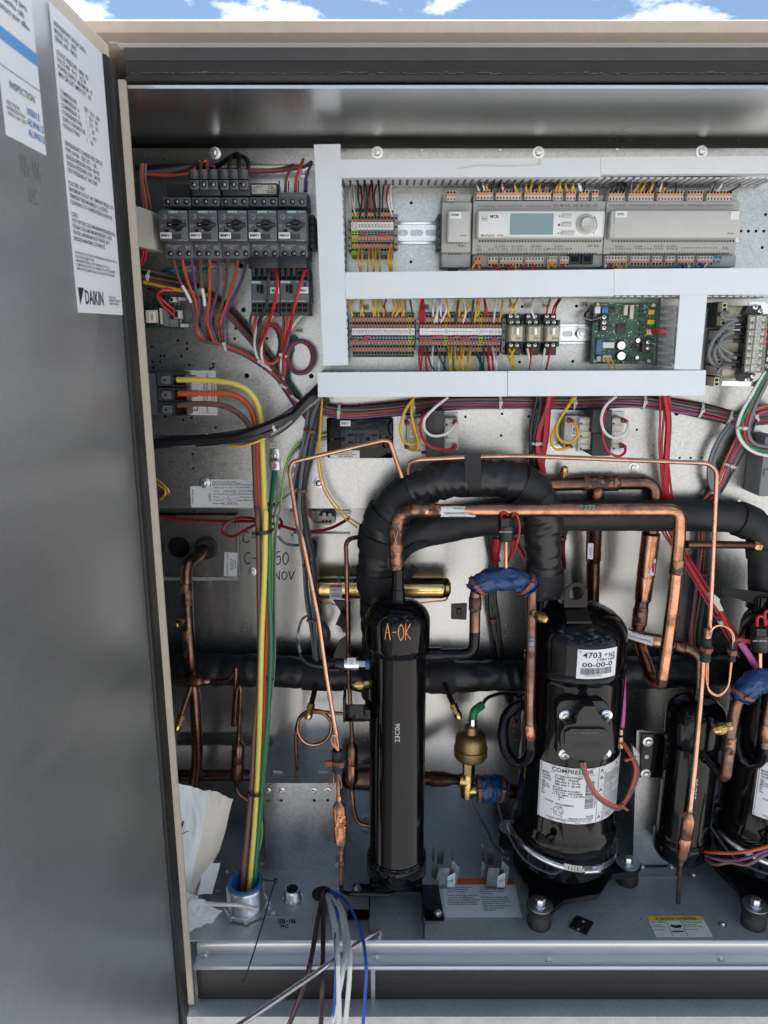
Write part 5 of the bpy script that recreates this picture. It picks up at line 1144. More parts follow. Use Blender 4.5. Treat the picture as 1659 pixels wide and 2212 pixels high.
drops(A5, [(718, 708, 716, 560, 'red'), (716, 726, 738, 560, 'red'), (760, 752, 756, 600, 'red'), (806, 776, 758, 560, 'dgrey'), (796, 792, 800, 558, 'white'), (838, 838, 838, 602, 'white'), (890, 850, 818, 560, 'dgrey'), (872, 876, 880, 600, 'dkgreen'), (936, 930, 884, 562, 'green'), (918, 908, 902, 560, 'yellow'), (912, 918, 924, 560, 'yellow'), (956, 948, 944, 560, 'yellow'), (960, 962, 964, 600, 'yellow'), (996, 986, 988, 560, 'yellow'), (1000, 998, 1004, 560, 'yellow'), (1036, 1030, 1028, 602, 'yellow'), (1046, 1044, 1048, 560, 'yellow'), (1112, 1112, 1090, 600, 'dkgreen'), (1124, 1120, 1110, 600, 'dkgreen'), (1132, 1136, 1136, 560, 'dgrey'), (1170, 1166, 1154, 600, 'red'), (1176, 1168, 1174, 560, 'red'), (1200, 1194, 1192, 600, 'red'), (1218, 1208, 1194, 560, 'white'), (1216, 1222, 1214, 600, 'white')],
      720, YD + .03, YT2, 'wire hanging down from the terminal strip next to the relays', 'wires below the terminal strip marked 1', .0017)
YQ = YR - .006
drops(A5, [(1308, 1322, 1312, 344, 'yellow'), (1360, 1342, 1344, 344, 'yellow'), (1460, 1452, 1472, 372, 'white'), (1576, 1562, 1552, 350, 'redd'), (1636, 1602, 1590, 352, 'redd'), (1648, 1618, 1604, 352, 'redd')], 242, YP - .03, YQ, 'wire reaching down to the relay sockets', 'wires above the relays', .0015, .003)
drops(A5, [(1342, 1318, 1340, 575, 'yellow'), (1312, 1336, 1306, 575, 'yellow'), (1356, 1318, 1294, 618, 'yellow'), (1436, 1436, 1426, 572, 'white'), (1438, 1446, 1458, 575, 'red'), (1522, 1532, 1542, 572, 'white'), (1550, 1566, 1578, 575, 'red')], 708, YD + .03, YQ, 'wire hanging from the relay sockets into the duct', 'wires below the relays', .0017, .003)
# circuit board leads
W_(A6, [(884, 408, 1.262), (840, 412, 1.262), (772, 426, 1.278)], 'red', 'upper red lead from the green circuit board into the short duct', 'leads of the green circuit board', .0019)
W_(A6, [(880, 452, 1.262), (830, 440, 1.262), (776, 440, 1.278)], 'red', 'lower red lead from the green circuit board into the short duct', 'leads of the green circuit board', .0019)
W_(A6, [(426, 628, 1.278), (446, 672, 1.274), (460, 716, 1.262)], 'yellow', 'yellow lead from the white socket of the green circuit board', 'leads of the green circuit board', .0017)
W_(A6, [(458, 628, 1.278), (480, 668, 1.274), (500, 716, 1.262)], 'yellow', 'yellow lead from the white socket of the green circuit board', 'leads of the green circuit board', .0017)
W_(A6, [(385, 335, 1.275), (320, 352, 1.285), (272, 335, 1.295), (268, 290, 1.30), (300, 258, 1.30)], 'black', 'black lead from the screw terminal of the green circuit board', 'leads of the green circuit board', .002)
W_(A6, [(385, 325, 1.275), (320, 346, 1.285), (250, 320, 1.297), (245, 290, 1.30), (300, 258, 1.30)], 'clear', 'bare grey lead from the screw terminal of the green circuit board', 'leads of the green circuit board', .0014)
mb = MB(); mb.cyl(A6(236, 345, 1.305), A6(216, 425, 1.31), .005, .003, 10); solo('shrink_sleeve', mb, m_['clear_cap'], 'clear shrink sleeve on the zinc rail beside the relay', 'sleeve')
# breaker feeds
for seq, c, lb in (([(625, 300), (628, 215), (612, 200), (540, 240), (400, 272), (200, 300), (90, 300)], 'brown', 'brown'), ([(682, 305), (680, 205), (655, 198), (600, 225), (540, 290), (400, 312), (250, 308), (110, 290)], 'orange', 'orange'), ([(752, 300), (745, 262), (720, 232), (600, 225), (420, 258), (250, 278), (100, 290)], 'purple', 'purple')):
    W_(A2, [(x, y, 1.262 if k == 0 else 1.275 if k < 3 else 1.292) for k, (x, y) in enumerate(seq)], c, f'{lb} wire arching into the lugs of breaker MMP10', 'feed wires above the breakers', .0026)
for k, (x, xp) in enumerate(((862, 880), (940, 938), (1016, 975))):
    W_(A2, [(x, 305, 1.26), (x + 4, 215, 1.262), (xp, 158 - (k == 1) * 22, 1.272), (850, 178, 1.285), (760, 232 + k * 6, 1.295), (640, 232 + k * 7, 1.297), (300, 240 + k * 9, 1.297), (90, 250 + k * 9, 1.297)], 'black', f'thick black wire arching into {("first", "second", "third")[k]} lug of breaker MMP1', 'feed wires above the breakers', .0036)
for k, (x, c) in enumerate(((1330, 'brown'), (1412, 'orange'), (1492, 'purple'))):
    W_(A2, [(x, 450, 1.262), (x + 10, 330, 1.266), ((1398, 1478, 1545)[k], (232, 185, 205)[k], 1.275), ((1350, 1430, 1480)[k], 245, 1.29), (1200, 268 + k * 9, 1.296), (900, 264 + k * 11, 1.298), (700, 262 + k * 11, 1.298)], c, f'{c} wire arching over the top of breaker MMP60', 'feed wires above the breakers', .0026)
for k, (x, c) in enumerate(((132, 'purple'), (150, 'orange'), (170, 'brown'))): W_(A2, [(x, 215, 1.262), (x - 4, 350, 1.262), (x + (10, 15, 22)[k], 480, 1.258), (x + (20, 28, 45)[k], 610, 1.252)], c, f'{c} wire dropping behind the cream box beside the breakers', 'wires beside the cream box', .0026)
for x in (150, 175): W_(A2, [(x, 930, 1.26), (x - 8, 1000, 1.265), (x - 45, 1060, 1.27)], 'red', 'red wire leaving the foot of the cream box beside the breakers', 'wires beside the cream box', .002)
# breaker outputs -> bundle
outs = [(400, 'brown', [(420, 1080), (460, 1200), (520, 1310), (570, 1430), (580, 1540)]), (475, 'orange', [(490, 1090), (530, 1220), (580, 1340), (600, 1450), (592, 1540)]), (548, 'purple', [(565, 1100), (585, 1250), (612, 1350), (610, 1450), (595, 1540)]),
        (628, 'brown', [(625, 1100), (635, 1220), (655, 1340), (662, 1450), (660, 1540)]), (702, 'orange', [(700, 1100), (700, 1220), (700, 1340), (685, 1450), (685, 1540)]), (778, 'purple', [(775, 1100), (775, 1220), (745, 1350), (715, 1450), (708, 1540)]),
        (858, 'brown', [(850, 1100), (838, 1220), (805, 1380), (765, 1470), (750, 1540)]), (935, 'orange', [(925, 1080), (890, 1230), (845, 1380), (800, 1500), (790, 1550)]), (1012, 'purple', [(990, 1100), (960, 1200), (880, 1370), (830, 1470), (812, 1550)])]
ends = {}
for i, (x, c, mid) in enumerate(outs):
    k = i // 3; tag = ('MMP61', 'MMP10', 'MMP1')[k]
    seq = [(*A2.d(x, 1008), 1.262)] + [(*A2.d(px, py), 1.272 + .004 * j) for j, (px, py) in enumerate(mid)]
    bx = 585 + k * 90 + (i % 3) * 25
    tail = [(A7.d(590 + k * 92 + (i % 3) * 22, 170 - k * 18)), A7.d(650 + k * 70 + (i % 3) * 20, 238), A7.d(835, 262 + (i % 3) * 9 + k * 7), A7.d(980, 318 + (i % 3) * 10 + k * 8), A7.d(1140, 410 + (i % 3) * 14 + k * 8), A7.d(1250, 510 + (i % 3) * 14 + k * 4), A7.d(1350, 640 + i * 4), A7.d(1430, 760 + i * 3), A7.d(1500, 850 + i * 4)]
    seq += [(a, b, 1.298 + .0035 * ((i * 5) % 4)) for a, b in tail]
    wo_ = W_(D, seq, c, f'{c} output wire running down from breaker {tag}', 'output wires of the breakers', .0025, sub=4)
    if i in (0, 3): q = catmull([P(*p) for p in seq], 4); part('marker_sleeve', MB().tube(q[9:15], .0029, 8), m_['sticker'], wo_)
def tie(fr, x, y, dx, dy, Y, mat, label, cat='cable tie', group='cable ties', w=.0022, bulge=.006, head=True):
    """strap across a bundle, centred at x, y, reaching dx, dy to each side"""
    mb = MB(); a, b = fr(x - dx, y - dy, Y), fr(x + dx, y + dy, Y); c = (a + b) / 2; n = 10
    ax = (b - a) / 2; L = ax.length; lo = ax.cross(Vector((0, 1, 0))).normalized(); r_ = []
    for k in range(n + 1):
        t = math.pi * k / n; r_.append(c - ax * math.cos(t) + Vector((0, -math.sin(t) * min(bulge, L), 0)))
    for p, q in zip(r_, r_[1:]):
        mb.add([p + lo * w, q + lo * w, q - lo * w, p - lo * w, p + lo * w + Vector((0, .001, 0)), q + lo * w + Vector((0, .001, 0)), q - lo * w + Vector((0, .001, 0)), p - lo * w + Vector((0, .001, 0))], [(0, 1, 2, 3), (7, 6, 5, 4), (0, 4, 5, 1), (3, 2, 6, 7)])
    if head: h = r_[n // 4]; mb.box(h + Vector((-.003, -.0025, -.0028)), h + Vector((.003, .0025, .0028)), bev=.0006)
    return solo('cable_tie', mb, m_[mat], label, cat, group)
tie(A7, 832, 288, 12, 34, 1.298, 'tie_white', 'white cable tie gathering the breaker output wires')
tie(A7, 1140, 425, 30, 24, 1.292, 'tie_white', 'white cable tie where the white wires join the breaker outputs')
tie(A7, 1320, 615, 26, 14, 1.292, 'tie_white', 'white cable tie on the wire bundle beside the lower duct')
tie(A7, 1415, 715, 34, 26, 1.292, 'tie_white', 'white cable tie where the wire bundle passes under the black sleeve')
# contactor wires and coils
for x, c, seq, lb in ((1060, 'brown', [(1040, 60), (1050, 130), (1075, 200), (1110, 300), (1160, 420)], 'M3'), (1100, 'orange', [(1080, 60), (1070, 130), (1085, 240), (1120, 340), (1180, 440)], 'M3'), (1150, 'dgrey', [(1110, 80), (1105, 180), (1095, 260), (1120, 380), (1170, 440)], 'M3'), (1215, 'white', [(1130, 60), (1085, 160), (1075, 280), (1110, 390), (1230, 480)], 'M3'), (1265, 'white', [(1200, 60), (1150, 180), (1130, 300), (1150, 420), (1240, 500)], 'M3'),
                      (1320, 'brown', [(1318, 40), (1312, 150), (1300, 300), (1280, 430), (1290, 560)], 'M60'), (1360, 'orange', [(1345, 60), (1325, 200), (1320, 330), (1330, 460), (1310, 560)], 'M60'), (1410, 'purple', [(1385, 60), (1350, 240), (1325, 330), (1310, 460), (1300, 560)], 'M60'), (1500, 'white', [(1440, 50), (1370, 150), (1320, 280), (1290, 430), (1320, 570)], 'M60')):
    W_(D, [(*A2.d(x, 1440), 1.25)] + [(*A7.d(a, b), 1.268 + .008 * k) for k, (a, b) in enumerate(seq)], c, f'{CN[c]} wire hanging from contactor {lb}', 'wires below the contactors', .0024)
W_(A2, [(1250, 1100, 1.24), (1262, 1200, 1.228), (1250, 1330, 1.228), (1210, 1480, 1.238), (1150, 1640, 1.26), (1110, 1750, 1.275)], 'red', 'bright red wire crossing in front of contactor M3', 'control wires of the contactors', .0026)
W_(A2, [(1195, 1090, 1.24), (1190, 1180, 1.226), (1185, 1350, 1.228), (1130, 1500, 1.245), (1110, 1560, 1.26)], 'dgrey', 'dark grey wire crossing in front of contactor M3', 'control wires of the contactors', .0026)
W_(A2, [(1495, 1100, 1.24), (1450, 1230, 1.228), (1405, 1400, 1.232), (1370, 1560, 1.25), (1330, 1700, 1.27), (1315, 1850, 1.282)], 'red', 'bright red wire crossing in front of contactor M60', 'control wires of the contactors', .0026)
for cx, cy, rx, ry, cs, lb in ((1210, 260, 95, 165, ('orange', 'purple', 'brown'), 'M3'), (1455, 370, 120, 140, ('purple', 'orange', 'brown'), 'M60')):
    for k, c in enumerate(cs):
        q = [(cx + (rx - k * 12) * math.cos(a), cy + (ry - k * 8) * math.sin(a), 1.295 + .004 * k - .006 * math.sin(a)) for a in [R(-160 + 24 * i) for i in range(15)]]
        W_(A7, q, c, f'{c} loop of spare wire coiled under contactor {lb}', 'spare wire loops under the contactors', .0025)
tie(A7, 1318, 358, 28, 10, 1.284, 'tie_white', 'white cable tie on the wires beside the coiled spare loops')
W_(A7, [(1384, 320, 1.31), (1370, 400, 1.308), (1355, 520, 1.305), (1380, 620, 1.302), (1440, 680, 1.30)], 'dkgreen', 'dark green ground wire from the GND60 screw', 'ground wires on the panel', .0022)
W_(A2, [(300, 1180, YP - .004), (305, 1120, YP - .005), (345, 1095, YP - .006), (395, 1098, YP - .006)], 'dkgreen', 'dark green ground wire curving into the blue crimp under the breakers', 'ground wires on the panel', .002)
# GFR1 leads
for k in range(2): W_(C6, [(565 - k * 15, 535 + k * 70, 1.298), (440 - k * 60, 430 + k * 30, 1.285), (310 - k * 20, 300, 1.28), (360, 225 + k * 12, 1.285), (480, 215 + k * 14, 1.29), (620, 235 + k * 16, 1.30)], 'red', 'red lead looping out of the white plug of the GFR1 board', 'leads of the GFR1 board', .0021)
W_(C6, [(480, 345, 1.298), (380, 265, 1.29), (280, 220, 1.285), (150, 195, 1.285)], 'black', 'black twisted lead of the GFR1 board', 'leads of the GFR1 board', .0017)

# ================================================================== harnesses (tied bundles: one thing, wires are its parts)
def harness(name, label, fr, path, wires, ties, tmat='tie_white', seed=0, spread=.006, r=.0024, flat=.5, sub=5):
    """path: (x, y, Y); wires: colours spread about the path"""
    random.seed(seed)
    base = catmull(pts3(fr, path), sub); n = len(base)
    t = thing(name, label, 'wire bundle', base[n // 2], 'tied wire bundles')
    fr_ = []
    for i in range(n):
        T = (base[min(i + 1, n - 1)] - base[max(i - 1, 0)]).normalized(); e = T.cross(Vector((0, 1, 0)));  e = e.normalized() if e.length > 1e-5 else Vector((1, 0, 0)); fr_.append((e, T.cross(e).normalized()))
    m = len(wires)
    for j, w in enumerate(wires):
        c, rr = (w, r) if isinstance(w, str) else w
        u0 = (j - (m - 1) / 2) / max(1, (m - 1) / 2) * spread; v0 = random.uniform(-1, 1) * spread * flat; ph = random.uniform(0, 6)
        q = [b + e * (u0 + math.sin(i * .35 + ph) * rr * .5) + f * (v0 + math.cos(i * .27 + ph) * rr * .5) for i, (b, (e, f)) in enumerate(zip(base, fr_))]
        part('wire', MB().tube(q, rr, 6), m_['w_' + c], t)
    for s in ties:
        i = min(n - 2, max(1, int(s * (n - 1)))); b = base[i]; e, f = fr_[i]; T = e.cross(f)
        mb = MB(); k = 16; R_ = spread + r * 1.3; R2 = spread * flat + r * 2.0
        ring = [b + e * R_ * math.cos(2 * math.pi * a / k) + f * R2 * math.sin(2 * math.pi * a / k) for a in range(k)]
        mb.v = [p + T * .0022 for p in ring] + [p - T * .0022 for p in ring] + [b + (p - b) * .9 + T * .0022 for p in ring] + [b + (p - b) * .9 - T * .0022 for p in ring]
        for a in range(k): c = (a + 1) % k; mb.face([a, c, k + c, k + a]); mb.face([2 * k + a, 3 * k + a, 3 * k + c, 2 * k + c])
        h = min(ring, key=lambda p: p.y + abs((p - b).dot(e)) * .2); mb.box(h + Vector((-.0032, -.003, -.003)), h + Vector((.0032, .002, .003)), bev=.0006)
        part('tie', mb, m_[tmat], t)
    return t
Yh = 1.304
harness('wire_harness', 'long bundle of red, brown and purple wires tied under the bottom duct', D, [(672, 868, 1.30), (700, 884, Yh), (760, 890, Yh), (850, 884, Yh), (960, 872, Yh), (1060, 869, Yh), (1160, 868, Yh), (1260, 869, Yh), (1360, 866, Yh), (1430, 872, Yh), (1500, 884, Yh), (1558, 897, Yh), (1600, 905, Yh), (1690, 900, Yh)],
        ['black', 'purple', 'orange', 'redd', 'orange', 'brown', 'purple', 'brown', 'orange', 'brown', 'purple', 'black', 'redd'], (.13, .27, .40, .53, .66, .79, .89), seed=1, spread=.0105, flat=.4)
harness('sleeved_bundle', 'black sleeve with grey and purple wires crossing over the thick cables', D, [(300, 953, 1.235), (345, 953, 1.232), (450, 951, 1.222), (540, 940, 1.208), (600, 916, 1.212), (650, 880, 1.24), (700, 835, 1.27)],
        [('grey', .0034), ('grey', .0034), ('black', .009), ('black', .008), ('grey', .0034), ('purple', .0026), ('dgrey', .003)], (.08, .36, .66, .93), seed=2, spread=.0085, flat=.35)
for k in range(2): W_(A7, [(840, 1102 + k * 14, 1.215), (950, 1108 + k * 8, 1.205), (1060, 1085, 1.20), (1180, 1040 - k * 8, 1.205)], 'yellow', 'yellow wire peeling off the black sleeve over the thick cables', 'wires peeling off the black sleeve', .0018)
harness('wire_harness', 'grey cable bundle running down the panel left of the bent copper tube', D, [(700, 855, 1.275), (684, 880, 1.282), (672, 930, 1.286), (660, 985, 1.288), (650, 1040, 1.286), (648, 1090, 1.285), (655, 1150, 1.30), (668, 1220, 1.33), (674, 1290, 1.35), (684, 1370, 1.36), (690, 1450, 1.365)],
        [('grey', .0034), ('dgrey', .003), ('grey', .0034), ('dgrey', .003), ('grey', .003), ('dgrey', .003)], (.20, .45, .70), 'tie_brown', seed=3, spread=.0105, flat=.4)
harness('wire_harness', 'bundle of brown, purple and black wires slanting down behind the breaker outputs', D, [(290, 590, 1.30), (345, 603, 1.302), (420, 622, 1.304), (480, 660, 1.306), (540, 725, 1.308), (590, 790, 1.305), (625, 840, 1.302), (650, 880, 1.302), (680, 905, 1.302)],
        ['purple', 'brown', 'purple', 'brown', 'black', 'dgrey', 'brown'], (.08, .28), seed=4, spread=.008, flat=.4)
for k in range(2): W_(D, [(310, 607 + k * 4, 1.295), (360, 620 + k * 3, 1.292), (410, 628 + k * 4, 1.296), (450, 636 + k * 3, 1.302)], 'yellow', 'yellow wire along the slanting bundle above the GFR1 board', 'yellow wires above the GFR1 board', .0018)
harness('wire_harness', 'colourful bundle curving down beside the grey plastic box', D, [(1690, 885, 1.29), (1640, 892, 1.296), (1618, 912, 1.298), (1598, 960, 1.30), (1576, 1005, 1.302), (1556, 1045, 1.304), (1524, 1090, 1.304), (1490, 1125, 1.304)],
        ['orange', 'purple', 'brown', 'orange', 'purple', 'brown', 'dgrey'], (.20, .58), seed=6, spread=.0105, flat=.4)
harness('wire_harness', 'pair of grey cables curving down beside the grey plastic box', D, [(1578, 915, 1.298), (1556, 950, 1.296), (1540, 1000, 1.294), (1538, 1045, 1.296), (1552, 1080, 1.302), (1570, 1110, 1.31)], [('grey', .0038), ('grey', .0038)], (.70,), seed=7, spread=.0055, flat=.2)
harness('wire_harness', 'white, green and red cable looping out of the transformer terminals', D, [(1700, 760, 1.24), (1668, 792, 1.246), (1636, 850, 1.256), (1610, 905, 1.262), (1604, 935, 1.262), (1618, 960, 1.262), (1650, 972, 1.26), (1700, 974, 1.258)], [('white', .003), ('green', .003), ('red', .0024), ('grey', .003)], (.52,), seed=8, spread=.0075, flat=.2)
harness('red_sleeve', 'flat red sleeve and black cables hanging from the bottom duct over the arch', D, [(1176, 850, 1.285), (1172, 880, 1.285), (1162, 930, 1.285), (1158, 975, 1.288), (1160, 1020, 1.295), (1162, 1060, 1.30)],
        [('black', .0036), ('black', .0036), ('black', .003), ('red', .0065), ('red', .006)], (.52,), seed=9, spread=.011, flat=.12)
harness('red_sleeve', 'long red sleeve and wires hanging from the bottom duct behind the pipes', D, [(1435, 850, 1.285), (1437, 900, 1.285), (1434, 970, 1.29), (1438, 1040, 1.295), (1442, 1090, 1.305), (1440, 1140, 1.33), (1455, 1170, 1.33), (1500, 1240, 1.31), (1555, 1330, 1.285), (1610, 1420, 1.27), (1650, 1480, 1.265)],
        [('red', .002), ('red', .002), ('red', .0055), ('red', .002)], (.62, .80), 'tie_brown', seed=10, spread=.0075, flat=.2)
harness('wire_harness', 'dark wire bundle on the rear wall behind the right copper tube', D, [(1522, 1130, 1.40), (1520, 1200, 1.40), (1508, 1300, 1.40), (1500, 1380, 1.40), (1512, 1460, 1.40), (1520, 1500, 1.40)], ['purple', 'orange', 'black', 'brown', 'black', 'dgrey'], (.3,), 'tie_brown', seed=12, spread=.010, flat=.4)
harness('wire_harness', 'thin red and brown wires arching under the insulated pipe on the rear wall', D, [(1215, 1230, 1.40), (1212, 1180, 1.40), (1225, 1140, 1.40), (1262, 1112, 1.40), (1320, 1105, 1.40), (1400, 1130, 1.40), (1470, 1138, 1.40), (1530, 1120, 1.40)], ['red', 'black', 'brown', 'orange'], (.22,), 'tie_brown', seed=13, spread=.005, flat=.4)
harness('cable_coil', 'black and grey cables hanging behind the blue wrapped pipe', D, [(1066, 1120, 1.40), (1062, 1170, 1.40), (1068, 1230, 1.39), (1060, 1290, 1.385), (1068, 1350, 1.39), (1076, 1420, 1.40)], [('black', .004), ('dgrey', .003), ('black', .004)], (.78,), 'tie_brown', seed=14, spread=.007, flat=.3)
# transformer leads
for seq, c, lb in (([(838, 152, 1.26), (780, 240, 1.25), (748, 350, 1.245), (770, 440, 1.25), (830, 462, 1.258), (858, 420, 1.262), (800, 322, 1.268)], 'yellow', 'T2A'), ([(832, 155, 1.262), (822, 250, 1.25), (845, 360, 1.25), (872, 460, 1.255), (850, 502, 1.26), (796, 486, 1.268)], 'yellow', 'T2A'), ([(1062, 150, 1.26), (980, 215, 1.245), (912, 290, 1.24), (910, 360, 1.24), (960, 402, 1.24), (1040, 395, 1.245), (1105, 340, 1.26), (1116, 318, 1.268)], 'white', 'T2A'), ([(930, 250, 1.256), (888, 300, 1.25), (885, 390, 1.245), (940, 470, 1.24), (1030, 494, 1.248), (1108, 488, 1.266)], 'red', 'T2A')):
    W_(A8, seq, c, f'{CN[c]} wire looping in front of transformer {lb}', 'transformer leads', .0024)
for seq, c, lb in (([(345, 148, 1.26), (270, 250, 1.25), (215, 360, 1.245), (240, 445, 1.25), (310, 460, 1.255), (358, 410, 1.26), (350, 350, 1.264), (318, 318, 1.268)], 'yellow', 'T2B'), ([(330, 150, 1.262), (240, 300, 1.25), (180, 430, 1.25), (200, 502, 1.256), (260, 505, 1.262), (310, 488, 1.268)], 'yellow', 'T2B'), ([(620, 148, 1.26), (550, 210, 1.25), (520, 300, 1.245), (545, 390, 1.242), (610, 428, 1.245), (680, 400, 1.255), (706, 345, 1.262), (690, 318, 1.268)], 'white', 'T2B'), ([(560, 190, 1.262), (538, 280, 1.252), (530, 400, 1.246), (560, 510, 1.246), (630, 555, 1.25), (680, 530, 1.258), (684, 492, 1.266)], 'red', 'T2B')):
    W_(B1, seq, c, f'{CN[c]} wire looping in front of transformer {lb}', 'transformer leads', .0024)
# long thin wires across the panel
for k in range(2): W_(D, [(696, 862, 1.27), (688 + k * 3, 960, 1.275), (686 + k * 6, 1000, 1.28), (700 + k * 6, 1060, 1.285), (735 + k * 10, 1110, 1.29), (772 + k * 6, 1140 - k * 6, 1.295)], 'yellow', 'long yellow wire curving down to the insulated arch', 'long yellow wires on the panel', .0016)
for k, c in enumerate(('lime', 'dgrey', 'grey')): W_(D, [(706, 938 + k * 5, 1.30), (660, 950 + k * 5, 1.295), (630, 975 + k * 5, 1.285), (614, 1020 + k * 2, 1.27), (606, 1090, 1.25), (592 + k * 2, 1160, 1.235), (588 + k * 3, 1300, 1.222), (590 + k * 2, 1420, 1.22), (584, 1540, 1.215), (560 + k * 5, 1700, 1.21), (566 - k * 2, 1800, 1.20), (548 + k * 2, 1880, 1.19), (540, 1925, 1.185)], c, f'thin {CN[c]} wire running beside the thick green cable', 'thin wires beside the green cable', .0019)
q_ = W_(B2, [(1225, 115, 1.28), (1130, 180, 1.275), (1050, 270, 1.275), (1035, 370, 1.275), (1055, 480, 1.28), (1110, 560, 1.30), (1200, 582, 1.34), (1262, 575, 1.36)], 'grey', 'grey sensor cable with white tag sweeping across the lower wall', 'sensor cables', .0028)
part('marker_sleeve', wire_mb(B2, [(1037, 350, 1.275), (1040, 400, 1.2765), (1060, 500, 1.281)], .0032, n=8), m_['sticker'], q_)
q_ = W_(B2, [(1330, 1160, 1.36), (1260, 1200, 1.35), (1225, 1340, 1.34), (1245, 1480, 1.31), (1300, 1560, 1.27), (1400, 1590, 1.235), (1470, 1590, 1.215)], 'grey', 'grey sensor cable with white tag leading to the pressure sensor', 'sensor cables', .0026)
part('marker_sleeve', wire_mb(B2, [(1228, 1310, 1.343), (1228, 1390, 1.333), (1245, 1470, 1.312)], .0030, n=8), m_['sticker'], q_)
for k in range(3): W_(B2, [(1345 + k * 8, 1195, 1.36), (1420 + k * 12, 1220, 1.355), (1475 + k * 8, 1320, 1.355), (1440 + k * 8, 1410, 1.36), (1400, 1420, 1.37)], 'dgrey', 'dark grey spare cable loop tied behind the slanting copper tube', 'spare cable loops', .0024)
W_(B2, [(1330, 1180, 1.365), (1320, 1130, 1.36), (1350, 1108, 1.355), (1395, 1120, 1.36), (1400, 1180, 1.365)], 'dgrey', 'dark grey cable ring over the brown tie behind the copper tube', 'spare cable loops', .0026)
tie(B2, 1345, 1205, 40, 4, 1.352, 'tie_brown', 'brown cable tie on the spare cable loops')
for a, c in (((1310, 330), 'purple'), ((1320, 300), 'green'), ((1305, 360), 'orange')): W_(B2, [(1275, 130, 1.30), (1292, 200, 1.31), (a[0], a[1] - 60, 1.33), (1350, 370, 1.35), (1412, 395, 1.368), (1490, 390, 1.374)], c, f'{c} wire leading into the white plug under the panel', 'wires of the white plug', .0022)
W_(B2, [(-60, 330, 1.37), (78, 343, 1.37), (250, 366, 1.365), (500, 380, 1.355), (700, 384, 1.345), (880, 384, 1.33), (1030, 405, 1.33), (1190, 452, 1.345), (1330, 472, 1.36), (1500, 440, 1.37), (1630, 372, 1.385), (1650, 350, 1.40)], 'redd', 'thick dark red cable crossing the lower wall behind the yellow cable', 'dark red cables', .0032)
W_(B2, [(900, 362, 1.335), (760, 354, 1.34), (650, 390, 1.34), (604, 450, 1.338), (640, 502, 1.335), (705, 505, 1.332), (800, 450, 1.33), (880, 408, 1.328)], 'redd', 'loop of dark red cable tied behind the brown power cable', 'dark red cables', .0030)
W_(B2, [(960, 350, 1.33), (1050, 345, 1.332), (1092, 395, 1.332), (1060, 445, 1.33), (980, 450, 1.325)], 'redd', 'small loop of dark red cable beside the green power cable', 'dark red cables', .0030)
for k in range(2): W_(A7, [(235, 1360 + k * 40, 1.31), (330, 1440 + k * 30, 1.30), (365 - k * 40, 1490 + k * 30, 1.30), (330 - k * 30, 1510 + k * 40, 1.31)], 'yellow', 'yellow wire loop peeking out beside the door edge', 'yellow wires beside the door edge', .0018)
mb = MB()
for y in (1500, 1550): mb.box(A7(240, y - 12, 1.312), A7(345 - (y - 1500), y + 14, 1.312) + Vector((0, .006, 0)), bev=.0012)
solo('crimp_terminal', mb, m_['amp_red'], 'dark red crimp terminals of the yellow wires beside the door edge', 'terminal')

# ================================================================== thick power cables
def cable(fr_pts, c, r, label):
    return solo('power_cable', MB().tube(catmull([P(x, y, Y) for x, y, Y in fr_pts], 6), r, 14), m_['w_' + c], label, 'power cable', 'thick power cables into the conduit')
q = lambda fr, *pp: [(*fr.d(x, y), Y) for x, y, Y in pp]
cable(q(A7, (435, 557, 1.262), (620, 558, 1.255), (850, 578, 1.248), (980, 622, 1.245), (1075, 715, 1.243), (1122, 850, 1.240), (1132, 1000, 1.236), (1146, 1300, 1.226), (1158, 1700, 1.212)) + q(B2, (958, 330, 1.205), (950, 800, 1.20), (928, 1300, 1.20), (915, 1800, 1.20)) + q(B5, (806, 400, 1.20), (790, 800, 1.198), (765, 1200, 1.19), (740, 1480, 1.183), (725, 1640, 1.18)), 'pyellow', .0049, 'thick yellow power cable running down into the blue lined conduit')
cable(q(A7, (445, 672, 1.262), (650, 670, 1.258), (850, 672, 1.254), (960, 712, 1.252), (1040, 795, 1.25), (1082, 930, 1.248), (1098, 1100, 1.244), (1112, 1400, 1.232), (1128, 1700, 1.222)) + q(B2, (935, 330, 1.217), (962, 800, 1.212), (970, 1300, 1.212), (950, 1800, 1.212)) + q(B5, (838, 400, 1.212), (808, 800, 1.21), (762, 1200, 1.202), (720, 1480, 1.196), (705, 1640, 1.19)), 'porange', .0047, 'thick orange power cable running down into the blue lined conduit')
cable(q(A7, (440, 770, 1.262), (600, 757, 1.258), (800, 770, 1.254), (930, 830, 1.252), (1010, 905, 1.25), (1050, 985, 1.247), (1070, 1100, 1.243), (1090, 1600, 1.226)) + q(B2, (895, 350, 1.212), (905, 900, 1.206), (912, 1500, 1.205), (900, 1800, 1.205)) + q(B5, (772, 400, 1.205), (748, 850, 1.202), (705, 1300, 1.19), (688, 1480, 1.185), (680, 1640, 1.182)), 'brown', .0049, 'thick brown power cable running down into the blue lined conduit')
cable(q(A7, (1238, 1300, 1.308), (1236, 1340, 1.304), (1218, 1500, 1.28), (1200, 1700, 1.25)) + q(B2, (992, 480, 1.215), (990, 900, 1.205), (1004, 1400, 1.20), (990, 1800, 1.20)) + q(B5, (872, 300, 1.20), (850, 540, 1.198), (822, 900, 1.196), (798, 1200, 1.19), (775, 1500, 1.183), (766, 1640, 1.18)), 'green', .0042, 'thick green ground cable running down into the blue lined conduit')
tie(B2, 934, 466, 78, -8, 1.21, 'tie_black', 'black cable tie round the four power cables below the panel', w=.003, bulge=.018)
tie(B5, 785, 856, 62, 0, 1.203, 'tie_black', 'black cable tie round the four power cables above the conduit', w=.003, bulge=.016)
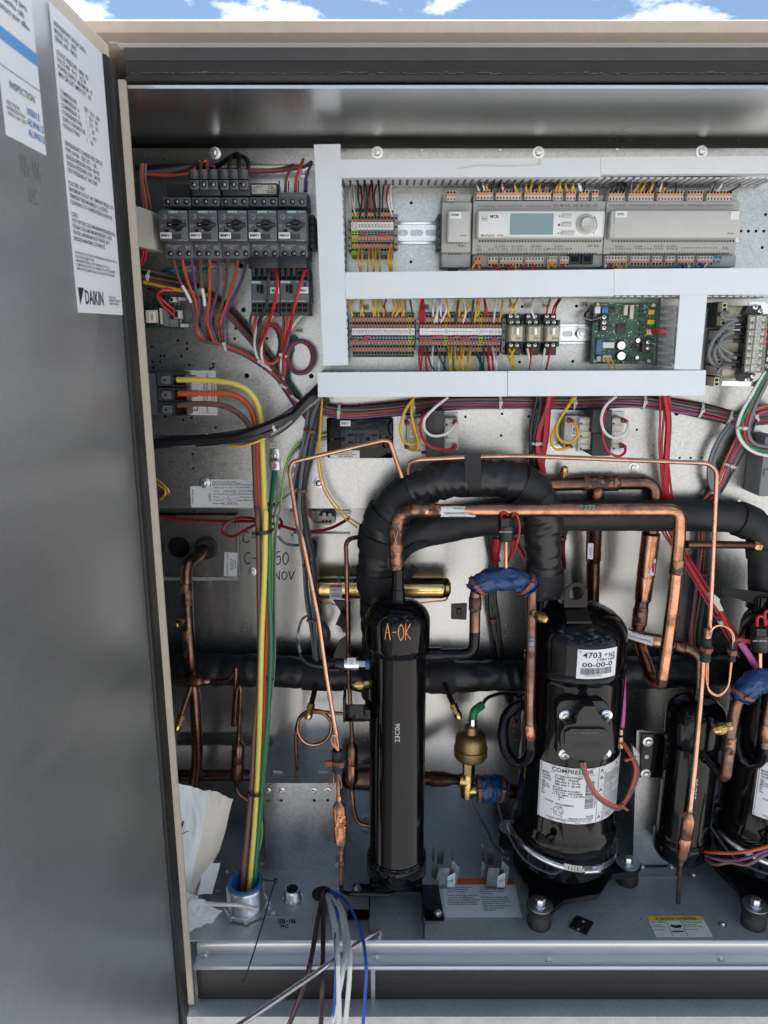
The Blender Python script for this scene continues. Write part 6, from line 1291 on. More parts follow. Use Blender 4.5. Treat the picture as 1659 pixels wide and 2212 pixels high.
tie(B2, 1000, 1686, 26, 2, 1.202, 'tie_black', 'small black cable tie on the green cable over the insulated pipe', w=.003, bulge=.01)
tie(B2, 1005, 240, 34, 2, 1.24, 'tie_black', 'small black cable tie on the green cable below its lug', w=.003, bulge=.01)
# square cable mounts on walls
for fr, x, y, Y, s, lb in ((B2, 1325, 625, 1.40, 62, 'black square cable mount on the rear wall below the plug bracket'), (B3, 990, 1010, YW - .004, 58, 'black square cable mount on the rear wall behind the black cylinder'), (B4, 1215, 500, YW - .004, 40, 'black square cable mount on the rear wall behind the right copper tube')):
    mb = MB(); mb.q(fr, [(x - s, y - s * .9), (x + s, y - s), (x + s * .9, y + s), (x - s * 1.02, y + s * .9)], Y, .003); o = solo('cable_mount', mb, m_['black_plastic'], lb, 'cable mount', 'square cable mounts')
    part('saddle', MB().r(fr, x - s * .3, y - s * .35, x + s * .3, y + s * .35, Y - .004, Y - .0002, bev=.001), m_['black_plastic'], o)
# ================================================================== pipework
def pipe_mb(pts, r, bend=.03, n=18, mb=None, rf=None):
    return (mb or MB()).tube(dense(fillet(pts, bend, 10), .02), r, n, rf=rf)
def dpts(*pp): return [P(x, y, Y) for x, y, Y in pp]
def collar(mb, a, b, r, m=0, lip=.0012):
    a, b = Vector(a), Vector(b); L = (b - a).length
    mb.lathe(a, b - a, [(0, r), (.002, r + lip), (L - .002, r + lip), (L, r)], 20, m)
def wrinkle(r, amp, sc, seed):
    def f(L, a, i):
        q = Vector((math.cos(a) * .75 + seed, math.sin(a) * .75, L * sc))
        return r + amp * (noise.noise(q) + .8 * (.5 - abs(noise.noise(q * 1.5)) * 2))
    return f
def insulated(name, label, path, radii, bands, mat='insul', wr=.0022, sc=40, seed=0, n=40):
    """path of world points with a radius at each; bands: (start, end, tilt) along 0..1"""
    p = catmull(path, 22); k = len(p) - 1
    def rad(i):
        t = i / k * (len(radii) - 1); a = min(int(t), len(radii) - 2); return radii[a] + (radii[a + 1] - radii[a]) * (t - a)
    w = wrinkle(0, wr, sc, seed)
    t = thing(name, label, 'insulated pipe', p[k // 2], 'black foam insulated pipes')
    part('insulation', MB().tube(p, 0, n, rf=lambda L, a, i: rad(i) + w(L, a, i)), m_[mat], t)
    for s, e, m, sk in bands:
        i0, i1 = int(s * k), max(int(s * k) + 2, int(e * k)); seg = p[i0:i1 + 1]
        part('tape_band', MB().tube(dense(seg, .006), 0, n, rf=lambda L, a, i, b=(i0 + i1) // 2, q=len(dense(seg, .006)): rad(b) + .0032 + (.0012 * math.sin(a * 3 + sk) if True else 0)), m_[m], t)
    return t
insulated('suction_pipe', 'large black insulated pipe arching over to the top of the labelled compressor',
          dpts((826, 1500, 1.325), (826, 1400, 1.315), (824, 1300, 1.30), (822, 1210, 1.285), (829, 1140, 1.27), (866, 1080, 1.258), (938, 1043, 1.25), (1020, 1031, 1.246), (1100, 1037, 1.246), (1150, 1064, 1.25), (1171, 1115, 1.258), (1173, 1200, 1.265), (1173, 1283, 1.27)),
          [.040, .041, .041, .040, .038, .034, .0325, .032, .0325, .0335, .0335, .0325, .032],
          [(.20, .235, 'tape', 0), (.285, .325, 'tape', 2), (.345, .375, 'tape', 1), (.42, .452, 'tape', 3), (.572, .602, 'tape', 0), (.70, .76, 'tape', 2), (.95, .995, 'tape', 1)], 'vinyl', .0036, 46, 1)
insulated('suction_pipe', 'black insulated pipe running level behind the bright copper pipe',
          dpts((842, 1195, 1.312), (880, 1160, 1.302), (960, 1138, 1.29), (1100, 1119, 1.285), (1250, 1113, 1.285), (1400, 1113, 1.285), (1520, 1114, 1.285), (1594, 1119, 1.285), (1640, 1146, 1.287), (1652, 1200, 1.29), (1652, 1300, 1.29)),
          [.030, .030, .0285, .028, .028, .028, .028, .028, .028, .0285, .0285], [(.30, .33, 'tape', 1), (.70, .76, 'tape', 2), (.86, .90, 'tape', 0)], 'insul', .0012, 20, 5)
insulated('suction_header', 'long black insulated pipe lying low along the rear wall',
          dpts((300, 1445, 1.372), (420, 1447, 1.37), (560, 1449, 1.37), (700, 1456, 1.37), (850, 1462, 1.37), (1000, 1460, 1.37), (1120, 1458, 1.37), (1250, 1456, 1.37), (1400, 1452, 1.37), (1560, 1448, 1.37), (1700, 1446, 1.37)),
          [.031] * 11, [(.27, .31, 'tape', 0), (.45, .475, 'tape', 2), (.47, .49, 'tape', 3)], 'vinyl', .003, 30, 9)
# loose flaps of tape
def flap(pts, label, mat='tape', dep=.0016):
    mb = MB(); mb.prism(pts, (0, dep, 0)); return solo('tape_flap', mb, m_[mat], label, 'tape', 'loose black tape ends')
flap([B3(575, 780, 1.262), B3(640, 655, 1.25), B3(688, 690, 1.246), B3(626, 778, 1.258)], 'black foam tape end sticking out right of the capped copper neck')
flap([B3(690, 478, 1.268), B3(762, 502, 1.262), B3(596, 610, 1.262), B3(580, 560, 1.266)], 'black foam tape end hanging under the arch beside the copper elbow')
flap([B4(1342, 640, 1.262), B4(1352, 594, 1.262), B4(1700, 640, 1.25), B4(1700, 756, 1.25)], 'wide black foam strap end beside the right hand compressor')
flap([B2(1540, 1240, 1.335), B2(1580, 1145, 1.33), B2(1660, 1180, 1.325), B2(1664, 1300, 1.33)], 'crinkled shiny black tape end beside the copper riser', 'vinyl')
for seq, lb in (([(1520, 1040), (1600, 1045), (1665, 1060), (1665, 1330), (1600, 1300), (1568, 1220), (1580, 1130)], 'torn black vinyl hanging below the brass muffler'), ([(1520, 1510), (1568, 1380), (1640, 1330), (1665, 1340), (1665, 1560), (1580, 1540)], 'torn black vinyl wrapped above the pressure sensor')):
    flap([B2(x, y, 1.345) for x, y in seq], lb, 'vinyl', .006)

def brass_valve(base, d, s, label, mat='brass', group='brass service valve caps'):
    d = Vector(d).normalized(); base = Vector(base)
    t = thing('valve_cap', label, 'valve', base, group)
    part('stem', MB().lathe(base, d, [(0, .0058 * s), (.006 * s, .0058 * s), (.008 * s, .0048 * s), (.012 * s, .0048 * s)], 6), m_[mat], t)
    mb = MB(); c = base + d * .010 * s; mb.lathe(c, d, [(0, .0062 * s), (.0012 * s, .0066 * s), (.010 * s, .0066 * s), (.0125 * s, .0058 * s), (.0155 * s, .0056 * s), (.0175 * s, .0038 * s), (.018 * s, .001 * s)], 20); cp = part('cap', mb, m_[mat], t)
    for k in range(14):
        a = 2 * math.pi * k / 14; e = d.orthogonal().normalized(); f = d.cross(e); o = (e * math.cos(a) + f * math.sin(a)) * .0066 * s
        part('knurl', MB().cyl(c + d * .0016 * s + o, c + d * .0096 * s + o, .0006 * s, n=5), m_[mat], cp)
    return t

# ---- discharge pipe of the black cylinder
YA = 1.20
t = thing('discharge_pipe', 'bright copper pipe with notice sticker rising from the black cylinder', 'copper pipe', B3(523, 690, YA))
pth = [B3(523, 690, YA), B3(523, 262, YA), B4(1058, 70, 1.19), B4(1055, 230, 1.19), B4(1022, 600, 1.185), B4(985, 900, 1.18), B4(938, 1215, 1.175)]
full = dense(fillet(pth, .036, 12), .012)
i_elb = max(range(len(full)), key=lambda i: -abs((full[i] - B3(760, 262, 1.199)).length))
part('riser', MB().tube(full[:i_elb + 1], .0109, 22), m_['copper_braze'], t)
bright = MB().tube(full[i_elb:], .0106, 22); br = part('long_run', bright, m_['copper'], t)
mb = MB(); collar(mb, B3(523, 560, YA), B3(523, 425, YA), .0108); part('coupling', mb, m_['copper_braze'], t); mb = MB(); collar(mb, B3(760, 262, 1.199), B3(845, 262, 1.199), .0106); part('coupling', mb, m_['copper_braze'], t)
mb = MB(); collar(mb, B4(1046, 400, 1.188), B4(1034, 510, 1.187), .0106, lip=.0016); part('coupling', mb, m_['copper_braze'], t)
def wrap_sticker(fr, x0, x1, yc, Y, r, th0, th1, parent, mat='sticker', name='sticker', off=.0004, n=12):
    """sticker on a level pipe, from angle th0 to th1 (0 = toward viewer, up positive)"""
    c0, c1 = fr(x0, yc, Y), fr(x1, yc, Y); mb = MB(); R_ = r + off
    for k in range(n + 1):
        a = th0 + (th1 - th0) * k / n; o = Vector((0, -math.cos(a) * R_, math.sin(a) * R_)); mb.v += [c0 + o, c1 + o]
    for k in range(n): mb.face([2 * k, 2 * k + 1, 2 * k + 3, 2 * k + 2])
    def cv(u, v):
        a = th1 + (th0 - th1) * v; R2 = R_ + .0003; return c0.lerp(c1, u) + Vector((0, -math.cos(a) * R2, math.sin(a) * R2))
    return part(name, mb, m_[mat], parent), cv
s, cv = wrap_sticker(B3, 852, 1106, 262, 1.198, .0106, R(-62), R(50), br)
for body, u0, u1, v0, v1 in (('Notice', .36, .64, .08, .24), ('Refrigeration Screen Inside', .08, .92, .46, .60), ('Do Not Cut', .26, .74, .80, .93)):
    vs, fs, w, h = text_mesh(body); mb = MB(); mb.add([cv(u0 + a * (u1 - u0), v1 - b * (v1 - v0)) for a, b in vs], fs); part('lettering', mb, m_['ink'], s)
mb = MB()
for k in range(22):
    u = .12 + k * .036
    for a, b in ((0, .030), (.030, 0)): mb.tube([cv(u + a, .42), cv(u + b, .66)], .00018, 3)
part('screen_drawing', mb, m_['ink_grey'], s, kind='stuff')
scrawl('7272', on_quad(B4, 372, 36, 482, 62, 1.19 - .0104), .0005, 'paint_green', br)
scrawl('X', on_quad(B3, 500, 420, 545, 535, YA - .0122), .0006, 'paint_orange', t)
# ---- return bend
t = thing('return_bend', 'copper return bend with a muffler rising behind the long copper pipe', 'copper pipe', B4(925, 1240, 1.18))
pth = [B4(940, 1200, 1.175), B4(930, 1262, 1.182), B4(868, 1232, 1.21), B4(792, 1010, 1.27), B4(772, 880, 1.30)]
part('bend', MB().tube(dense(fillet(pth, .025, 10), .01), .0106, 20), m_['copper'], t)
pth = [B4(772, 880, 1.30), B4(790, 760, 1.31), B4(800, 690, 1.315), B4(815, 560, 1.32), B4(845, 340, 1.315), B4(868, 190, 1.304), B1(884, 900, 1.302), B1(884, 735, 1.302), B1(600, 735, 1.302), B1(120, 748, 1.295)]
part('riser', MB().tube(dense(fillet(pth, .024, 12), .008), .0124, 20), m_['copper_dark'], t)
mf = MB(); a, b = B4(803, 690, 1.3155), B4(862, 215, 1.306); L = (b - a).length; mf.lathe(a, b - a, [(0, .0135), (.004, .0150), (L * .36, .0158), (L * .37, .0152), (L * .375, .0164), (L * .97, .0164), (L, .012)], 24); mu = part('muffler', mf, m_['copper'], t)
mb = MB(); collar(mb, B4(778, 860, 1.301), B4(792, 735, 1.312), .012, lip=.0018); part('coupling', mb, m_['copper_braze'], t)
s = part('sticker', MB().q(B4, [(842, 408), (895, 405), (880, 518), (830, 514)], 1.2945, .0004), m_['sticker'], mu)
rtext(B4, 838, 430, 860, 505, 1.294, 'CHIYODA', m_['ink_red'], s, rot=1); part('arrow_mark', MB().q(B4, [(866, 430), (890, 432), (880, 500), (866, 490)], 1.294, .0003), m_['ink_red'], s)
mb = MB(); collar(mb, B1(390, 738, 1.302), B1(640, 735, 1.302), .0130, lip=.0018); collar(mb, B1(490, 735, 1.302), B1(488, 850, 1.303), .0108, lip=.002); part('tee', mb, m_['copper_braze'], t)
brass_valve(B1(258, 726, 1.300), (.0, -.25, .97), 1.05, 'brass service cap standing on the dark copper tee beside the arch')
pth = [B1(488, 780, 1.303), B4(478, 190, 1.33), B4(466, 410, 1.36), B4(460, 680, 1.372), B4(455, 1100, 1.39)]
t = thing('drop_pipe', 'brown copper pipe dropping behind the labelled compressor', 'copper pipe', B4(466, 410, 1.36))
part('tube', MB().tube(dense(pth, .02), .0128, 20), m_['copper_dark'], t); mb = MB(); collar(mb, B4(473, 190, 1.336), B4(466, 408, 1.36), .0138, lip=.0008); mu = part('sleeve', mb, m_['copper'], t)
s = part('sticker', MB().q(B4, [(430, 295), (468, 295), (464, 405), (426, 402)], 1.330, .0004), m_['sticker'], mu); rtext(B4, 440, 325, 456, 375, 1.3296, 'HCN-5', m_['ink'], s, rot=1)
# slanted branch to the second cylinder
YA2 = 1.25
t = thing('branch_pipe', 'slanting copper pipe with upside down Do Not Cut sticker', 'copper pipe', B4(900, 960, 1.27))
pth = [B4(600, 900, 1.30), B4(900, 962, 1.27), B4(1110, 1012, 1.256), B4(1192, 1062, YA2), B4(1192, 1290, YA2)]
part('tube', MB().tube(dense(fillet(pth, .02, 8), .01), .0092, 18), m_['copper_dark'], t)
mb = MB(); collar(mb, B4(700, 922, 1.288), B4(925, 968, 1.268), .0122, lip=.0008); sl = part('screen_body', mb, m_['copper_bright'], t)
s = part('sticker', MB().prism([B4(690, 885, 1.274), B4(878, 940, 1.256), B4(868, 998, 1.255), B4(682, 938, 1.273)], (0, .0006, 0)), m_['sticker'], sl)
text4('lettering', 'Do Not Cut', [B4(822, 938, 1.2595), B4(728, 910, 1.268), B4(732, 893, 1.268), B4(826, 920, 1.2595)], m_['ink'], s); text4('lettering', 'Refrigeration Screen Inside', [B4(856, 975, 1.2555), B4(690, 930, 1.2725), B4(692, 912, 1.2725), B4(860, 958, 1.2555)], m_['ink'], s)
mb = MB(); collar(mb, B4(1020, 992, 1.262), B4(1095, 1010, 1.257), .0094, lip=.0018); part('coupling', mb, m_['copper_braze'], t)
# small level branch at the right
t = thing('branch_pipe', 'level copper branch tube with brass fitting at the right', 'copper pipe', B4(1300, 305, 1.25))
part('tube', MB().cyl(B4(1100, 302, 1.21), B4(1560, 308, 1.27), .0068, n=16), m_['copper_dark'], t)
a, b = B4(1560, 308, 1.268), B4(1670, 310, 1.275); mb = MB(); mb.lathe(a, b - a, [(0, .007), (.004, .010), (.012, .010), (.013, .0085), (.02, .0085), (.021, .0115), (.034, .0115), (.035, .009), (.06, .009)], 6); part('fitting', mb, m_['brass'], t)

# ---- loop over to the compressor, wrapped in blue
def blue_wrap(pts, r, label, seed):
    p = catmull(pts, 10); k = len(p) - 1
    t = thing('blue_wrap', label, 'wrap', p[k // 2], 'blue wrapped pipe joints')
    def rf(L, a, i):
        s = i / k; e = r * (.75 + .45 * math.sin(math.pi * min(1, s * 1.05)) ** .6)
        return e + .0036 * noise.noise(Vector((math.cos(a) * 2.5 + seed, math.sin(a) * 2.5, s * 7))) + .0022 * noise.noise(Vector((math.cos(a) * 6 + seed, math.sin(a) * 6, s * 16))) + (.004 * (1 if (i < 2 or i > k - 2) else 0))
    part('film', MB().tube(p, 0, 36, rf=rf), m_['wrap_blue'], t)
    for s in (.16, .84):
        i = int(s * k); T = (p[i + 1] - p[i - 1]).normalized(); mb = MB(); e = r * 1.02
        mb.lathe(p[i] - T * .003, T, [(0, e + .002), (0, e + .0036), (.006, e + .0036), (.006, e + .002)], 24); h = p[i] + (Vector((.0, -1, .55)) - T * T.dot(Vector((0, -1, .55)))).normalized() * (e + .004); mb.box(h - Vector((.004, .003, .003)), h + Vector((.004, .003, .003)), bev=.0008); part('tie', mb, m_['tie_brown'], t)
    return t
YV = 1.19
t = thing('hot_gas_pipe', 'copper pipe pair rising from the black cylinder and dropping beside the compressor', 'copper pipe', B3(1105, 1000, YV))
part('black_elbow', MB().tube(dense(fillet([B3(720, 1325, YA - .01), B3(1098, 1320, YV), B3(1104, 1150, YV)], .034, 12), .012), .0094, 20), m_['black_paint'], t)
mb = MB(); collar(mb, B3(735, 1325, YA - .01), B3(858, 1322, YV), .0112, lip=.001); part('socket', mb, m_['black_paint'], t)
part('riser', MB().tube(dense([B3(1104, 1152, YV), B3(1108, 880, YV), B3(1120, 830, YV)], .012), .0093, 20), m_['copper_dark'], t)
mb = MB(); collar(mb, B3(1106, 1000, YV), B3(1108, 895, YV), .0095, lip=.0014); part('coupling', mb, m_['copper_braze'], t)
part('drop', MB().tube(dense(fillet([B3(1490, 820, YV), B3(1524, 850, YV), B3(1518, 1300, 1.18), B6(1515, 60, 1.175), B6(1513, 560, 1.17)], .02, 8), .012), .0090, 20), m_['copper_dark'], t)
mb = MB(); collar(mb, B6(1513, 540, 1.17), B6(1512, 655, 1.17), .0093, lip=.0015); part('coupling', mb, m_['copper'], t)
part('green_stain', MB().tube(dense([B3(1521, 945, YV), B3(1520, 1075, YV)], .006), .00915, 20, rf=wrinkle(.0093, .0006, 90, 2)), m_['verdigris'], t)
lp = [B6(1512, 650, 1.17), B6(1510, 745, 1.172), B6(1482, 810, 1.18), B6(1430, 832, 1.19), B6(1370, 800, 1.20), B6(1325, 720, 1.21), B6(1312, 600, 1.22), B6(1335, 490, 1.23), B6(1400, 420, 1.235), B6(1470, 405, 1.235), B6(1560, 430, 1.235)]
part('black_loop', MB().tube(catmull(lp, 6), .0098, 20), m_['black_paint'], t)
scrawl('1887', lambda u, v: B3(1508 + 32 * v, 1190 + 155 * u, 1.1725), .0007, 'paint_blue', t)
blue_wrap([B3(1105, 850, YV), B3(1130, 815, YV), B3(1215, 775, YV), B3(1310, 765, YV), B3(1410, 775, YV), B3(1485, 805, YV), B3(1518, 850, YV)], .0165, 'blue film wrapped over the copper loop under the pressure switch', 3)
brass_valve(B3(1525, 1010, YV - .008), (.55, -.8, -.1), 1.25, 'knurled brass cap on the stained copper pipe beside the compressor')
def pressure_switch(fr, x, y0, yh, y1, ys, hw, label, Y):
    t = thing('pressure_switch', label, 'pressure switch', fr(x, ys, Y), 'black pressure switches')
    r_ = fr.m(hw, y1, Y); a, b = fr(x, y1, Y), fr(x, yh, Y); mb = MB(); mb.lathe(a, b - a, [(0, r_ * .9), (.002, r_), ((b - a).length, r_)], 24); part('body', mb, m_['black_plastic'], t)
    c = fr(x, y0, Y); mb = MB(); mb.lathe(b, c - b, [(0, r_ * .98), ((c - b).length, r_ * .96)], 6); part('hex_head', mb, m_['black_plastic'], t)
    part('stem', MB().cyl(fr(x, ys, Y), fr(x, y1, Y), fr.m(hw * .24, y1, Y), n=14), m_['copper_bright'], t)
    rtext(fr, x - hw * .85, yh + (y1 - yh) * .35, x + hw * .8, yh + (y1 - yh) * .52, Y - r_ * 1.01, 'ACB-1UB100W', m_['ink_white'], t)
    return t
pressure_switch(B3, 1334, 310, 372, 482, 690, 60, 'black pressure switch on a copper stem above the blue film', YV - .004)
for k, seq in enumerate(([(1300, 312, 1.184), (1300, 290, 1.18), (1330, 280, 1.18), (1352, 300, 1.184)], [(1378, 312, 1.184), (1390, 290, 1.18), (1420, 310, 1.18), (1434, 400, 1.182), (1410, 520, 1.19), (1370, 600, 1.20), (1340, 650, 1.215)], [(1300, 470, 1.21), (1285, 560, 1.22), (1270, 640, 1.23)], [(1385, 480, 1.20), (1372, 560, 1.21), (1352, 640, 1.22)])):
    W_(B3, seq, 'red', f'{("short red bridge wire on top of", "red wire looping right of", "red wire hanging left of", "red wire hanging straight below")[k]} the pressure switch over the blue film', 'red wires of the pressure switch', .0019)
mb = MB(); mb.tube(catmull(pts3(B3, [(1265, 465, 1.27), (1250, 560, 1.27), (1262, 640, 1.26)]), 5), .008, 10); solo('red_sleeve', mb, m_['heat_red'], 'red shrink sleeve behind the pressure switch over the blue film', 'sleeve')
W_(B3, [(1390, 470, 1.30), (1430, 540, 1.30), (1475, 620, 1.30)], 'red', 'thick red wire slanting behind the arch leg', 'red wires of the pressure switch', .0042)

# ---- thin capillary tubes
def cap_tube(label, pp, r, mat='copper_bright', bend=.02):
    return solo('copper_tube', MB().tube(dense(fillet(pp, bend, 10), .015), r, 12), m_[mat], label, 'copper tube', 'thin copper tubes')
cap_tube('thin copper tube bent over the outlet and slanting down to the tied filter', [A8(760, 680, 1.21), A8(678, 440, 1.21), A8(635, 434, 1.21), A8(28, 578, 1.205), A8(12, 640, 1.20), A8(70, 1010, 1.185), B2(1260, 500, 1.175), B2(1400, 1200, 1.155), B5(1300, 0, 1.145), B5(1370, 420, 1.138), B5(1385, 560, 1.135)], .0037, bend=.022)
cap_tube('long thin copper tube crossing over the arch and dropping at the right', [A8(800, 655, 1.215), A8(808, 580, 1.205), A8(870, 562, 1.20), A8(1300, 540, 1.196), B1(0, 552, 1.195), B1(1250, 602, 1.175), B1(1310, 650, 1.173), B1(1284, 1260, 1.168), B4(1262, 880, 1.165)], .0037, bend=.024)
cap_tube('thin copper tube running down in front of the second black cylinder', [C3(592, 930, 1.158), C3(560, 1400, 1.15), C3(500, 2100, 1.142), B7(1178, 985, 1.138)], .0042)
flap([A8(1176, 520, 1.188), A8(1284, 518, 1.188), A8(1282, 700, 1.20), A8(1178, 700, 1.20)], 'black tape strap holding the thin copper tube onto the arch')
t = thing('capillary_loop', 'looped pair of hair thin copper capillaries tied beside the right copper tube', 'copper tube', C3(640, 800, 1.155))
for k in range(2): part('capillary', MB().tube(catmull(pts3(C3, [(640 + k * 26, 700, 1.155), (680 + k * 14, 600, 1.152), (770, 555 + k * 6, 1.152), (870 + k * 16, 600, 1.152), (915 + k * 16, 700, 1.153), (905 + k * 8, 850, 1.153), (885 + k * 10, 1050, 1.152), (860, 1230 + k * 10, 1.15), (760, 1325 + k * 12, 1.15), (660 - k * 10, 1270 + k * 10, 1.15), (622 + k * 18, 1150, 1.152), (628 + k * 16, 950, 1.154)]), 6), .0013, 6), m_['copper_bright'], t)
part('crimped_end', MB().lathe(C3(632, 700, 1.158), C3(642, 595, 1.16) - C3(632, 700, 1.158), [(0, .0052), (.010, .0054), (.014, .0062), (.0165, .005)], 14), m_['copper'], t)
for a, b, r_ in (((610, 950), (632, 705), .0088), ((905, 950), (920, 730), .0062)): part('rubber_sleeve', MB().cyl(C3(*a, 1.156), C3(*b, 1.157), r_, r_ * .85, n=16), m_['rubber'], t)
for x, y, r_ in ((625, 812, .0098), (908, 838, .0075)):
    mb = MB(); c = C3(x, y, 1.156); mb.lathe(c - UP * .003, UP, [(0, r_ - .001), (0, r_ + .0006), (.006, r_ + .0006), (.006, r_ - .001)], 20); mb.box(c + Vector((-.007, -r_ - .004, -.0045)), c + Vector((.003, -r_ + .001, .0045)), bev=.001); part('tie', mb, m_['tie_brown'], t)

def drier(label, a, b, r, neck, mat='copper', name='filter_drier', text=None):
    """spun copper filter between two points"""
    a, b = Vector(a), Vector(b); L = (b - a).length
    t = thing(name, label, 'filter', b, 'spun copper filters')
    part('shell', MB().lathe(a, b - a, [(0, neck), (L * .05, neck * 1.25), (L * .09, neck * 1.1), (L * .14, r * .75), (L * .19, r), (L * .5, r), (L * .505, r * .98), (L * .51, r), (L * .80, r), (L * .87, r * .72), (L * .93, neck * 1.2), (L, neck)], 24), m_[mat], t)
    return t
t = drier('copper filter with orange paint marks hanging in front of the black cylinder', B5(1392, 890, 1.128), B5(1412, 1310, 1.12), .0114, .0042)
scrawl('HOCS', lambda u, v: B5(1388 + 52 * (1 - v), 1185 - 155 * u, 1.1125), .0008, 'paint_orange', t)
part('outlet', MB().tube(dense(fillet([B5(1412, 1305, 1.12), B5(1412, 1395, 1.12), B5(1410, 1540, 1.122)], .01), .01), .0038, 12), m_['copper_dark'], t)
mb = MB(); collar(mb, B5(1412, 1370, 1.12), B5(1412, 1410, 1.12), .0040, lip=.0012); part('joint', mb, m_['copper_braze'], t)
part('black_outlet', MB().tube(dense(fillet([B5(1410, 1540, 1.122), B5(1412, 1600, 1.125), B5(1480, 1612, 1.14), B6(480, 1805, 1.15), B6(520, 1780, 1.16)], .012), .008), .0040, 12), m_['black_paint'], t)
part('inlet', MB().tube(dense([B5(1380, 560, 1.134), B5(1385, 760, 1.131), B5(1392, 900, 1.128)], .01), .0036, 12), m_['copper_dark'], t)
part('rubber_sleeve', MB().cyl(B5(1378, 555, 1.134), B5(1384, 712, 1.132), .0085, .0095, n=18), m_['rubber'], t)
for k in range(2): part('capillary', MB().tube(catmull(pts3(B5, [(1348 + k * 40, 712, 1.125), (1325 + k * 60, 790, 1.122), (1335 + k * 70, 836, 1.122), (1352 + k * 60, 800, 1.123), (1350 + k * 40, 712, 1.125)]), 5), .0013, 6), m_['copper_dark'], t)
for k in range(2): part('capillary', MB().tube(catmull(pts3(B5, [(1385, 560, 1.125), (1340 + k * 20, 500, 1.122), (1348 + k * 15, 445, 1.122), (1380, 470, 1.124), (1390, 555, 1.125)]), 5), .0013, 6), m_['copper_bright'], t)
mb = MB(); c = B5(1385, 637, 1.132); mb.lathe(c - UP * .003, UP, [(0, .0085), (0, .0104), (.006, .0104), (.006, .0085)], 20); mb.box(c + Vector((.002, -.014, -.005)), c + Vector((.011, -.008, .005)), bev=.001); mb.box(c + Vector((-.022, -.008, -.005)), c + Vector((-.009, -.002, .004)), bev=.001); part('tie', mb, m_['tie_brown'], t)
t = drier('long copper filter hanging in front of the second black cylinder', B7(1178, 975, 1.14), B7(1118, 1330, 1.152), .0116, .0042)
part('outlet', MB().tube(dense([B7(1118, 1325, 1.152), B7(1112, 1400, 1.158), B7(1104, 1500, 1.165)], .01), .0038, 12), m_['copper_dark'], t); mb = MB(); mb.cyl(B7(1104, 1500, 1.165), B7(1102, 1562, 1.172), .0044, n=12); part('rubber_tip', mb, m_['rubber'], t)
t = drier('copper filter on the riser behind the black cylinder bracket', B5(1490, 450, 1.24), B5(1490, 850, 1.24), .0118, .004, 'copper_dark')
part('inlet', MB().tube(dense(fillet([B5(1490, 455, 1.24), B5(1465, 0, 1.235), B2(1630, 700, 1.235), B2(1625, 570, 1.237), B3(180, 470, 1.245), B3(260, 455, 1.262)], .018), .015), .0040, 12), m_['copper_dark'], t)
part('outlet', MB().tube(dense(fillet([B5(1490, 845, 1.24), B5(1502, 1000, 1.24), B5(1530, 1095, 1.24), B5(1640, 1112, 1.24)], .03), .012), .0040, 12), m_['copper_dark'], t)
t = drier('copper filter hanging beside the thick brown cable at the left', B5(655, 450, 1.29), B5(640, 825, 1.29), .0122, .004, 'copper_dark')
part('inlet', MB().tube(catmull([B5(655, 455, 1.29), B5(664, 250, 1.288), B5(668, 110, 1.287), B5(655, 84, 1.287), B5(640, 130, 1.288), B5(626, 340, 1.292), B5(618, 366, 1.293), B5(614, 340, 1.294), B5(632, 60, 1.297), B2(712, 1600, 1.297), B2(700, 1640, 1.30), B2(640, 1700, 1.302), B2(500, 1716, 1.304)], 6), .0042, 12), m_['copper_dark'], t)
part('outlet', MB().tube(dense(fillet([B5(640, 820, 1.29), B5(645, 870, 1.29), B5(720, 922, 1.29)], .02), .01), .0036, 12), m_['copper_dark'], t)
# coil ring
cap_tube('thin copper tube coiled into a ring under the insulated header', catmull([B5(1420, 285, 1.31), B5(1300, 275, 1.315), B5(1190, 262, 1.32), B5(1105, 310, 1.325), B5(1090, 420, 1.325), B5(1150, 500, 1.325), B5(1240, 510, 1.325), B5(1320, 450, 1.325), B5(1335, 350, 1.325), B5(1280, 285, 1.328), B5(1190, 275, 1.332), B5(1110, 310, 1.335), B5(1080, 400, 1.34), B5(1078, 560, 1.345), B5(1092, 760, 1.35)], 4), .0036, 'copper', .005)
# ---- left riser
t = thing('riser_pipe', 'dark copper riser turning into the rear wall through a rubber grommet', 'copper pipe', B5(320, 840, 1.33))
pth = [B2(490, 590, 1.418), B2(300, 742, 1.345), B2(300, 900, 1.342), B2(320, 1300, 1.34), B2(348, 1660, 1.338), B5(332, 150, 1.337), B5(345, 420, 1.336), B5(350, 640, 1.335), B5(318, 860, 1.333), B5(316, 1000, 1.33)]
part('tube', MB().tube(dense(fillet(pth, .03, 10), .015), .0112, 22), m_['copper_dark'], t)
mb = MB(); collar(mb, B2(298, 890, 1.342), B2(305, 1080, 1.341), .0112, lip=.0012); part('coupling', mb, m_['copper_braze'], t)
part('green_stain', MB().tube(dense([B2(312, 1260, 1.3395), B2(330, 1530, 1.339)], .01), .0113, 20, rf=wrinkle(.0112, .0005, 60, 4)), m_['copper_braze'], t)
brass_valve(B2(285, 1190, 1.328), (-.30, -.93, -.12), 1.15, 'brass service cap on the dark copper riser beside the door')
t = thing('tee_pipe', 'dark copper tee reducing to a thin tube beside the door', 'copper pipe', B2(300, 1705, 1.31))
a, b = B2(60, 1705, 1.31), B2(520, 1712, 1.305); L = (b - a).length; mb = MB(); mb.lathe(a, b - a, [(0, .0098), (L * .60, .0098), (L * .61, .0115), (L * .76, .0118), (L * .80, .010), (L * .83, .0072), (L * .92, .0068), (L * .94, .005), (L, .0045)], 20); part('tube', mb, m_['copper_dark'], t)
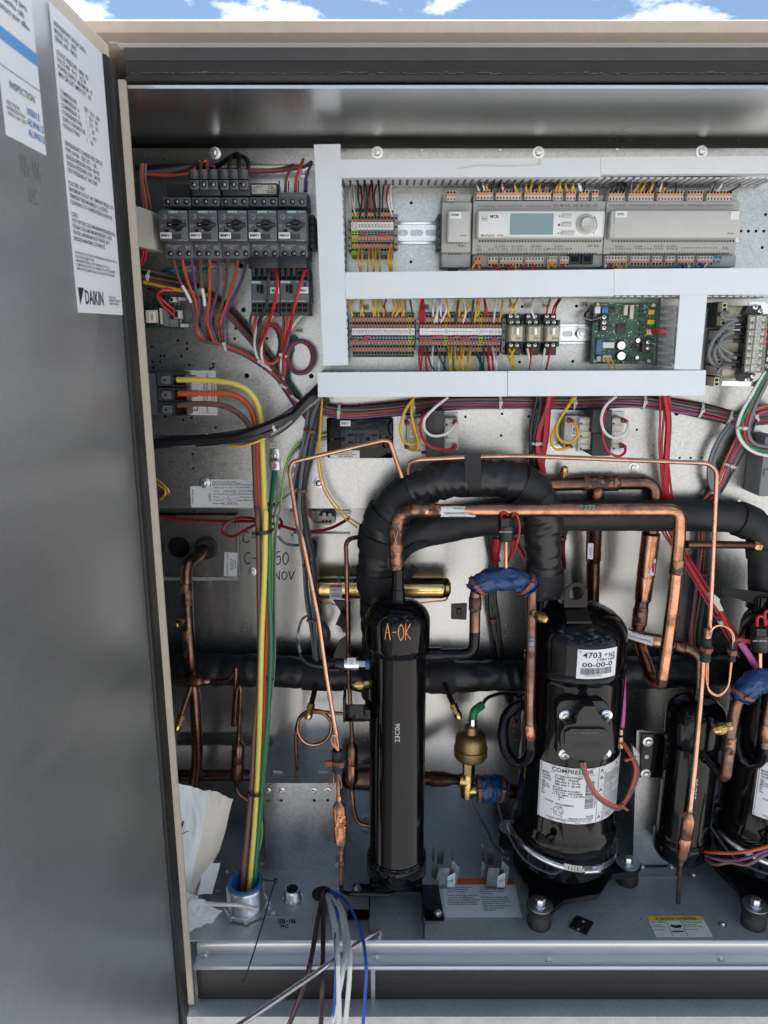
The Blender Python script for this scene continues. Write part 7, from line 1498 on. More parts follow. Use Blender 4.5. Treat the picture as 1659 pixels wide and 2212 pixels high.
def angle_valve(fr, a, b, c, Y0, Y1, label):
    t = thing('access_valve', label, 'valve', fr(*b, Y0), 'brass access valves on copper stubs')
    part('stub', MB().tube([fr(*a, Y1), fr(*b, Y0)], .0052, 12), m_['copper_dark'], t)
    p, q = fr(*b, Y0), fr(*c, Y0 - .012); d = (q - p); L = d.length
    part('valve_body', MB().lathe(p, d, [(0, .0075), (L * .35, .0078), (L * .36, .006), (L * .45, .006), (L * .46, .0078), (L * .62, .0078)], 6), m_['brass'], t)
    part('cap', MB().lathe(p + d * .62, d, [(0, .0074), (L * .05, .0078), (L * .26, .0076), (L * .34, .006), (L * .40, .005), (L * .42, .002)], 18), m_['brass_bright'], t)
angle_valve(B5, (300, 90), (232, 292), (188, 418), 1.29, 1.315, 'brass access valve on a dark stub beside the door')
angle_valve(B5, (1222, 80), (1192, 212), (1162, 326), 1.285, 1.33, 'brass access valve above the ring of coiled copper tube')
angle_valve(B6, (880, 240), (945, 400), (992, 508), 1.28, 1.34, 'brass access valve between the black cylinder and the expansion valve')
# ---- header pipe along the floor
t = thing('header_pipe', 'dark level copper header pipe carried by the galvanized bracket', 'copper pipe', B5(900, 738, 1.352))
part('tube', MB().tube(dense([B5(60, 738, 1.352), B5(1500, 738, 1.352)], .05), .0112, 22), m_['copper_dark'], t)
a, b = B5(1420, 745, 1.352), B5(1640, 760, 1.345); mb = MB(); L = (b - a).length; mb.lathe(a, b - a, [(0, .012), (L * .1, .022), (L * .2, .025), (L, .025)], 24); part('filter_body', mb, m_['copper_dark'], t)
a, b = B6(735, 945, 1.335), B6(1000, 955, 1.30); L = (b - a).length; mb = MB(); mb.lathe(a, b - a, [(-.15, .0145), (0, .0145), (L * .20, .0145), (L * .22, .016), (L * .34, .016), (L * .36, .0152), (L * .6, .0152), (L * .78, .0105), (L, .0105)], 22); part('outlet_tube', mb, m_['copper_dark'], t)
W_(D, [(355, 1690, 1.33), (372, 1684, 1.31), (385, 1690, 1.30), (388, 1705, 1.30), (370, 1712, 1.32)], 'black', 'black cable loop on the header pipe beside the door', 'black cable loops', .003)
# ---- brass muffler
t = thing('brass_muffler', 'shiny brass cylinder lying across behind the insulated pipe', 'filter', D(826, 1268, 1.372))
a, b = B2(1358, 935, 1.372), B3(925, 830, 1.372); L = (b - a).length; r_ = .0215
mb = MB(); mb.lathe(a, b - a, [(0, r_ * .55), (.003, r_ * .85), (.008, r_ * .95), (.0095, r_ * .90), (.0115, r_ * .99), (.016, r_), (L * .5, r_), (L - .018, r_), (L - .0145, r_ * .99), (L - .012, r_ * .9), (L - .010, r_ * .95), (L - .004, r_ * .85), (L, r_ * .55)], 32); bd = part('shell', mb, m_['brass_bright'], t)
s = part('sticker', MB().r(B2, 1488, 912, 1590, 1030, 1.3475, 1.3482), m_['sticker'], bd); part('red_band', MB().r(B2, 1488, 912, 1590, 934, 1.3470, 1.3474), m_['ink_red'], s); rtext(B2, 1495, 942, 1582, 962, 1.347, 'STF-26U11G', m_['ink'], s); rtext(B2, 1495, 968, 1582, 1020, 1.347, '10-53-23\nHONGSEN', m_['ink'], s)
rtext(B2, 1545, 840, 1590, 885, 1.352, '2', m_['ink_blue'], bd, shear=.2); rtext(B3, 165, 745, 222, 785, 1.352, '09', m_['ink_blue'], bd, shear=.2)
cap_tube('thin copper tube sagging under the brass cylinder', catmull([B2(1380, 1030, 1.37), B2(1420, 1052, 1.365), B2(1540, 1075, 1.36), B2(1650, 1110, 1.355)], 4), .0016, 'copper', .004)
cap_tube('thin copper tube hooked under the end of the brass cylinder', catmull([B3(690, 945, 1.36), B3(800, 932, 1.362), B3(880, 925, 1.366), B3(905, 905, 1.37)], 4), .0016, 'copper', .004)
# ================================================================== black oil separator cylinders
def zat(fr, y, Y): return fr(0, y, Y).z
def cyl_vessel(label, fr, Y, x, zs, rc, rt, rn, group='black pressure cylinders'):
    """zs: neck top, neck foot, dome foot, cap foot, tube foot, base cap foot, bottom"""
    t = thing('oil_separator', label, 'pressure vessel', (x, Y, zs[6]), group); o = Vector((x, Y, 0)); up = UP
    n0, n1, d1, c1, t1, b1, bt = zs; pr = []
    h = n1 - d1
    pr += [(bt, .001), (bt + .0015, rc * .35), (bt + .006, rc * .66), (bt + .014, rc * .90), (b1, rc), (t1 - .004, rc), (t1 - .002, rc * .99), (t1, rt + .0015), (t1 + .002, rt)]
    pr += [(c1 - .016, rt), (c1 - .012, rt * 1.005), (c1 - .006, rc * .98), (c1, rc), (d1, rc)]
    pr += [(d1 + h * s, rc * math.sqrt(max(0, 1 - (s * .97) ** 2.2))) for s in (.2, .4, .55, .7, .82, .90)]
    pr += [(n1 - .002, rn * 1.5), (n1 + .003, rn * 1.2), (n1 + .004, rn * 1.2), (n1 + (n0 - n1) * .35, rn * 1.18), (n1 + (n0 - n1) * .36, rn), (n0, rn)]
    part('shell', MB().lathe(o, up, pr, 56), m_['black_paint'], t, smooth=50)
    for z in (t1 + .001, c1 - .012):
        mb = MB(); k = 72
        mb.tube([o + Vector((math.cos(2 * math.pi * i / k) * (rt + .0008), math.sin(2 * math.pi * i / k) * (rt + .0008), z + .0012 * noise.noise(Vector((i * .9, z * 9, 0))))) for i in range(k + 1)], .0024, 8, caps=False); part('weld_bead', mb, m_['black_paint'], t)
    return t
xA = D(858, 1600, YA).x
zs = [zat(B3, 690, YA), zat(B3, 918, YA), zat(B3, 1070, YA), zat(B3, 1225, YA), zat(B6, 1495, YA), zat(B6, 1610, YA), zat(B6, 1690, YA) + .004]
t = cyl_vessel('tall black cylinder with orange A-OK scribble standing between pipes', B3, YA, xA, zs, .0556, .0500, .0104)
def on_cyl(x, Y, r, a, z): return Vector((x + math.sin(a) * r, Y - math.cos(a) * r, z))
def cyl_text(body, x, Y, r, a0, a1, z0, z1, mat, parent, rot=0, shear=0, align='CENTER', lsp=1.0, name='lettering', bold=0):
    vs, fs, w, h = text_mesh(body, align, shear=shear, lsp=lsp); mb = MB(); pv = []
    for u, v in vs:
        if rot == 3: u, v = 1 - v, u          # reads upwards
        pv.append(on_cyl(x, Y, r, a0 + (a1 - a0) * u, z0 + (z1 - z0) * v))
    mb.add(pv, fs); return part(name, mb, m_[mat], parent)
def cyl_sheet(x, Y, r, a0, a1, z0, z1, mat, parent, name='sticker', n=24, tilt=0):
    mb = MB()
    for k in range(n + 1):
        a = a0 + (a1 - a0) * k / n; dz = tilt * (k / n - .5); mb.v += [on_cyl(x, Y, r, a, z0 + dz), on_cyl(x, Y, r, a, z1 + dz)]
    for k in range(n): mb.face([2 * k, 2 * k + 2, 2 * k + 3, 2 * k + 1])
    return part(name, mb, m_[mat], parent)
za_, zb_ = zat(B3, 1205, YA - .05), zat(B3, 1092, YA - .05)
for k in range(3): scrawl('A-OK', lambda u, v: on_cyl(xA, YA, .0561, R(-24 + 46 * u), za_ + (zb_ - za_) * v), .0007, 'paint_orange', t, 3 + k)
cyl_text('23C06', xA, YA, .0506, R(-6), R(4), zat(B6, 668, YA - .045), zat(B6, 530, YA - .045), 'ink_white', t, rot=3)
# its stand
st = thing('cylinder_stand', 'black folded steel stand bolted under the tall black cylinder', 'stand', (xA, YA, ZF))
def fpt(fr, x, y, z): p = fr.floor(x, y, z); return Vector((p.x, p.y, z))
zt = zs[6] + .001; zf = ZF + .0025
a, b = fpt(B6, 335, 1720, zt), fpt(B6, 710, 1720, zt); Yb = 1.262
part('top_plate', MB().box((a.x, a.y, zt - .004), (b.x, Yb, zt - .0005)), m_['black_paint'], st)
part('front_lip', MB().box((a.x, a.y - .0022, zt - .018), (b.x, a.y - .0002, zt - .0005), bev=.0008), m_['black_paint'], st)
for x in (a.x - .0022, b.x): part('side_leg', MB().box((x, 1.10, zf), (x + .0022, Yb, zt - .0008), bev=.0006), m_['black_paint'], st)
def foot(pts): part('foot', MB().prism([fpt(B6, x, y, zf) for x, y in pts], (0, 0, .003)), m_['black_paint'], st)
foot([(166, 1990), (332, 1992), (334, 1925), (172, 1920)]); foot([(188, 1810), (330, 1806), (330, 1735), (205, 1735)]); foot([(712, 1998), (880, 1998), (835, 1740), (712, 1738)])
for x, y in ((235, 1760), (835, 1945)): p = fpt(B6, x, y, zf + .003); mb = MB(); hexbolt(mb, p, UP, .0052, .006, 1.5); part('bolt', mb, m_['zinc'], st)
# bracket and sensor on the cylinder
t = thing('mounting_bracket', 'small black angle bracket on the side of the tall black cylinder', 'bracket', B6(200, 470, 1.185))
part('plate', MB().r(B6, 148, 405, 300, 530, 1.178, 1.181, bev=.0008), m_['black_paint'], t); part('flange', MB().r(B6, 132, 362, 148, 535, 1.15, 1.20, bev=.0008), m_['black_paint'], t); part('lug', MB().r(B6, 292, 440, 335, 528, 1.165, 1.20, bev=.001), m_['black_paint'], t)
t = thing('pressure_sensor', 'silver pressure sensor with black plug beside the tall black cylinder', 'sensor', B3(200, 1390, 1.205)); Ys = 1.20
def hl(fr, x0, x1, y, Y, pr, n, mat, name): a, b = fr(x0, y, Y), fr(x1, y, Y); L = (b - a).length; part(name, MB().lathe(a, b - a, [(s * L, fr.m(r_, y, Y)) for s, r_ in pr], n), m_[mat], t)
hl(B3, 140, 250, 1393, Ys, [(0, 44), (.04, 48), (.94, 48), (1, 46)], 26, 'steel', 'body'); hl(B3, 250, 300, 1393, Ys, [(0, 24), (1, 24)], 6, 'zinc', 'hex_nut'); hl(B3, 298, 330, 1393, Ys, [(0, 40), (1, 40)], 20, 'blue_comp', 'seal_ring'); hl(B3, 15, 140, 1395, Ys, [(0, 30), (.45, 32), (.5, 46), (.95, 44), (1, 40)], 20, 'black_plastic', 'plug')
part('clip', MB().r(B3, 28, 1432, 105, 1446, 1.185, 1.205), m_['black_plastic'], t)
s = part('sticker', MB().r(B3, 165, 1350, 225, 1395, Ys - .0152, Ys - .0148), m_['sticker'], t); rtext(B3, 168, 1353, 222, 1392, Ys - .0155, '500 PSI\nR410A\nOO', m_['ink'], s)
brass_valve(B3(330, 1542, 1.205), (-1, -.1, 0), 1.15, 'brass service cap under the silver pressure sensor')

# second cylinder at the right
xA2 = .5755
zs2 = [zat(B7, 215, YA2), zat(B7, 292, YA2), zat(B7, 400, YA2), zat(B7, 520, YA2), zat(B7, 1130, YA2), zat(B7, 1215, YA2), zat(B7, 1285, YA2)]
t = cyl_vessel('second black cylinder on a galvanized upright behind the copper filter', B7, YA2, xA2, zs2, .0525, .0470, .0080)
cyl_text('23D06', xA2, YA2, .0474, R(-14), R(-4), zat(B7, 922, YA2 - .045), zat(B7, 795, YA2 - .045), 'ink_white', t, rot=3)
part('outlet_stub', MB().tube(dense([B7(1240, 610, 1.215), B7(1385, 790, 1.165)], .01), .0095, 18), m_['black_paint'], t)
mb = MB(); collar(mb, B7(1225, 595, 1.22), B7(1290, 680, 1.195), .0105, lip=.001); part('socket', mb, m_['black_paint'], t)
# its upright
t = thing('upright_bracket', 'galvanized upright holding the second black cylinder', 'bracket', B7(960, 1330, 1.29)); Yu = 1.285
pf = [(862, 498), (1060, 520), (1090, 1325), (830, 1325)]
part('upright', MB().q(B7, [(848, 500), (862, 498), (1110, 520), (1095, 1328), (822, 1328)], Yu, .002), m_['galv'], t)
part('side_flange', MB().q(B7, [(820, 592), (863, 640), (862, 730), (834, 690)], Yu - .012, .012), m_['galv'], t)
xa, xb = B7(822, 1330, Yu).x, B7(1100, 1330, Yu).x; part('foot', MB().box((xa, Yu - .03, ZF + .0004), (xb, Yu - .0003, ZF + .002)), m_['galv'], t)
pl = part('black_plate', MB().q(B7, [(868, 520), (1050, 530), (1040, 792), (862, 788)], Yu - .006, .0055), m_['black_paint'], t)
for x, y in ((917, 567), (903, 765)): mb = MB(); hexbolt(mb, B7(x, y, Yu - .0062), TOWARD, .0062, .006, 1.6); part('bolt', mb, m_['zinc'], pl)
part('slot', MB().disc(B7, 908, 662, 13, Yu - .0065, .001, 16), m_['galv'], pl)

# ================================================================== compressor
CX1, CY1 = .3435, 1.240
def compressor(label, label2):
    x, Y = CX1, CY1; o = Vector((x, Y, 0))
    t = thing('compressor', label, 'compressor', (x, Y, ZF), 'black scroll compressors')
    zl = zat(B4, 905, Y); zcap = zat(B4, 1205, Y - .08); zlip = zat(B4, 1245, Y - .08); zb1 = zat(B7, 1215, Y - .09); zb0 = zat(B7, 1290, Y - .09); zbot = zat(B7, 1480, Y - .085); ztop = zat(B4, 700, Y) 
    r1, r2 = .0878, .0905
    pr = [(zbot, .03), (zbot + .001, .069), (zbot + .006, .082), (zbot + .016, .0885), (zb0 - .008, .0902), (zb0 - .004, .0915), (zb0, .0955), (zb0 + .002, .0968), (zb1 - .004, .0965), (zb1, .0952), (zb1 + .006, .0925), (zb1 + .014, r2), (zb1 + .05, r2), (zlip - .012, r2 - .002), (zlip - .004, r2 - .0025), (zlip, r1 + .0030), (zcap, r1 + .0024), (zcap + .002, r1), (zl, r1)]
    h = ztop - zl
    pr += [(zl + h * s, r1 * math.sqrt(max(0, 1 - s ** 2.1))) for s in (.14, .28, .42, .55, .67, .78, .87, .94, .98)] + [(ztop, .002)]
    part('shell', MB().lathe(o, UP, pr, 72), m_['black_paint'], t, smooth=50)
    # three footed base
    zp = ZF + .040; cs = [Vector((.2815, 1.137, 0)), Vector((.475, 1.246, 0)), Vector((.262, 1.352, 0))]; c0 = Vector((x, Y, 0))
    pts = []
    for i, c in enumerate(cs):
        d = (c - c0).normalized(); a0 = math.atan2(d.y, d.x)
        for k in range(-5, 6): a = a0 + k * R(20); pts.append(Vector((c.x + math.cos(a) * .024, c.y + math.sin(a) * .024, 0)))
        nx = cs[(i + 1) % 3]; mid = (c + nx) / 2; dm = (mid - c0)
        for s in (.25, .5, .75):
            q = c.lerp(nx, s); ou = (q - c0).normalized(); pts.append(c0 + ou * max((q - c0).length * .9 + .018, .092))
    ang = sum((a.x * b.y - b.x * a.y) for a, b in zip(pts, pts[1:] + pts[:1]))
    if ang < 0: pts = pts[::-1]
    bm = MB(); bm.prism([(p.x, p.y, zp - .006) for p in pts], (0, 0, .006)); bm.prism([(c0.x + (p.x - c0.x) * .965, c0.y + (p.y - c0.y) * .965, zp - .014) for p in pts], (0, 0, .0085))
    part('base_plate', bm, m_['black_cast'], t)
    for c in cs:
        f = part('rubber_foot', MB().lathe((c.x, c.y, ZF), UP, [(0, .021), (.010, .0215), (.022, .0195), (.0265, .018)], 24), m_['rubber'], t)
        mb = MB(); mb.lathe((c.x, c.y, zp + .0002), UP, [(0, .0225), (.002, .0225), (.0022, .021)], 28); hexbolt(mb, (c.x, c.y, zp + .0024), UP, .0085, .012, 1.35); part('foot_bolt', mb, m_['zinc'], t)
    # terminal box
    yb = Y - r2 - .030
    tb = MB(); tb.q(B7, [(352, 360), (375, 322), (420, 312), (640, 318), (675, 350), (690, 400), (705, 560), (708, 640), (350, 640), (358, 600)], yb + .022, .03); part('box_flange', tb, m_['black_plastic'], t)
    mb = MB(); mb.q(B7, [(378, 600), (376, 520), (400, 470), (470, 455), (490, 385), (520, 350), (590, 350), (612, 400), (640, 440), (690, 470), (692, 600), (640, 670), (560, 690), (500, 690), (430, 660)], yb, .03); cv = part('box_cover', mb, m_['black_plastic'], t)
    mb = MB(); mb.q(B7, [(400, 590), (404, 510), (440, 490), (640, 490), (668, 510), (670, 590), (620, 640), (450, 640)], yb - .005, .006); part('cover_panel', mb, m_['black_plastic'], cv)
    rtext(B7, 500, 505, 612, 525, yb - .0056, '>PPE+PS<', m_['dark_grey'], cv); rtext(B7, 440, 545, 640, 640, yb - .0056, 'ATTACH COVER AND FAS-\nTEN ALL FOUR BOLTS\nBEFORE POWER SUPPLY', m_['dark_grey2'], cv)
    for px, py in ((403, 405), (657, 403), (399, 642), (650, 640)): mb = MB(); p = B7(px, py, yb + .0215); mb.lathe(p, TOWARD, [(0, .0105), (.002, .0105), (.004, .0075)], 20); crossscrew(mb, p + TOWARD * .004, TOWARD, .0062); part('box_screw', mb, [m_['zinc'], m_['hole']], t)
    # heater band with worm clamp
    zc = zb0 - .010; n = 80; r_ = .0985
    zk = lambda a: zc - .004 * math.cos(a) + .014 * math.sin(a) * -1
    mb = MB()
    for k in range(n + 1):
        a = R(-175 + 350 * k / n)
        for dr, dz in ((0, -.0065), (.0012, -.0065), (.0012, .0065), (0, .0065)): p = on_cyl(x, Y, r_ + dr, a, zk(a) + dz); mb.v.append(p)
    for k in range(n):
        for j in range(4): q = (j + 1) % 4; mb.face([4 * k + j, 4 * k + 4 + j, 4 * k + 4 + q, 4 * k + q])
    bd = part('heater_band', mb, m_['steel_band'], t)
    mb = MB()
    for k in range(26):
        a = R(-8 + k * 3.0)
        if -2 < k - 5 < 9: continue
        p = [on_cyl(x, Y, r_ + .0014, a + da, zk(a) + dz) for da, dz in ((-.006, -.004), (.006, -.004), (.010, .004), (-.002, .004))]; mb.add(p, [(0, 1, 2, 3)])
    part('band_slots', mb, m_['hole'], bd, kind='stuff')
    a = R(14); c = on_cyl(x, Y, r_ + .006, a, zk(a)); tv = Vector((math.cos(a), math.sin(a), -.12)).normalized(); e = tv.cross(Vector((0, -1, 0))).normalized()
    mb = MB(); mb.lathe(c - tv * .014, tv, [(0, .0042), (.008, .0042), (.0085, .0034)] + [(.009 + .002 * k, .0034 + .0012 * (k % 2)) for k in range(10)], 12); part('worm_screw', mb, m_['steel'], bd)
    mb = MB(); mb.prism([c + tv * .002 - e * .008 + Vector((0, .001, 0)), c + tv * .022 - e * .009 + Vector((0, .002, 0)), c + tv * .022 + e * .007 + Vector((0, .002, 0)), c + tv * .002 + e * .007 + Vector((0, .001, 0))], (0, .004, 0)); part('clamp_housing', mb, m_['steel'], bd)
    mb = MB(); a0 = R(-80); mb.tube([on_cyl(x, Y, r_ + .0035, a, zk(a) + .001) for a in [R(-88 + 5 * k) for k in range(16)]], .0062, 10); part('heater_sleeve', mb, m_['steel_band'], bd)
    part('heater_lead', MB().tube(catmull([on_cyl(x, Y, r_ + .004, R(-14), zk(0) - .002), on_cyl(x, Y, r_ + .008, R(-26), zk(0) - .012), on_cyl(x, Y, r_ + .012, R(-55), zk(0) - .004), on_cyl(x, Y, r_ + .02, R(-85), zk(0) + .03), on_cyl(x, Y, r_ + .03, R(-100), zk(0) + .06)], 6), .0022, 6), m_['w_dgrey'], bd)
    # lifting eye
    ey = Y - .035; mb = MB(); c = B4(350, 640, ey); R_ = .0195
    ring = [(c.x + math.cos(R(a)) * R_, ey, c.z + math.sin(R(a)) * R_) for a in range(0, 181, 15)]; pp = ring + [(c.x - R_, ey, c.z - .030), (c.x + R_, ey, c.z - .030)]
    hp = [(math.cos(R(a)), math.sin(R(a))) for a in range(0, 360, 24)]
    pts2 = [Vector((p[0], p[2])) for p in pp]; nb = len(pts2); pts2 += [Vector((c.x + q * .0125, c.z + .001 + s * .0125)) for q, s in hp]
    v, _, f, *_ = delaunay_2d_cdt(pts2, [], [list(range(nb)), list(range(nb, len(pts2)))], 1, 1e-7)
    for tr in f:
        g = sum((v[i] for i in tr), Vector((0, 0))) / len(tr)
        if (g - Vector((c.x, c.z + .001))).length < .0123: continue
        mb.prism([(v[i].x, ey, v[i].y) for i in tr], (0, .004, 0))
    mb.prism([(c.x - R_, ey - .0005, c.z - .029), (c.x + R_, ey - .0005, c.z - .029), (c.x + R_ * 1.15, ey - .026, c.z - .044), (c.x - R_ * 1.0, ey - .026, c.z - .044)], (0, 0, .004)); part('lifting_eye', mb, m_['black_paint'], t)
    # suction stub
    part('suction_stub', MB().cyl(B4(135, 735, 1.268), B4(140, 640, 1.268), .023, n=24), m_['black_paint'], t)
    part('sight_plug', MB().lathe(B7(315, 1165, Y - r2 - .0006), TOWARD, [(-.004, .008), (.002, .0075), (.002, .005), (-.001, .004)], 18), m_['black_paint'], t)
    # silver tape patch on the dome
    mb = MB()
    for i in range(9):
        for j in range(3):
            a = R(62 - i * 8 + 16); s = .60 + .13 * j + (.04 * math.sin(i * 1.7)); rr = r1 * math.sqrt(max(0, 1 - s ** 2.1)) + .0012; mb.v.append(Vector((x + math.cos(a) * rr, Y + math.sin(a) * rr - .01, zl + h * s + .0010)))
    for i in range(8):
        for j in range(2): q = i * 3 + j; mb.face([q, q + 1, q + 4, q + 3])
    part('tape_patch', mb, m_['lgrey'], t)
    # labels
    a0, a1 = R(-47), R(74); zt, zb = zat(B7, 735, Y - r2) , zat(B7, 1078, Y - r2)
    lb = cyl_sheet(x, Y, r2 + .0005, a0, a1, zb, zt, 'sticker', t, 'data_sticker'); rr = r2 + .0009
    def T(body, u0, u1, v0, v1, mat='ink', rot=0, al='LEFT'):
        return cyl_text(body, x, Y, rr, a0 + (a1 - a0) * u0, a0 + (a1 - a0) * u1, zt - (zt - zb) * v1, zt - (zt - zb) * v0, mat, lb, rot, align=al)
    def B_(u0, u1, v0, v1, mat='ink', n=8): return cyl_sheet(x, Y, rr, a0 + (a1 - a0) * u0, a0 + (a1 - a0) * u1, zt - (zt - zb) * v1, zt - (zt - zb) * v0, mat, lb, 'rule_line', n)
    T('COMPRESSOR', .12, .50, .03, .105); 
    for u0, u1, v0, v1 in ((.01, .99, .012, .018), (.01, .99, .125, .131), (.01, .99, .978, .984), (.01, .014, .012, .984), (.986, .99, .012, .984), (.555, .559, .012, .984), (.625, .628, .125, .984), (.555, .99, .35, .354), (.555, .99, .50, .504), (.555, .99, .84, .844)): B_(u0, u1, v0, v1)
    T('MODEL\nPOWER\n SOURCE', .03, .12, .15, .29); T('JT15JBVDWYR@S\nTHREE   PHASE\n380-460 V  50 Hz\n380-460 V  60 Hz', .15, .40, .15, .34); T('REF.\nREF.OIL\nMFG.NO.\nDP\nSP\nLRA', .03, .12, .32, .56); T('R410A\nDAPHNE FVC68D\n1701169   20210908\nH 3.8  MPa  L 3.8 MPa\n      MPa\n      A', .14, .43, .36, .60); T('PHASE', .07, .15, .64, .67); T('ARRANGEMENT', .17, .34, .66, .69); T('DAIKIN DEVICE (SUZHOU) CO.,LTD.', .09, .52, .93, .965); T('RoHS\nMADE IN CHINA', .30, .53, .85, .92, al='RIGHT')
    ci = MB(); ca, cz = a0 + (a1 - a0) * .20, zt - (zt - zb) * .80; q = .0085
    ci.tube([on_cyl(x, Y, rr, ca + math.cos(R(k * 18)) * q / rr, cz + math.sin(R(k * 18)) * q) for k in range(21)], .0004, 4)
    for k in (90, 210, 330): ci.tube([on_cyl(x, Y, rr, ca + (math.cos(R(k)) * q * .5 + math.cos(R(b * 60)) * .0018) / rr, cz + math.sin(R(k)) * q * .5 + math.sin(R(b * 60)) * .0018) for b in range(7)], .0003, 4)
    part('phase_diagram', ci, m_['ink'], lb); T('U', .125, .142, .78, .81); T('W', .215, .235, .70, .73); T('V', .225, .242, .885, .915)
    mb = MB(); random.seed(8); v_ = .235
    while v_ < .72: w = random.choice((.004, .004, .008, .011)); mb.v += [on_cyl(x, Y, rr, a0 + (a1 - a0) * u, zt - (zt - zb) * vv) for u, vv in ((.435, v_), (.515, v_), (.515, v_ + w), (.435, v_ + w))]; n4 = len(mb.v); mb.face([n4 - 4, n4 - 1, n4 - 2, n4 - 3]); v_ += w + random.choice((.004, .006, .009))
    part('bar_code', mb, m_['ink'], lb, kind='stuff'); T('*47031701169$*', .523, .545, .40, .72, rot=3)
    T('WARNING', .86, .97, .045, .095); tri = lambda u, v, s: cyl_text('A', x, Y, rr, a0 + (a1 - a0) * (u - s), a0 + (a1 - a0) * (u + s), zt - (zt - zb) * (v + s * 1.6), zt - (zt - zb) * (v - s * 1.6), 'ink', lb)
    for u, v in ((.80, .07), (.59, .20), (.59, .42), (.59, .57), (.59, .91), (.59, .07)): tri(u, v, .020)
    for i, (v0, v1, hd) in enumerate(((.15, .33, 'ELECTRIC SHOCK HAZARD'), (.37, .485, 'INJURY HAZARD'), (.52, .82, 'EXPLOSION OR FIRE'), (.86, .965, 'BURN HAZARD'))):
        n = max(2, int((v1 - v0) / .026)); T(hd + '\n' + '\n'.join(random.choice(('DO NOT CONNECT POWER SUPPLY BEFORE', 'USE COMPRESSOR IN A GROUNDED SYSTEM ONLY', 'DO NOT USE TORCH TO REMOVE THE PIPES', 'WEAR PROTECTIVE GOGGLES WHEN WORKING', 'USE ONLY APPROVED REFRIGERANTS AND')) for _ in range(n)), .635, .975, v0, v1)
    a0, a1 = R(-13), R(33); zt, zb = zat(B4, 1020, Y - r1), zat(B4, 1218, Y - r1)
    lb = cyl_sheet(x, Y, r1 + .0022, a0, a1, zb, zt, 'sticker', t, 'serial_sticker'); rr = r1 + .0027
    T('4703', .12, .56, .09, .285); T('* N2', .64, .93, .135, .285); T('1701169', .46, .93, .31, .405); T('00-00-0', .12, .87, .44, .60); T('*47031701169$*', .18, .62, .875, .925); T('A', .035, .09, .05, .105)
    mb = MB(); u = .09
    while u < .86: w = random.choice((.004, .004, .008)); mb.v += [on_cyl(x, Y, rr, a0 + (a1 - a0) * uu, zt - (zt - zb) * vv) for uu, vv in ((u, .63), (u + w, .63), (u + w, .85), (u, .85))]; n4 = len(mb.v); mb.face([n4 - 4, n4 - 1, n4 - 2, n4 - 3]); u += w + random.choice((.004, .006, .009))
    part('bar_code', mb, m_['ink'], lb, kind='stuff')
    return t
c1 = compressor('black scroll compressor with white label reading 4703', '')
c2 = copy_thing(c1, Vector((.388, .0, .0)), 'black scroll compressor beside the second black cylinder')
# wires of the compressor
for k, c in enumerate(('orange', 'purple', 'brown')):
    W_(B7, [(520 + k * -10, 695, 1.118), (540 - k * 6, 780, 1.112), (600 - k * 4, 890 + k * 6, 1.108), (680, 948 + k * 10, 1.11), (740, 965 + k * 8, 1.115), (790 + k * 3, 910, 1.125), (832 + k * 8, 800, 1.14), (838 + k * 6, 720, 1.15), (800 + k * 4, 640, 1.165), (752 + k * 5, 570, 1.18)], c, f'{c} power wire looping out of the compressor terminal box', 'power wires of the compressor', .0030)
tie(B7, 806, 665, 34, -10, 1.15, 'tie_brown', 'brown cable tie high on the compressor power wires'); tie(B7, 770, 970, 26, 20, 1.112, 'tie_brown', 'brown cable tie low on the compressor power wires')
solo('pink_sleeve', MB().tube(catmull(pts3(B7, [(757, 160, 1.25), (758, 260, 1.235), (756, 380, 1.22), (748, 480, 1.205)]), 5), .0062, 12), m_['pink'], 'pink wire sleeve running down beside the compressor', 'sleeve', 'pink wire sleeves')
t = thing('terminal_block', 'copper ended wire joints beside the compressor terminal box', 'terminal', B7(745, 540, 1.2))
for y in (505, 550, 588): part('copper_joint', MB().cyl(B7(746, y - 16, 1.2), B7(746, y + 14, 1.2), .005, n=12), m_['copper_bright'], t)
part('holder', MB().r(B7, 722, 512, 765, 528, 1.198, 1.215), m_['black_plastic'], t)
solo('pink_sleeve', MB().tube(catmull(pts3(C3, [(990, 740, 1.20), (1070, 850, 1.195), (1150, 980, 1.19), (1225, 1090, 1.185)]), 5), .0058, 12), m_['pink'], 'pink wire sleeve slanting behind the right hand pressure switch', 'sleeve', 'pink wire sleeves')
for k in range(2): W_(C3, [(770 + k * 10, 400 - k * 20, 1.20), (850 + k * 12, 560, 1.19), (920 + k * 10, 670, 1.185), (1010, 710 + k * 20, 1.18), (1110, 725 + k * 22, 1.175)], 'red', 'red wire from the white connector to the right hand pressure switch', 'red wires of the right hand switch', .0024)
mb = MB(); mb.q(C3, [(640, 210), (700, 205), (775, 270), (770, 300), (816, 395), (770, 400), (690, 290)], 1.195, .008); mb.q(C3, [(760, 520), (810, 510), (822, 545), (780, 565)], 1.195, .006); solo('wire_connector', mb, m_['cream2'], 'white plastic wire connector beside the right copper tube', 'connector')
tie(C3, 975, 700, 44, -20, 1.178, 'tie_brown', 'brown cable tie on the red wires of the right hand switch')
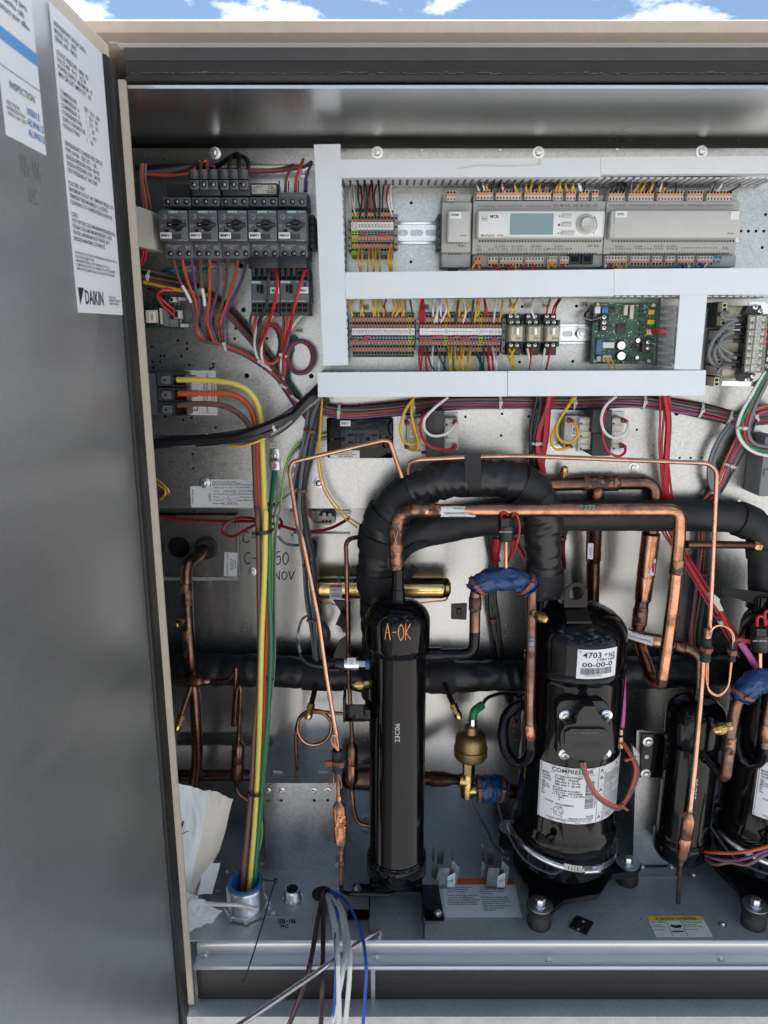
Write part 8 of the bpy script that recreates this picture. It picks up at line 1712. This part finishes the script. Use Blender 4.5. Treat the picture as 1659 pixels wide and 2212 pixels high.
# right hand switch, wrap and pipes
pressure_switch(C3, 1218, 565, 650, 832, 1150, 98, 'black pressure switch over the blue film of the right hand pipe', 1.165)
for k, seq in enumerate(([(1185, 565, 1.16), (1190, 470, 1.155), (1240, 455, 1.155), (1280, 490, 1.16), (1285, 560, 1.165)], [(1275, 560, 1.16), (1270, 430, 1.155), (1300, 400, 1.155), (1360, 420, 1.16)])): W_(C3, seq, 'red', 'red wire on top of the right hand pressure switch', 'red wires of the right hand switch', .0026)
blue_wrap([C3(1000, 1370, 1.16), C3(1040, 1290, 1.16), C3(1130, 1210, 1.16), C3(1230, 1170, 1.162), C3(1340, 1180, 1.165), C3(1450, 1230, 1.168)], .0175, 'blue film wrapped round the right hand copper pipe', 8)
t = thing('hot_gas_pipe', 'copper pipe dropping from the blue film to the second black cylinder', 'copper pipe', C3(860, 1900, 1.16))
part('tube', MB().tube(dense(fillet([C3(1010, 1340, 1.16), C3(960, 1420, 1.16), C3(905, 1640, 1.16), C3(870, 1920, 1.16), B7(1415, 640, 1.16), B7(1398, 770, 1.16), B7(1380, 785, 1.165)], .018, 8), .01), .0098, 20), m_['copper_dark'], t)
mb = MB(); collar(mb, C3(885, 1780, 1.16), C3(862, 1960, 1.16), .0100, lip=.0014); part('coupling', mb, m_['copper_braze'], t)
brass_valve(C3(895, 1660, 1.148), (-.93, -.30, -.12), 1.35, 'knurled brass cap on the copper pipe before the second black cylinder')
t = thing('hot_gas_pipe', 'copper pipe and black loop beside the right hand compressor', 'copper pipe', B7(1640, 500, 1.17))
part('tube', MB().tube(dense([B7(1690, 240, 1.17), B7(1655, 420, 1.17), B7(1640, 600, 1.17)], .01), .0095, 20), m_['copper_dark'], t); mb = MB(); collar(mb, B7(1650, 450, 1.17), B7(1642, 560, 1.17), .0096, lip=.0014); part('coupling', mb, m_['copper'], t)
part('black_loop', MB().tube(catmull([B7(1640, 600, 1.17), B7(1632, 650, 1.172), B7(1600, 695, 1.18), B7(1545, 705, 1.19), B7(1490, 660, 1.20), B7(1468, 580, 1.21), B7(1476, 490, 1.22), B7(1510, 420, 1.23), B7(1570, 380, 1.235), B7(1640, 390, 1.24)], 6), .0095, 20), m_['black_paint'], t)
for k, c in enumerate(('orange', 'purple', 'brown')): W_(C1, [(1190 + k * 10, 178 + k * 14, 1.22), (1290, 188 + k * 40, 1.18), (1400, 192 + k * 52 - (k == 2) * 40, 1.16), (1520, 180 + k * 45, 1.14), (1640, 152 + k * 25, 1.13), (1720, 120 + k * 30, 1.13)], c, f'{c} wire sagging from the second cylinder to the right hand compressor', 'wires between cylinder and right hand compressor', .003)
# ================================================================== expansion valve
YE = 1.30
t = thing('expansion_valve', 'brass electronic expansion valve with green plug between the cylinders', 'valve', B6(1060, 1090, YE))
ex = B6(1075, 700, YE); pr = [(y, r_) for y, r_ in ((812, 58), (800, 92), (788, 112), (770, 122), (715, 124), (712, 114), (660, 116), (632, 112), (612, 92), (606, 56), (585, 52), (560, 48), (548, 34))]
part('motor_housing', MB().lathe((ex.x, YE, 0), UP, [(zat(B6, y, YE), B6.m(r_, y, YE)) for y, r_ in pr], 40), m_['bronze'], t)
hx = B6(1060, 860, YE); part('hex_nut', MB().lathe((hx.x, YE, 0), UP, [(zat(B6, 925, YE), B6.m(46, 870, YE)), (zat(B6, 812, YE), B6.m(50, 870, YE))], 6), m_['brass'], t)
part('valve_body', MB().lathe((B6(1048, 1000, YE).x, YE, 0), UP, [(zat(B6, 1092, YE), B6.m(30, 1090, YE)), (zat(B6, 1080, YE), B6.m(44, 1080, YE)), (zat(B6, 925, YE), B6.m(50, 925, YE)), (zat(B6, 905, YE), B6.m(40, 925, YE))], 28), m_['brass'], t)
a, b = B6(990, 955, YE), B6(1060, 965, YE); part('inlet_port', MB().lathe(a, b - a, [(0, .0135), (.014, .0135), (.018, .010), ((b - a).length, .010)], 22), m_['brass'], t)
a, b = B6(1050, 1030, YE), B6(1125, 1030, YE); part('outlet_port', MB().lathe(a, b - a, [(0, .012), ((b - a).length, .012)], 22), m_['brass'], t)
part('plug_nut', MB().lathe((B6(1088, 530, YE).x, YE, 0), UP, [(zat(B6, 548, YE), .0085), (zat(B6, 503, YE), .0085)], 14), m_['steel'], t)
part('green_plug', MB().tube(dense(fillet([B6(1092, 505, YE), B6(1098, 450, YE), B6(1160, 405, YE + .012)], .006), .006), .0082, 14), m_['green_p'], t)
part('lead', MB().tube(catmull(pts3(B6, [(1158, 408, YE + .012), (1190, 360, 1.32), (1240, 335, 1.335), (1310, 320, 1.345), (1420, 330, 1.35)]), 5), .0034, 8), m_['w_black'], t)
blue_wrap([B6(1110, 1022, YE), B6(1150, 1020, YE), B6(1210, 1020, YE), B6(1270, 1022, 1.302), B6(1330, 1030, 1.304)], .0225, 'blue film wrapped beside the brass expansion valve', 12)
solo('copper_stub', MB().cyl(B6(1290, 1035, 1.304), B6(1520, 1050, 1.31), .0145, n=20), m_['copper_dark'], 'dark copper stub behind the compressor joining the blue film', 'copper pipe')
W_(B6, [(1075, 1095, 1.30), (1090, 1160, 1.295), (1150, 1250, 1.28), (1205, 1350, 1.255), (1225, 1400, 1.24), (1270, 1470, 1.22), (1350, 1540, 1.19)], 'dgrey', 'dark grey lead running from under the expansion valve to the metal clip', 'sensor cables', .0026)
for k in range(6): W_(B6, [(1330 + k * 10, 330, 1.35 + k * .004), (1352 + k * 9, 400 + k * 12, 1.34 + k * .005), (1395 + k * 4, 470 + k * 10, 1.345), (1440 + k * 6, 420 - k * 14, 1.35), (1400 + k * 5, 330 + k * 4, 1.36)], 'black', 'black cable coil hanging behind the black pipe loop', 'coiled black cables', .003)

# ================================================================== floor fittings
def threaded(fr, x, y, h, r, th, label, liner, nut):
    p = fr.floor(x, y, ZF + h); c = Vector((p.x, p.y, ZF + .002)); t = thing('conduit', label, 'conduit', c, 'threaded conduit ends in the floor')
    pr = [(0, r)]; z = 0
    while z < h - .004: pr += [(z, r), (z + .0012, r + .0011), (z + .0024, r)]; z += .0026
    pr += [(h, r * .97), (h, r - th), (.002, r - th)]
    part('pipe_end', MB().lathe(c, UP, pr, 40, caps=False), m_['zinc'], t)
    part('bore', MB().lathe(c, UP, [(.0005, r - th), (.001, r - th)], 30), m_['hole'], t)
    if liner: part('bushing', MB().lathe(c, UP, [(h - .012, r - th - .0002), (h + .003, r - th * .2), (h + .005, r * .97), (h + .005, r - th - .0035), (.004, r - th - .0035)], 40, caps=False), m_['blue_p'], t)
    mb = MB(); mb.lathe(c, UP, [(.001, r + .002), (.001, r * nut), (.007, r * nut), (.008, r * nut * .96), (.008, r + .002)], 40, caps=False)
    for k in range(8):
        a = R(45 * k + 10); d = Vector((math.cos(a), math.sin(a), 0)); e = UP.cross(d); q = c + d * r * nut; mb.prism([q - e * r * .14 - d * .002 + UP * .001, q + e * r * .14 - d * .002 + UP * .001, q + e * r * .10 + d * r * .14 + UP * .001, q - e * r * .10 + d * r * .14 + UP * .001], (0, 0, .008))
    part('locknut', mb, m_['zinc'], t); return t
threaded(B5, 702, 1548, .050, .0335, .004, 'large threaded steel conduit with blue plastic bushing', True, 1.20)
threaded(B5, 1050, 1580, .024, .0148, .0028, 'small empty threaded steel conduit beside the large one', False, 1.18)
p = B5.floor(1268, 1612, ZF + .003); g = thing('floor_grommet', 'black rubber grommet in the floor with cables coming out', 'grommet', p)
part('ring', MB().lathe((p.x, p.y, ZF + .0022), UP, [(0, .019), (.002, .019), (.004, .0165), (.003, .012), (.0004, .0115)], 30), m_['rubber'], g)
def spill(seq, c, label, group, r=.0030):
    """cable lying out of the grommet and over the front rail"""
    out = []
    for x, y in seq:
        d = B8.d(x, y); Yf = PZ(*d, ZF + .004).y
        out.append((x, y, 1.205 if d[1] < 1935 else max(min(Yf - .006 - (d[1] - 1935) * .00022, 1.2), 1.004)))
    out[0] = (out[0][0], out[0][1], out[0][2] + .004)
    solo('cable', wire_mb(B8, out, r, n=8), m_['w_' + c], label, 'cable', group)
gp = 'loose cables hanging out of the floor grommet'
spill([(1040, 262), (1030, 330), (1010, 430), (965, 690), (905, 890), (820, 1100)], 'maroon', 'dark maroon cable crossing the steel rod toward the door', gp, .0042)
spill([(1046, 262), (1048, 330), (1045, 500), (1040, 800), (1030, 1100)], 'maroon', 'dark maroon cable hanging straight down from the grommet', gp, .0042)
for seq in ([(1062, 275), (1100, 360), (1122, 480), (1132, 700), (1140, 1100)], [(1075, 268), (1130, 330), (1165, 450), (1178, 600), (1160, 760), (1090, 1100)], [(1090, 265), (1150, 340), (1185, 480), (1206, 700), (1175, 1100)], [(1066, 285), (1098, 400), (1118, 520), (1135, 760), (1146, 1100)]): spill(seq, 'white', 'white cable hanging out of the floor grommet over the rail', gp, .0042)
spill([(1085, 252), (1120, 282), (1132, 380), (1120, 470), (1124, 700), (1104, 1100)], 'blue', 'blue cable hanging straight among the white cables', gp, .0030)
spill([(1095, 250), (1180, 305), (1262, 460), (1300, 640), (1302, 800), (1282, 1100)], 'blue', 'blue cable curving out wide beyond the white cables', gp, .0030)
# door stay rod
a = B8.floor(1385, 492, ZF + .006); mb = MB()
mb.tube(dense(fillet([Vector((a.x + .002, a.y + .004, ZF - .004)), Vector((a.x, a.y + .002, ZF + .010)), B8(1330, 510, 1.09), B8(1000, 742, .985), B8(520, 1070, .84)], .012), .02), .0042, 14); solo('stay_rod', mb, m_['zinc'], 'bright zinc stay rod hooked into the floor and slanting out', 'rod')
# loose black zip tie
mb = MB(); mb.tube(catmull([B8(680, 178, 1.165), B8(720, 186, 1.155), B8(750, 192, 1.15), B8(738, 240, 1.13), B8(665, 490, 1.06), B8(602, 690, 1.02), B8(575, 770, 1.01), B8(553, 800, 1.005)], 5), .0013, 6); mb.box(B8(745, 182, 1.15), B8(768, 204, 1.15) + Vector((0, .006, 0)), bev=.001); solo('cable_tie', mb, m_['tie_black'], 'loose black cable tie lying from the conduit over the front rail', 'cable tie', 'cable ties')
# floor stickers
def fsheet(name, fr, pts, mat, parent, lift=.0005, th=.0003): return part(name, MB().prism([fpt(fr, x, y, ZF + lift) for x, y in pts], (0, 0, th)), m_[mat], parent)
def ftext(fr, pts, body, mat, parent, align='LEFT', lift=.0012, fit=True): return text4('lettering', body, [fpt(fr, x, y, ZF + lift) for x, y in pts], m_[mat], parent, align, fit)
t = thing('warning_sticker', 'white bilingual warning sticker with orange header on the floor', 'sticker', B6.floor(1150, 1820, ZF))
s = fsheet('sheet', B6, [(862, 1682), (1392, 1682), (1450, 1970), (886, 1972)], 'sticker', t); fsheet('header_band', B6, [(864, 1684), (1390, 1684), (1401, 1730), (868, 1730)], 'label_orange', s, .001)
ftext(B6, [(880, 1690), (1380, 1690), (1384, 1724), (880, 1724)], 'WARNING / AVERTISSEMENT', 'ink', s, 'CENTER', fit=False)
ftext(B6, [(898, 1742), (1125, 1742), (1132, 1790), (900, 1790)], 'Refrigerant pressure.\nCan cause severe\ninjury or death.', 'ink', s); ftext(B6, [(902, 1803), (1145, 1803), (1150, 1882), (905, 1882)], 'Check both high side and\nlow side of refrigerant\nsystem for pressure before\nunbrazing any refrigerant\ncontaining parts or tubes.', 'ink', s)
ftext(B6, [(1140, 1742), (1365, 1742), (1372, 1800), (1146, 1800)], 'Fluide frigorigene sous\npression. Peut causer\ndes blessures graves\nou la mort.', 'ink', s); ftext(B6, [(1150, 1816), (1385, 1816), (1400, 1926), (1170, 1926)], 'Verifier la pression aux\ncotes basse pression et\nhaute pression du circuit\nfrigorifique avant de\ndesouder toute piece ou\ntube contenant du\nfrigorigene.', 'ink', s)
t = thing('caution_sticker', 'white bilingual hot piping sticker with yellow header on the floor', 'sticker', C1.floor(1060, 700, ZF))
s = fsheet('sheet', C1, [(832, 624), (1207, 622), (1284, 764), (895, 764)], 'sticker', t); fsheet('header_band', C1, [(836, 627), (1205, 625), (1219, 652), (847, 654)], 'label_yellow', s, .001)
ftext(C1, [(890, 630), (1165, 629), (1170, 650), (892, 651)], 'A CAUTION / ATTENTION', 'ink', s, 'CENTER', .0016, False); ftext(C1, [(862, 658), (952, 658), (954, 669), (866, 669)], 'HOT PIPING', 'ink', s, fit=False); ftext(C1, [(870, 676), (972, 676), (980, 718), (884, 718)], 'Can cause\npersonal injury\n\nDo not touch', 'ink', s)
ftext(C1, [(1070, 658), (1205, 658), (1210, 668), (1074, 668)], 'TUYAUX CHAUDS', 'ink', s, fit=False); ftext(C1, [(1080, 676), (1226, 676), (1244, 718), (1094, 718)], 'Peut causer des\nblessures corporelles\n\nNe pas toucher', 'ink', s)
mb = MB()
for a, b in ((962, 1010), (1060, 1112)): mb.prism([fpt(C1, x, y, ZF + .001) for x, y in ((a, 654), (a + 3, 654), (b + 3, 760), (b, 760))], (0, 0, .0002))
part('rule_line', mb, m_['ink'], s, kind='stuff'); fsheet('hand_symbol', C1, [(992, 680), (1030, 686), (1060, 680), (1072, 698), (1040, 704), (1010, 700), (995, 690)], 'ink', s, .001); fsheet('surface_symbol', C1, [(1003, 723), (1084, 723), (1086, 731), (1006, 731)], 'ink', s, .001)
# metal tube clips standing on the sticker
def clip(x0, label):
    dx = x0 - 780; t = thing('metal_clip', label, 'clip', B6.floor(880 + dx, 1765, ZF), 'folded galvanized clips on the floor'); Yc = B6.floor(870 + dx, 1765, ZF).y
    p = lambda x, y, o=0: B6(x + dx, y, Yc + o)
    part('base', MB().prism([p(812, 1760), p(950, 1758), p(985, 1700, .05), p(785, 1690, .05)], (0, 0, .0012)), m_['galv'], t)
    part('front_tab', MB().prism([p(838, 1606, .004), p(918, 1610, .004), p(902, 1764, .004), p(812, 1764, .004)], (0, .0012, 0)), m_['galv'], t)
    part('side_plate', MB().prism([p(940, 1552, .012), p(992, 1605, .012), p(968, 1762, .010), p(900, 1762, .010)], (0, .0012, 0)), m_['galv'], t)
    part('side_plate', MB().prism([p(790, 1555, .02), p(838, 1606, .02), p(815, 1700, .02), p(780, 1660, .02)], (0, .0012, 0)), m_['galv'], t)
    part('back_tab', MB().prism([p(828, 1462, .045), p(880, 1460, .045), p(870, 1580, .045), p(826, 1580, .045)], (0, .0012, 0)), m_['galv'], t); part('back_tab', MB().prism([p(786, 1420, .05), p(810, 1460, .05), p(808, 1560, .05), p(786, 1560, .05)], (0, .0012, 0)), m_['galv'], t); part('back_tab', MB().prism([p(930, 1450, .05), p(956, 1500, .05), p(954, 1560, .05), p(930, 1550, .05)], (0, .0012, 0)), m_['galv'], t)
    s = part('sticker', MB().prism([p(905, 1668, .0025), p(962, 1640, .0025), p(958, 1750, .0025), p(900, 1755, .0025)], (0, .0004, 0)), m_['sticker'], t); text4('lettering', 'AH1013NOV-C\n6511684\nNo Serial', [p(908, 1672, .002), p(958, 1648, .002), p(955, 1742, .002), p(904, 1748, .002)], m_['ink'], s)
clip(780, 'folded galvanized clip beside the stand of the tall black cylinder'); clip(1148, 'folded galvanized clip beside the compressor foot on the warning sticker')
# cable mount lying on the floor
t = solo('cable_mount', MB().prism([fpt(C1, x, y, ZF + .0005) for x, y in ((298, 700), (352, 626), (468, 672), (418, 755))], (0, 0, .004)), m_['black_plastic'], 'black square cable mount lying loose on the floor', 'cable mount', 'square cable mounts')
for x, y in ((400, 660), (364, 712)): part('hole', MB().lathe(fpt(C1, x, y, ZF + .0046), UP, [(0, .0026), (.0003, .0024)], 14), m_['lgrey'], t)
part('saddle', MB().prism([fpt(C1, x, y, ZF + .0046) for x, y in ((350, 690), (385, 668), (412, 690), (378, 714))], (0, 0, .003)), m_['black_plastic'], t)
t = thing('floor_writing', 'black marker note 105-106 NC written on the front of the floor', 'writing', B8.floor(825, 440, ZF))
for body, x0, y0, x1, y1 in (('105-106', 768, 418, 882, 442), ('NC', 785, 449, 838, 467)): scrawl(body, lambda u, v: fpt(B8, x0 + (x1 - x0) * u, y1 + (y0 - y1) * v, ZF + .0004), .0009, 'marker', t)
random.seed(4); mb = MB()
for k in range(170):
    p = fpt(C1, random.uniform(-1400, 1500), random.choice((random.uniform(250, 770), random.uniform(420, 770))), ZF + .0003); q = random.uniform(.0003, .0011); mb.box(p, p + Vector((q * random.uniform(1, 2.5), q, q)), random.choice((0, 0, 0, 1)))
part('grit', mb, [m_['hole'], m_['lgrey']], CAB, kind='stuff')

# ================================================================== document bag beside the door
def crumple(pts_fn, nu, nv, amp, seed, th, mat, name, parent):
    mb = MB()
    for i in range(nu + 1):
        for j in range(nv + 1):
            u, v = i / nu, j / nv; p = pts_fn(u, v); k = Vector((u * 1.7 + seed, v * 2.1, seed)); d = amp * (1.3 * noise.noise(k) + .7 * abs(noise.noise(k * 2.1 + Vector((u - v, 0, 0)) * 2)) - .3); mb.v.append(p + Vector((d * .3, d, d * .2)))
    n = len(mb.v); mb.v += [p + Vector((0, th, 0)) for p in mb.v]
    for i in range(nu):
        for j in range(nv): a = i * (nv + 1) + j; q = [a, a + nv + 1, a + nv + 2, a + 1]; mb.face(q[::-1]); mb.face([x + n for x in q])
    return part(name, mb, m_[mat], parent, smooth=50)
def quadfn(fr, c, Ys):
    def f(u, v):
        x = (c[0][0] * (1 - u) + c[1][0] * u) * (1 - v) + (c[3][0] * (1 - u) + c[2][0] * u) * v; y = (c[0][1] * (1 - u) + c[1][1] * u) * (1 - v) + (c[3][1] * (1 - u) + c[2][1] * u) * v
        return fr(x, y, (Ys[0] * (1 - u) + Ys[1] * u) * (1 - v) + (Ys[3] * (1 - u) + Ys[2] * u) * v)
    return f
t = thing('document_bag', 'crumpled paper envelope in a clear plastic bag beside the door', 'paper bag', B5(380, 1800, 1.13))
RE = [(0, 620, 905), (.08, 604, 955), (.28, 566, 1130), (.45, 516, 1290), (.55, 470, 1375), (.75, 405, 1520), (1, 352, 1650)]     # right-hand outline of the paper
def edge(v):
    for (a, xa, ya), (b, xb, yb) in zip(RE, RE[1:]):
        if v <= b: k = (v - a) / (b - a); return xa + (xb - xa) * k, ya + (yb - ya) * k
    return RE[-1][1:]
def paper(u0, u1, Yo):
    def f(u, v):
        w = u0 + (u1 - u0) * u; xr, yr = edge(v); xl, yl = 90 + 60 * v, 762 + 930 * v
        return B5(xl + (xr - xl) * w, yl + (yr - yl) * w, 1.12 + .075 * w + .03 * (1 - v) - Yo + .012 * math.sin(w * 5 + v * 3))
    return f
crumple(paper(0, .64, .002), 30, 40, .005, 1, .0006, 'sheet_paper', 'paper_sheet', t)
crumple(paper(.60, 1, 0), 24, 40, .0035, 4, .0006, 'envelope', 'envelope', t)
crumple(quadfn(B5, [(400, 1395), (522, 1382), (458, 1615), (350, 1615)], [1.205, 1.21, 1.19, 1.185]), 8, 10, .002, 6, .0006, 'sheet_paper', 'paper_sheet', t)
crumple(quadfn(B5, [(130, 1600), (372, 1600), (400, 1770), (150, 1905)], [1.09, 1.125, 1.12, 1.08]), 22, 22, .013, 11, .0004, 'poly_bag', 'plastic_bag', t)
crumple(quadfn(B5, [(300, 1650), (548, 1712), (450, 1845), (180, 1915)], [1.105, 1.135, 1.11, 1.08]), 20, 16, .011, 13, .0004, 'poly_bag', 'plastic_bag', t)
text4('lettering', 'I', [B5(222, 1075, 1.12), B5(254, 1078, 1.12), B5(250, 1152, 1.118), B5(214, 1148, 1.118)], m_['ink'], t, shear=.2)
part('pen_stroke', MB().tube(catmull(pts3(B5, [(200, 1192, 1.115), (230, 1178, 1.117), (262, 1158, 1.12), (286, 1152, 1.12)]), 5), .0006, 5), m_['ink'], t)
solo('white_strip', MB().tube(catmull([B5(330, 1672, 1.12), B5(480, 1690, 1.12), B5(640, 1695, 1.125), B5(790, 1722, 1.14)], 5), .0035, 8), m_['tie_white'], 'white plastic strip lying from the paper bag past the conduit', 'strip')
